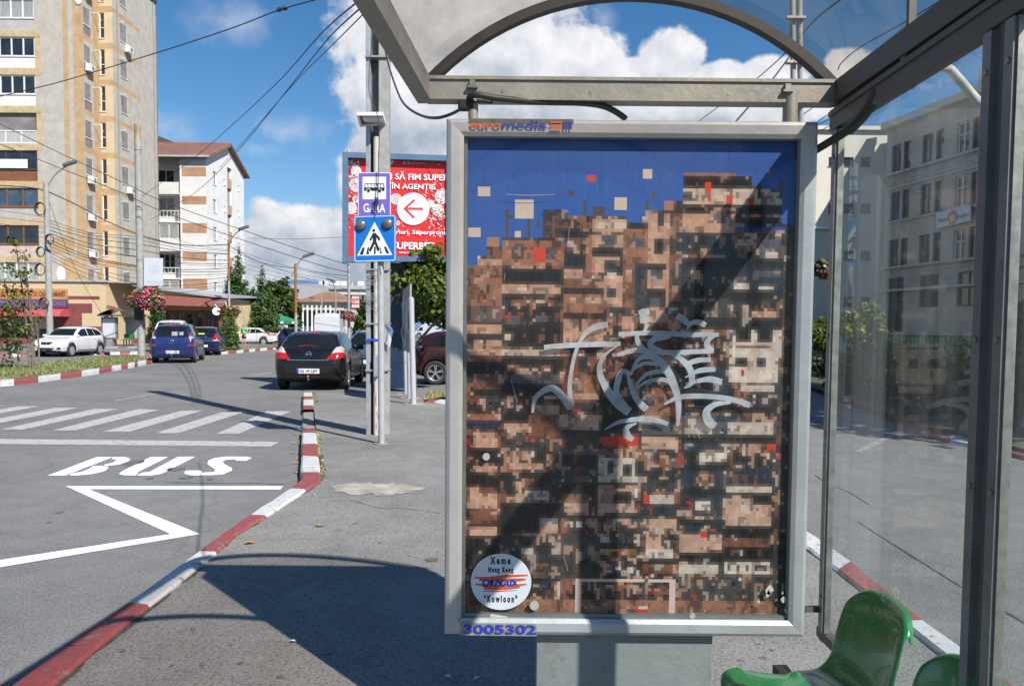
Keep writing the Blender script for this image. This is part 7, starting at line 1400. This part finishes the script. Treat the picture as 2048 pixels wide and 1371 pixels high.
    if 'plate' in style:
        pz_ = style['plate']; pl2 = decal('number_plate', [[(-.27, pz_ - .058), (.27, pz_ - .058), (.27, pz_ + .058), (-.27, pz_ + .058)]], 'rear', PLATE, off=.02, res=.3); decal('plate_band', [[(-.268, pz_ - .055), (-.222, pz_ - .055), (-.222, pz_ + .055), (-.268, pz_ + .055)]], 'rear', PBLUE, off=.024, parent=pl2, res=.3)
        q = hit('rear', .02, pz_, .028)
        if q is not None and style.get('text'): t = text('lettering', style['text'], .11, INK, pl2, q + Vector((0, -.004, 0)), bold=.0012, ext=.0005); t.scale = (.44 / t.dimensions.x, .078 / t.dimensions.y, 1)
    if style.get('chrome'): z = style['chrome']; strip('chrome_strip', [(-.50 + .1 * j, z) for j in range(11)], 'rear', CHROME, .016, .012)
    if style.get('logo'):
        q = hit('rear', 0, style['logo'], .012)
        if q is not None: mb = MB(); mb.tube([q + Vector((.062 * math.cos(a), -.006, .062 * math.sin(a))) for a in [j * math.pi / 8 for j in range(17)]], .009, n=6, cap=False); mb.beam(q + Vector((-.06, -.006, -.008)), q + Vector((.06, -.006, .012)), .014, .02); mb.build('emblem', CHROME, body)
    for a in style.get('reflect', ()): decal('rear_reflector', [[(a[0], a[2]), (a[1], a[2]), (a[1], a[2] + .03), (a[0], a[2] + .03)]], 'rear', TRED, off=.01)
    if style.get('brake3'): z = style['brake3']; decal('brake_light', [[(-.14, z), (.14, z), (.13, z + .035), (-.13, z + .035)]], 'rear', TRED, off=.012)
    if style.get('wiper'): strip('wiper', [(-.28 + .07 * j, style['wiper'] + .02 * math.sin(j * .5)) for j in range(7)], 'rear', TRED if style.get('redwiper') else BLKP, .010, .02)
    if style.get('tow'):
        q = hit('rear', 0, .34, 0); q = Vector((0, -L_ / 2 + .02, .30)) if q is None else q; mb = MB(); mb.tube([q + Vector((0, .1, -.05)), q + Vector((0, -.10, -.06)), q + Vector((0, -.13, .0))], .022, n=8); mb.lathe([(.0001, -.03), (.025, -.018), (.03, 0), (.025, .018), (.0001, .03)], q + Vector((0, -.13, .03)), 'z', n=12); mb.build('tow_bar', STEEL, o)
    if style.get('bumpline'): strip('bumper_seam', [(-.8 + .1 * j, style['bumpline']) for j in range(17)], 'rear', BLKP, .006, .0)
    if style.get('antenna'): mb = MB(); mb.tube([(0, yv(.24), H_ - .01), (0, yv(.22), H_ + .05)], .012, n=6); mb.tube([(0, yv(.22), H_ + .05), (0, yv(.16), H_ + .28)], .005, n=5); mb.build('antenna', BLKP, o)
    if style.get('rails'):
        for s_ in (-1, 1): mb = MB(); mb.tube([(s_ * W_ * .35, yv(.14 + .06 * j), H_ + .02 - .03 * abs(j - 3) / 3) for j in range(7)], .02, n=6); mb.build('roof_rail', BLKP, o)
    for a, z, b_, z2, m in style.get('extra', ()): decal('window_sticker', [[(a, z), (b_, z), (b_, z2), (a, z2)]], 'rear', m, off=.014)
    return o
def at(px, py, z=0.0): return G(px, py, z)
hang = lambda deg: R(deg)
TA = [([(.43, .78), (.55, .93), (.70, .95), (.88, .94), (.88, .84), (.70, .79)], [[(.55, .93), (.64, 1.07), (.74, 1.10), (.88, 1.08), (.88, .94), (.70, .95)]])]
TM = [([(.70, 1.12), (.68, 1.38), (.86, 1.36), (.88, 1.12)], [[(.68, 1.38), (.66, 1.52), (.84, 1.52), (.86, 1.38)], [(.62, 1.02), (.66, 1.12), (.88, 1.12), (.88, 1.02)]]), ([(.60, .72), (.60, .79), (.88, .79), (.88, .72)], None)]
TG_ = [([(.60, .84), (.56, .96), (.62, 1.10), (.76, 1.12), (.88, 1.0), (.86, .86), (.72, .80)], [[(.50, .76), (.54, .82), (.86, .82), (.86, .76)]])]
MB_ = carpaint('black_car_paint', (.004, .004, .005), coat=.45, metal=0); BLU = carpaint('royal_blue_car_paint', (.008, .022, .115), coat=.6); NAV = carpaint('navy_car_paint', (.009, .014, .055), coat=.6); WHT = carpaint('white_car_paint', (.57, .57, .58), metal=0, coat=.6); MAR = carpaint('dark_maroon_car_paint', (.035, .008, .012)); DGR = carpaint('dark_green_car_paint', (.02, .035, .032)); VANW = carpaint('white_van_paint', (.52, .53, .56), coat=.3, metal=0); SBL = carpaint('slate_blue_car_paint', (.06, .09, .15)); SIL = carpaint('silver_car_paint', (.35, .37, .40), metal=.5)
cb = at(607, 784); fw = Vector((math.sin(R(-3.5)), math.cos(R(-3.5)), 0))
car('black hatchback parked beside the kerb end, plate reading GJ 19 LEY', 'car', 'hatch', 4.25, 1.76, 1.46, MB_, Vector((cb.x + .05, cb.y + .25, 0)) + fw * 2.125, R(3.5), 2.61, dict(tail=TA, plate=.50, text='GJ 19 LEY', chrome=.765, logo=.905, reflect=((-.28, -.10, .355), (.06, .24, .355)), brake3=1.40, wiper=1.085, redwiper=True, tow=True, bumpline=.60, blackmirror=True, antenna=False), wr=.325)
cb = at(345, 727); a_ = R(15); fw = Vector((-math.sin(a_), math.cos(a_), 0))
car('royal blue minivan parked at the end of the grass median', 'car', 'mpv', 4.04, 1.72, 1.64, BLU, Vector((cb.x - .1, cb.y + .2, 0)) + fw * 2.02, a_, 2.63, dict(tail=TM, plate=.47, text='GJ 07 UNU', logo=.92, brake3=1.525, wiper=1.10, bumpline=.62, tow=True, extra=((-.02, 1.14, .20, 1.30, PNC), (.26, 1.16, .42, 1.30, PNC))), rim='hub')
cb = at(432, 711); fw = Vector((-math.sin(a_), math.cos(a_), 0))
car('dark blue estate car parked just ahead of the royal blue minivan', 'car', 'mpv', 4.25, 1.71, 1.50, NAV, Vector((cb.x - .75, cb.y + .1, 0)) + fw * 2.1, a_, 2.61, dict(tail=TG_, plate=.50, chrome=.76, logo=.9, bumpline=.6, extra=((-.2, 1.1, .1, 1.16, mat('safety_vest_yellow', (.45, .62, .05), rough=.6)),)), rim='alloy')
cb = at(146, 716); c_ = Vector((cb.x - 1.75, cb.y + 2.9, 0))
car('white hatchback driving toward the viewer behind the grass median', 'car', 'hatch', 4.06, 1.69, 1.45, WHT, c_, R(180 - 1.5), 2.47, dict(tail=TA), rim='hub', name='moving_car')
cb = at(500, 690); car('white saloon standing behind the man in the green shirt', 'car', 'sedan', 4.5, 1.68, 1.40, WHT, (cb.x - .15, cb.y + .7, 0), R(90), 2.5, dict(tail=TG_), rim='hub')
cb = at(528, 686); car('dark green saloon parked behind the white saloon', 'car', 'sedan', 4.5, 1.72, 1.42, DGR, (cb.x + 1.0, cb.y + 3.0, 0), R(98), 2.6, dict(tail=TG_), rim='hub')
cb = at(568, 699); car('blue hatchback standing left of the white van behind the black hatchback', 'car', 'hatch', 4.15, 1.72, 1.46, NAV, (cb.x + .0, cb.y + 2.1, 0), R(11), 2.6, dict(tail=[([(.68, 1.02), (.66, 1.34), (.80, 1.34), (.86, 1.02)], None)], plate=.82, logo=.95, bumpline=.6), rim='hub')
vb = at(634, 696); car('tall white van with closed rear doors in the middle of the street', 'van', 'van', 5.6, 1.99, 2.52, VANW, (vb.x + .3, vb.y + 2.8, 0), R(8), 3.4, dict(tail=[([(.86, .85), (.86, 1.25), (.98, 1.25), (.98, .85)], None)], plate=.62), wr=.34, rim='hub', name='van', group='vans')
cb = at(735, 757); car('slate blue hatchback parked to the right of the black hatchback behind the double pole', 'car', 'hatch', 4.1, 1.72, 1.47, SBL, (cb.x - .05, cb.y + 2.4, 0), R(2), 2.5, dict(tail=TG_, plate=.5, logo=.9, antenna=True, bumpline=.6), rim='hub')
cb = at(866, 769); car('dark maroon car with alloy wheels parked behind the notice board and the panel', 'car', 'hatch', 4.3, 1.76, 1.50, MAR, (cb.x + 1.34, cb.y + .85, 0), R(-90 + 4), 2.66, dict(tail=TA, antenna=True), wr=.335, rim='alloy')
vb = at(862, 676); car('white delivery van far off under the tree beside the red billboard', 'van', 'van', 5.2, 1.95, 2.05, VANW, (vb.x, vb.y + 1, 0), R(80), 3.2, dict(tail=()), wr=.33, rim='hub', name='van', group='vans')
cb = at(724, 682); car('silver car far down the street right of the white van', 'car', 'hatch', 4.1, 1.7, 1.46, SIL, (cb.x, cb.y, 0), R(150), 2.5, dict(tail=()), rim='hub')
cb = Y(350, 690, 44); car('white car roof just visible above the royal blue minivan', 'car', 'mpv', 4.2, 1.75, 1.84, WHT, (cb.x, cb.y, 0), R(15), 2.6, dict(tail=TM), rim='hub')
# ------------------------------------------------------------------ trees, bushes, fences, people
def leafmat(name, col, tr=.35, var=.35, rough=.5):
    m = mat(name, col, rough=rough, var=var, scale=1.7, spec=.35); nt = m.node_tree; L = nt.links.new; b = nt.nodes['Principled BSDF']; out = nt.nodes['Material Output']
    t = nt.nodes.new('ShaderNodeBsdfTranslucent'); t.inputs[0].default_value = (min(1, col[0] * 1.7), min(1, col[1] * 1.6), col[2] * .9, 1); mx = nt.nodes.new('ShaderNodeMixShader'); mx.inputs[0].default_value = tr; L(b.outputs[0], mx.inputs[1]); L(t.outputs[0], mx.inputs[2]); L(mx.outputs[0], out.inputs[0]); return m
LG, LD, LY, LR = leafmat('leaf_mid_green', (.075, .125, .022)), leafmat('leaf_dark_green', (.032, .065, .016)), leafmat('leaf_yellow_green', (.17, .20, .035)), leafmat('leaf_russet', (.20, .075, .035))
CG, CD, CY = leafmat('conifer_green', (.055, .105, .028), .15), leafmat('conifer_dark', (.026, .055, .018), .15), leafmat('conifer_light', (.12, .165, .035), .15)
BARK = mat('tree_bark', (.15, .12, .09), rough=.95, var=.35, scale=8, bump=.6, bscale=25)
def crown_clumps(c, rx, ry, rz, n, seed, r=(.28, .45), flat=.85):
    rg = random.Random(seed); o = []
    while len(o) < n:
        x, y, z = [rg.uniform(-1, 1) for _ in range(3)]
        if x * x + y * y + z * z > 1: continue
        s_ = rg.uniform(*r); o.append((c[0] + x * rx * (1 - s_ * .6), c[1] + y * ry * (1 - s_ * .6), c[2] + z * rz * (1 - s_ * .6), s_ * rx, s_ * ry, s_ * rz * flat))
    return o
def tree(name, label, cat, base, h, cl, n, size, mats, seed, w=None, tr=.12, group=None, limbs=7, droop=0, aspect=.55, cz=None, updir=None, shell=.55, crown='crown'):
    o = thing(name, label, cat, base, 0, group); rg = random.Random(seed); mb = MB(); top = h if cz is None else cz
    mb.tube(smooth_curve([(0, 0, 0), (rg.uniform(-.05, .05) * h * .3, 0, top * .35), (rg.uniform(-.04, .04) * h, rg.uniform(-.03, .03) * h, top * .7), (0, 0, top)], 4), [tr * (1.25 - .95 * i / 12) for i in range(13)], n=9)
    for k in range(limbs):
        c = cl[rg.randrange(len(cl))]; z = min(c[2] * rg.uniform(.45, .8), top * .95); mid = (c[0] * .5 + rg.uniform(-.1, .1), c[1] * .5, (z + c[2]) / 2 + .1); mb.tube([(0, 0, z), mid, (c[0], c[1], c[2])], [tr * .45, tr * .3, tr * .12], n=6)
    mb.build('trunk', BARK, o); leafcloud(crown, cl, n, size, mats, o, seed, w, droop=droop, aspect=aspect, updir=updir, shell=shell); return o
def ground(px, py, z=0.0): p = G(px, py, z); return Vector((p.x, p.y, z))
# globe tree in front of the billboard
D_ = 19.2; b = Y(824, 780, D_); b.z = .0; cz_ = Y(835, 572, D_).z
def off(px, py, y, base): p = Y(px, py, y); return (p.x - base.x, p.y - base.y, p.z - base.z)
k = D_ / FPX; cl = []
rg = random.Random(5)
for px, py, r in ((800, 560, 26), (835, 535, 32), (870, 530, 36), (905, 545, 38), (795, 600, 22), (830, 585, 38), (868, 590, 42), (910, 600, 40), (808, 622, 20), (845, 625, 24), (885, 632, 26), (865, 510, 22), (838, 512, 16), (945, 580, 34), (780, 582, 12), (820, 545, 18), (850, 560, 30)):
    x, y, z = off(px, py, D_ + rg.uniform(-.5, .5), b); cl.append((x, y, z, r * k, r * k, r * k * .9))
tree('globe_tree', 'round leafy tree with glossy yellow green leaves in front of the red billboard', 'tree', b, 2.6, cl, 5200, .085, [LG, LD, LY], 7, (.42, .16, .42), tr=.10, aspect=.75)
# young thin tree on the median at the left
b = ground(52, 738, .1); D_ = b.y; k = D_ / FPX
cl = []
for px, py, r in ((25, 480, 12), (32, 508, 14), (18, 535, 16), (50, 515, 13), (40, 548, 18), (60, 545, 10), (12, 575, 20), (45, 585, 22), (28, 610, 24), (8, 625, 22), (60, 618, 16), (20, 655, 26), (48, 650, 20), (75, 640, 10), (5, 690, 24), (30, 690, 18), (70, 665, 8), (-25, 640, 26), (-20, 590, 22), (-40, 690, 26), (15, 720, 14)):
    x, y, z = off(px, py, D_ + rg.uniform(-.4, .4), b); cl.append((x, y, z, r * k, r * k * .9, r * k))
o = thing('young_tree', 'young thin stemmed tree with sparse russet and green leaves on the median at the left', 'tree', b); mb = MB()
for sx, tx, ty in ((60, 30, 478), (70, 52, 545), (40, 8, 560), (78, 70, 628), (30, -15, 600), (66, 48, 500)):
    p0 = off(sx, 738, D_, b); p1 = off((sx + tx) / 2 + 3, (738 + ty) / 2, D_ + .1, b); p2 = off(tx, ty, D_, b); mb.tube(smooth_curve([(p0[0], 0, -.02), p1, p2], 5), [.04 - .003 * i for i in range(11)], n=7)
    for j in range(4):
        t = rg.uniform(.3, .9); q = Vector(p0).lerp(Vector(p2), t); q.z = p0[2] + (p2[2] - p0[2]) * t; mb.tube([q, q + Vector((rg.uniform(-.5, .5), rg.uniform(-.3, .3), rg.uniform(.15, .5)))], [.012, .005], n=5)
mb.build('stem', BARK, o); leafcloud('crown', cl, 950, .075, [LG, LD, LR, LY], o, 17, (.45, .2, .22, .13), aspect=.6, shell=.3)
# conifers behind the street
def conifer(label, px, ytop, ybase, wpx, depth, seed, n=9000, lean=0, size=.17, name='conifer', cat='tree', mats=None, w=None, full=.5):
    b = Y(px, ybase, depth); b.z = 0; t = Y(px + lean, ytop, depth).z; k = depth / FPX; W_ = wpx * k / 2; cl = []; rg = random.Random(seed)
    for i in range(26):
        f = (i + .5) / 26; z = t * (.06 + .93 * f); r = W_ * (1 - f) ** .75 * (1 if f > .12 else .75) + .12
        for j in range(3 if f < .7 else 1):
            a = rg.uniform(0, 6.28); rr = r * rg.uniform(.35, .6); cl.append((math.cos(a) * rr + lean * k * f, math.sin(a) * rr, z + rg.uniform(-.2, .2), r * rg.uniform(.42, .66), r * rg.uniform(.42, .66), t / 26 * rg.uniform(1.1, 2.2)))
    return tree(name, label, cat, b, t, cl, n, size, mats or [CG, CD, CY], seed, w or (.5, .35, .15), tr=.16, limbs=4, aspect=.34, cz=t * .9)
conifer('taller pointed conifer beside the lamp pole in front of the white block', 478, 499, 690, 82, 66, 61, 10000)
conifer('shorter conifer with a rounded top right of the taller conifer', 522, 540, 690, 96, 67, 62, 10000)
conifer('clipped thuja column growing behind the royal blue minivan', 316, 576, 700, 34, 44, 63, 4200, size=.11, name='thuja', cat='shrub')
conifer('left thuja bush on the traffic island', 452, 634, 699, 26, 48.5, 64, 3600, size=.085, name='thuja', cat='shrub', mats=[CG, CY, CD], w=(.4, .45, .15))
conifer('taller right thuja bush on the traffic island', 465, 631, 701, 30, 47.2, 65, 4000, size=.085, name='thuja', cat='shrub', mats=[CG, CY, CD], w=(.4, .45, .15))
b = Y(462, 690, 51); b.z = 0; tree('shrub', 'russet leaved shrub showing above the thuja bushes', 'shrub', b, 2.2, [off(450, 625, 51, b) + (.45, .4, .35), off(468, 622, 51, b) + (.4, .4, .35), off(458, 634, 51, b) + (.5, .4, .4)], 500, .11, [LR, LG], 66, tr=.04)
b = Y(560, 690, 74); b.z = 0; k = 74 / FPX; cl = [off(px, py, 74 + rg.uniform(-1, 1), b) + (r * k, r * k, r * k * .9) for px, py, r in ((540, 575, 12), (560, 580, 18), (580, 590, 14), (545, 605, 20), (572, 612, 20), (592, 618, 12), (535, 630, 18), (558, 638, 22), (582, 645, 18), (568, 565, 9), (546, 660, 16), (575, 662, 14), (528, 600, 12))]
tree('broadleaf_tree', 'dark bushy broadleaf tree behind the green market umbrella', 'tree', b, 4.2, cl, 3600, .26, [LG, LD], 71, (.45, .55), tr=.16)
b = Y(727, 690, 72); b.z = 0; k = 72 / FPX; cl = [off(px, py, 72, b) + (r * k, r * k, r * k) for px, py, r in ((722, 610, 12), (735, 620, 16), (728, 640, 18), (745, 635, 16), (720, 660, 14), (740, 662, 16))]
tree('broadleaf_tree', 'dark tree far down the street just left of the double pole', 'tree', b, 4, cl, 1800, .24, [LG, LD], 72, (.3, .7), tr=.15)
# beyond the glass wall on the right
b = ground(1655, 712, .12); D_ = 26.0; b = Y(1650, 700, D_); b.z = .1; k = D_ / FPX; cl = [off(px, py, D_ + rg.uniform(-.4, .4), b) + (r * k, r * k, r * k) for px, py, r in ((1636, 660, 15), (1650, 648, 12), (1648, 675, 16), (1655, 690, 13), (1640, 690, 12), (1625, 668, 16))]
tree('shrub', 'sunlit green shrub showing between the panel and the glass wall', 'shrub', b, 1.4, cl, 1500, .09, [LG, LY, LD], 81, tr=.05)
D_ = 27.0; b = Y(1712, 730, D_); b.z = .1; k = D_ / FPX; cl = [off(px, py, D_ + rg.uniform(-.4, .4), b) + (r * k, r * k, r * k) for px, py, r in ((1700, 640, 18), (1725, 628, 20), (1750, 640, 18), (1708, 665, 20), (1738, 662, 22), (1760, 665, 14), (1745, 618, 12), (1692, 660, 10))]
tree('small_tree', 'small tree behind the glass wall in front of the large building', 'tree', b, 1.9, cl, 2200, .10, [LG, LD, LY], 82, (.45, .3, .25), tr=.07)
D_ = 12.0; b = Y(2060, 800, D_); b.z = .12; k = D_ / FPX; cl = [off(px, py, D_ + rg.uniform(-.5, .5), b) + (r * k, r * k, r * k) for px, py, r in ((2010, 660, 34), (2040, 640, 40), (2075, 650, 50), (2020, 700, 40), (2055, 700, 46), (2000, 740, 36), (2040, 745, 40), (2085, 730, 50), (2015, 785, 32), (2060, 790, 40), (2110, 680, 60), (2110, 760, 50), (2150, 620, 60))]
tree('evergreen_bush', 'large dark evergreen bush at the right edge behind the glass wall', 'shrub', b, 1.9, cl, 5200, .075, [LD, CD, LG], 83, (.5, .35, .15), tr=.08)
rgh = random.Random(91)
for i, (px, py, hh) in enumerate(((1716, 775, .8), (1770, 790, 1.1), (1820, 805, 1.2), (1872, 815, 1.25), (1930, 830, 1.2))):
    b = ground(px, py, .12); w = 1.15; cl = [(rgh.uniform(-w, w) * .7, rgh.uniform(-.5, .5), hh * rgh.uniform(.25, .75), w * .5, .55, hh * .42) for _ in range(7)]
    tree('dark_shrub', ('leftmost', 'second', 'third', 'fourth', 'rightmost')[i] + ' of the dark shrubs in the shaded bank behind the glass wall', 'shrub', b, hh * .6, cl, 1500, .075, [LD, CD, LG], 92 + i, (.5, .35, .15), tr=.03, group='shrubs on the shaded bank')
# street trees to the right of the frame that shade the bank and the road's far side
for i, (x, y, h) in enumerate(((12.6, 8.6, 9.0), (12.8, 13.6, 9.0), (17.2, 18.8, 9))):
    b = Vector((x, y, .12)); cl = crown_clumps((0, 0, h * .68), 3.3, 3.3, h * .33, 26, 300 + i); tree('street_tree', ('nearest', 'middle', 'farthest')[i] + ' of the tall street trees shading the planted bank on the right', 'tree', b, h * .5, cl, 2600, .26, [LG, LD], 310 + i, tr=.2, group='street trees on the bank')
# fences
def fence(label, a, b, h, m, pitch=.14, bar=.03, name='fence', panel=None):
    o = thing(name, label, 'fence', a); d = Vector(b) - Vector(a); d.z = 0; n = int(d.length / pitch); u = d.normalized(); mb = MB()
    for i in range(n + 1): p = u * (i * pitch); mb.box(p.x - bar / 2, p.x + bar / 2, p.y - bar / 2, p.y + bar / 2, .0, h)
    mb.build('picket', m, o)['kind'] = 'stuff'; mb = MB(); mb.beam((0, 0, h * .86), u * d.length + Vector((0, 0, h * .86)), .04, .05); mb.beam((0, 0, h * .2), u * d.length + Vector((0, 0, h * .2)), .04, .05); mb.build('rail', m, o)
    if panel: mb = MB(); q = u.cross(Vector((0, 0, 1))) * -.06; mb.quad(q + Vector((0, 0, .05)), q + u * d.length + Vector((0, 0, .05)), q + u * d.length + Vector((0, 0, h * .9)), q + Vector((0, 0, h * .9))); mb.build('mesh_panel', panel, o, fix=False)
    return o
IRON = mat('black_iron', (.02, .02, .02), rough=.6)
fa, fb_ = Y(1600, 736, 27.5), Y(1700, 738, 27.3); fa.z = fb_.z = .1; fence('low black picket fence at the foot of the sunlit shrub', fa, fb_, .5, IRON)
fa, fb_ = Y(1768, 700, 34), Y(1955, 700, 31); fa.z = fb_.z = .4; fence('green mesh fence with a black top rail in front of the large building', fa, fb_, 1.15, IRON, .16, panel=mat('green_mesh', (.07, .42, .20), rough=.6, var=.25, scale=2))
# green market umbrella
b = Y(563, 690, 68); b.z = 0; um = thing('market_umbrella', 'green pyramid market umbrella over white stall sides beside the conifers', 'umbrella', b); zt_, ze_ = Y(535, 620, 68).z, Y(560, 641, 68).z; xl_, xr_ = Y(522, 641, 68).x - b.x, Y(589, 641, 68).x - b.x; xt = Y(536, 620, 68).x - b.x
mb = MB(); c = [(xl_, -1.5, ze_), (xr_, -1.5, ze_), (xr_, 1.5, ze_), (xl_, 1.5, ze_)]; t = (xt, 0, zt_)
for i in range(4): mb.poly([c[i], c[(i + 1) % 4], t])
for i in range(4): p, q = c[i], c[(i + 1) % 4]; mb.quad(p, q, (q[0], q[1], q[2] - .28), (p[0], p[1], p[2] - .28))
mb.build('canopy', mat('green_canvas', (.02, .20, .095), rough=.7, var=.12, scale=1.2), um, fix=False)
mb = MB()
for x in (-.9, .5, 1.5): mb.quad((x - .16, -1.515, ze_ - .24), (x + .12, -1.515, ze_ - .24), (x + .12, -1.515, ze_ - .06), (x - .16, -1.515, ze_ - .06))
mb.build('canopy_print', SWHT, um, fix=False); mb = MB(); mb.cyl(xt, 0, 0, zt_ - .1, .04); mb.build('mast', IRON, um); mb = MB(); x = Y(540, 655, 68).x - b.x; mb.box(x - .3, x + .75, -1.4, -1.36, .6, ze_ - .3); mb.box(xr_ - 1.0, xr_ - .2, -1.4, -1.36, .6, ze_ - .3); mb.build('stall_side', PWHITE, um)
b = Y(91, 672, 45.5); b.z = .11; o = thing('litter_bin', 'dark green litter bin behind the white hatchback', 'bin', b); mb = MB(); mb.lathe([(.22, .5), (.30, .52), (.34, 1.15), (.30, 1.18), (.28, 1.1), (.0001, 1.0)], (0, 0, 0), 'z', n=18); mb.build('bucket', mat('bin_green', (.015, .07, .04), rough=.5), o); mb = MB(); mb.cyl(0, .36, 0, 1.2, .04); mb.build('stand', IRON, o)
# ------------------------------------------------------------------ the man in the green shirt
def skin_body(name, nodes, edges, m, parent, sub=2):
    me = bpy.data.meshes.new(name); me.from_pydata([n[:3] for n in nodes], edges, []); o = bpy.data.objects.new(name, me); COL.objects.link(o); md = o.modifiers.new('s', 'SKIN'); md.use_smooth_shade = True
    for i, n in enumerate(nodes): v = me.skin_vertices[0].data[i]; v.radius = (n[3], n[4] if len(n) > 4 else n[3]); v.use_root = (i == 0)
    s_ = o.modifiers.new('d', 'SUBSURF'); s_.levels = s_.render_levels = sub; bpy.context.view_layer.update(); mm = evald(o); bpy.data.objects.remove(o); mm.materials.clear(); mm.materials.append(m); return link(name, mm, parent)
SKIN = mat('skin', (.52, .28, .18), rough=.6, var=.08); SHIRT = mat('bright_green_shirt', (.10, .50, .17), rough=.8, var=.1, scale=5); SHORTS = mat('dark_shorts', (.035, .04, .07), rough=.85, var=.15); SHOE = mat('sandal_red', (.28, .08, .06), rough=.7); HAIRM = mat('grey_hair', (.20, .17, .15), rough=.9)
pb_ = at(488, 691.5); man = thing('person', 'man in a bright green shirt and dark shorts standing with one hand on his hip', 'person', pb_, R(-20)); man.scale = (.93, .93, .93)
N = [(0, 0, .98, .15, .11), (0, 0, 1.2, .165, .12), (0, 0, 1.40, .17, .11), (0, .01, 1.51, .065), (0, -.01, 1.57, .062), (0, -.02, 1.66, .092, .10), (0, -.015, 1.74, .075, .085),
     (.19, 0, 1.43, .065), (.40, .04, 1.22, .046), (.24, -.12, 1.06, .034), (.20, -.16, 1.03, .038), (.16, -.19, 1.0, .022), (-.19, 0, 1.43, .065), (-.27, .03, 1.16, .046), (-.26, -.08, .93, .034), (-.26, -.10, .85, .036), (-.26, -.11, .77, .02),
     (.10, 0, .90, .10), (.12, -.01, .50, .062), (.13, .02, .12, .042), (.14, -.02, .05, .045), (.15, -.16, .03, .035), (-.10, 0, .90, .10), (-.13, -.01, .50, .062), (-.15, .02, .12, .042), (-.16, -.02, .05, .045), (-.18, -.16, .03, .035)]
E_ = [(0, 1), (1, 2), (2, 3), (3, 4), (4, 5), (5, 6), (2, 7), (7, 8), (8, 9), (9, 10), (10, 11), (2, 12), (12, 13), (13, 14), (14, 15), (15, 16), (0, 17), (17, 18), (18, 19), (19, 20), (20, 21), (0, 22), (22, 23), (23, 24), (24, 25), (25, 26)]
skin_body('body', N, E_, SKIN, man)
skin_body('shirt', [(0, 0, .92, .175, .14), (0, -.01, 1.08, .19, .16), (0, 0, 1.25, .185, .145), (0, 0, 1.40, .185, .125), (0, .01, 1.47, .09, .08), (.19, 0, 1.43, .085), (.32, .025, 1.31, .078), (-.19, 0, 1.43, .085), (-.245, .02, 1.27, .078)], [(0, 1), (1, 2), (2, 3), (3, 4), (3, 5), (5, 6), (3, 7), (7, 8)], SHIRT, man)
skin_body('shorts', [(0, 0, .97, .165, .13), (0, 0, .90, .165, .13), (.105, 0, .84, .115), (.125, 0, .56, .095), (-.105, 0, .84, .115), (-.135, 0, .56, .095)], [(0, 1), (1, 2), (2, 3), (1, 4), (4, 5)], SHORTS, man)
mb = MB(); mb.lathe([(.0001, .105), (.05, .098), (.085, .06), (.098, .0), (.092, -.05)], (0, .0, 1.685), 'z', n=16); mb.build('hair', HAIRM, man)
for s_, x in ((1, .148), (-1, -.172)): mb = MB(); mb.box(x - .045, x + .045, -.21, .06, 0, .03, bev=.012); mb.box(x - .05, x + .05, -.12, -.05, .03, .07, bev=.012); mb.build('sandal', SHOE, man)
mb = MB(); mb.lathe([(.0001, -.02), (.016, .0), (.010, .02), (.0001, .045)], (0, -.118, 1.655), 'z', n=8); mb.build('nose', SKIN, man)
# dry leaves and scraps on the ground
rg = random.Random(44); LEAFD = mat('dry_leaf', (.42, .20, .05), rough=.8, var=.3, scale=9); SCRAP = mat('paper_scrap', (.6, .6, .6), rough=.8)
for px, py, z in ((588, 885, 0), (592, 925, 0), (586, 905, 0), (668, 797, ZP), (590, 868, 0), (594, 944, 0), (480, 1068, 0), (640, 1050, ZP), (500, 1084, ZP)):
    c = G(px, py, z + .012); mb = MB(); a = rg.uniform(0, 6.28); r = .045; P = [(math.cos(a + q) * r * w, math.sin(a + q) * r * w * .7, h) for q, w, h in ((0, 1.3, .012), (.8, .8, 0), (1.6, .55, .01), (2.4, .8, 0), (3.14, 1.2, .006), (4.0, .8, .012), (4.7, .55, 0), (5.5, .8, .01))]; mb.poly(P); o = mb.build('fallen_leaf', LEAFD, fix=False); o.location = c; tag(o, 'dry orange brown leaf lying on the ground beside the painted kerb', 'leaf', 'fallen dry leaves')
for px, py in ((585, 1281), (895, 1352), (953, 1355), (724, 966), (628, 989), (310, 1194)):
    c = G(px, py, ZP + .008); mb = MB(); a = rg.uniform(0, 6); mb.add([(math.cos(a) * .02, math.sin(a) * .02, .0), (math.cos(a + 1.4) * .014, math.sin(a + 1.4) * .014, .008), (math.cos(a + 3) * .022, math.sin(a + 3) * .022, .002), (math.cos(a + 4.6) * .012, math.sin(a + 4.6) * .012, .006)], [(0, 1, 2), (0, 2, 3)]); o = mb.build('paper_scrap', SCRAP, fix=False); o.location = c; tag(o, 'tiny pale paper scrap lying on the pavement around the panel', 'litter', 'paper scraps on the pavement')
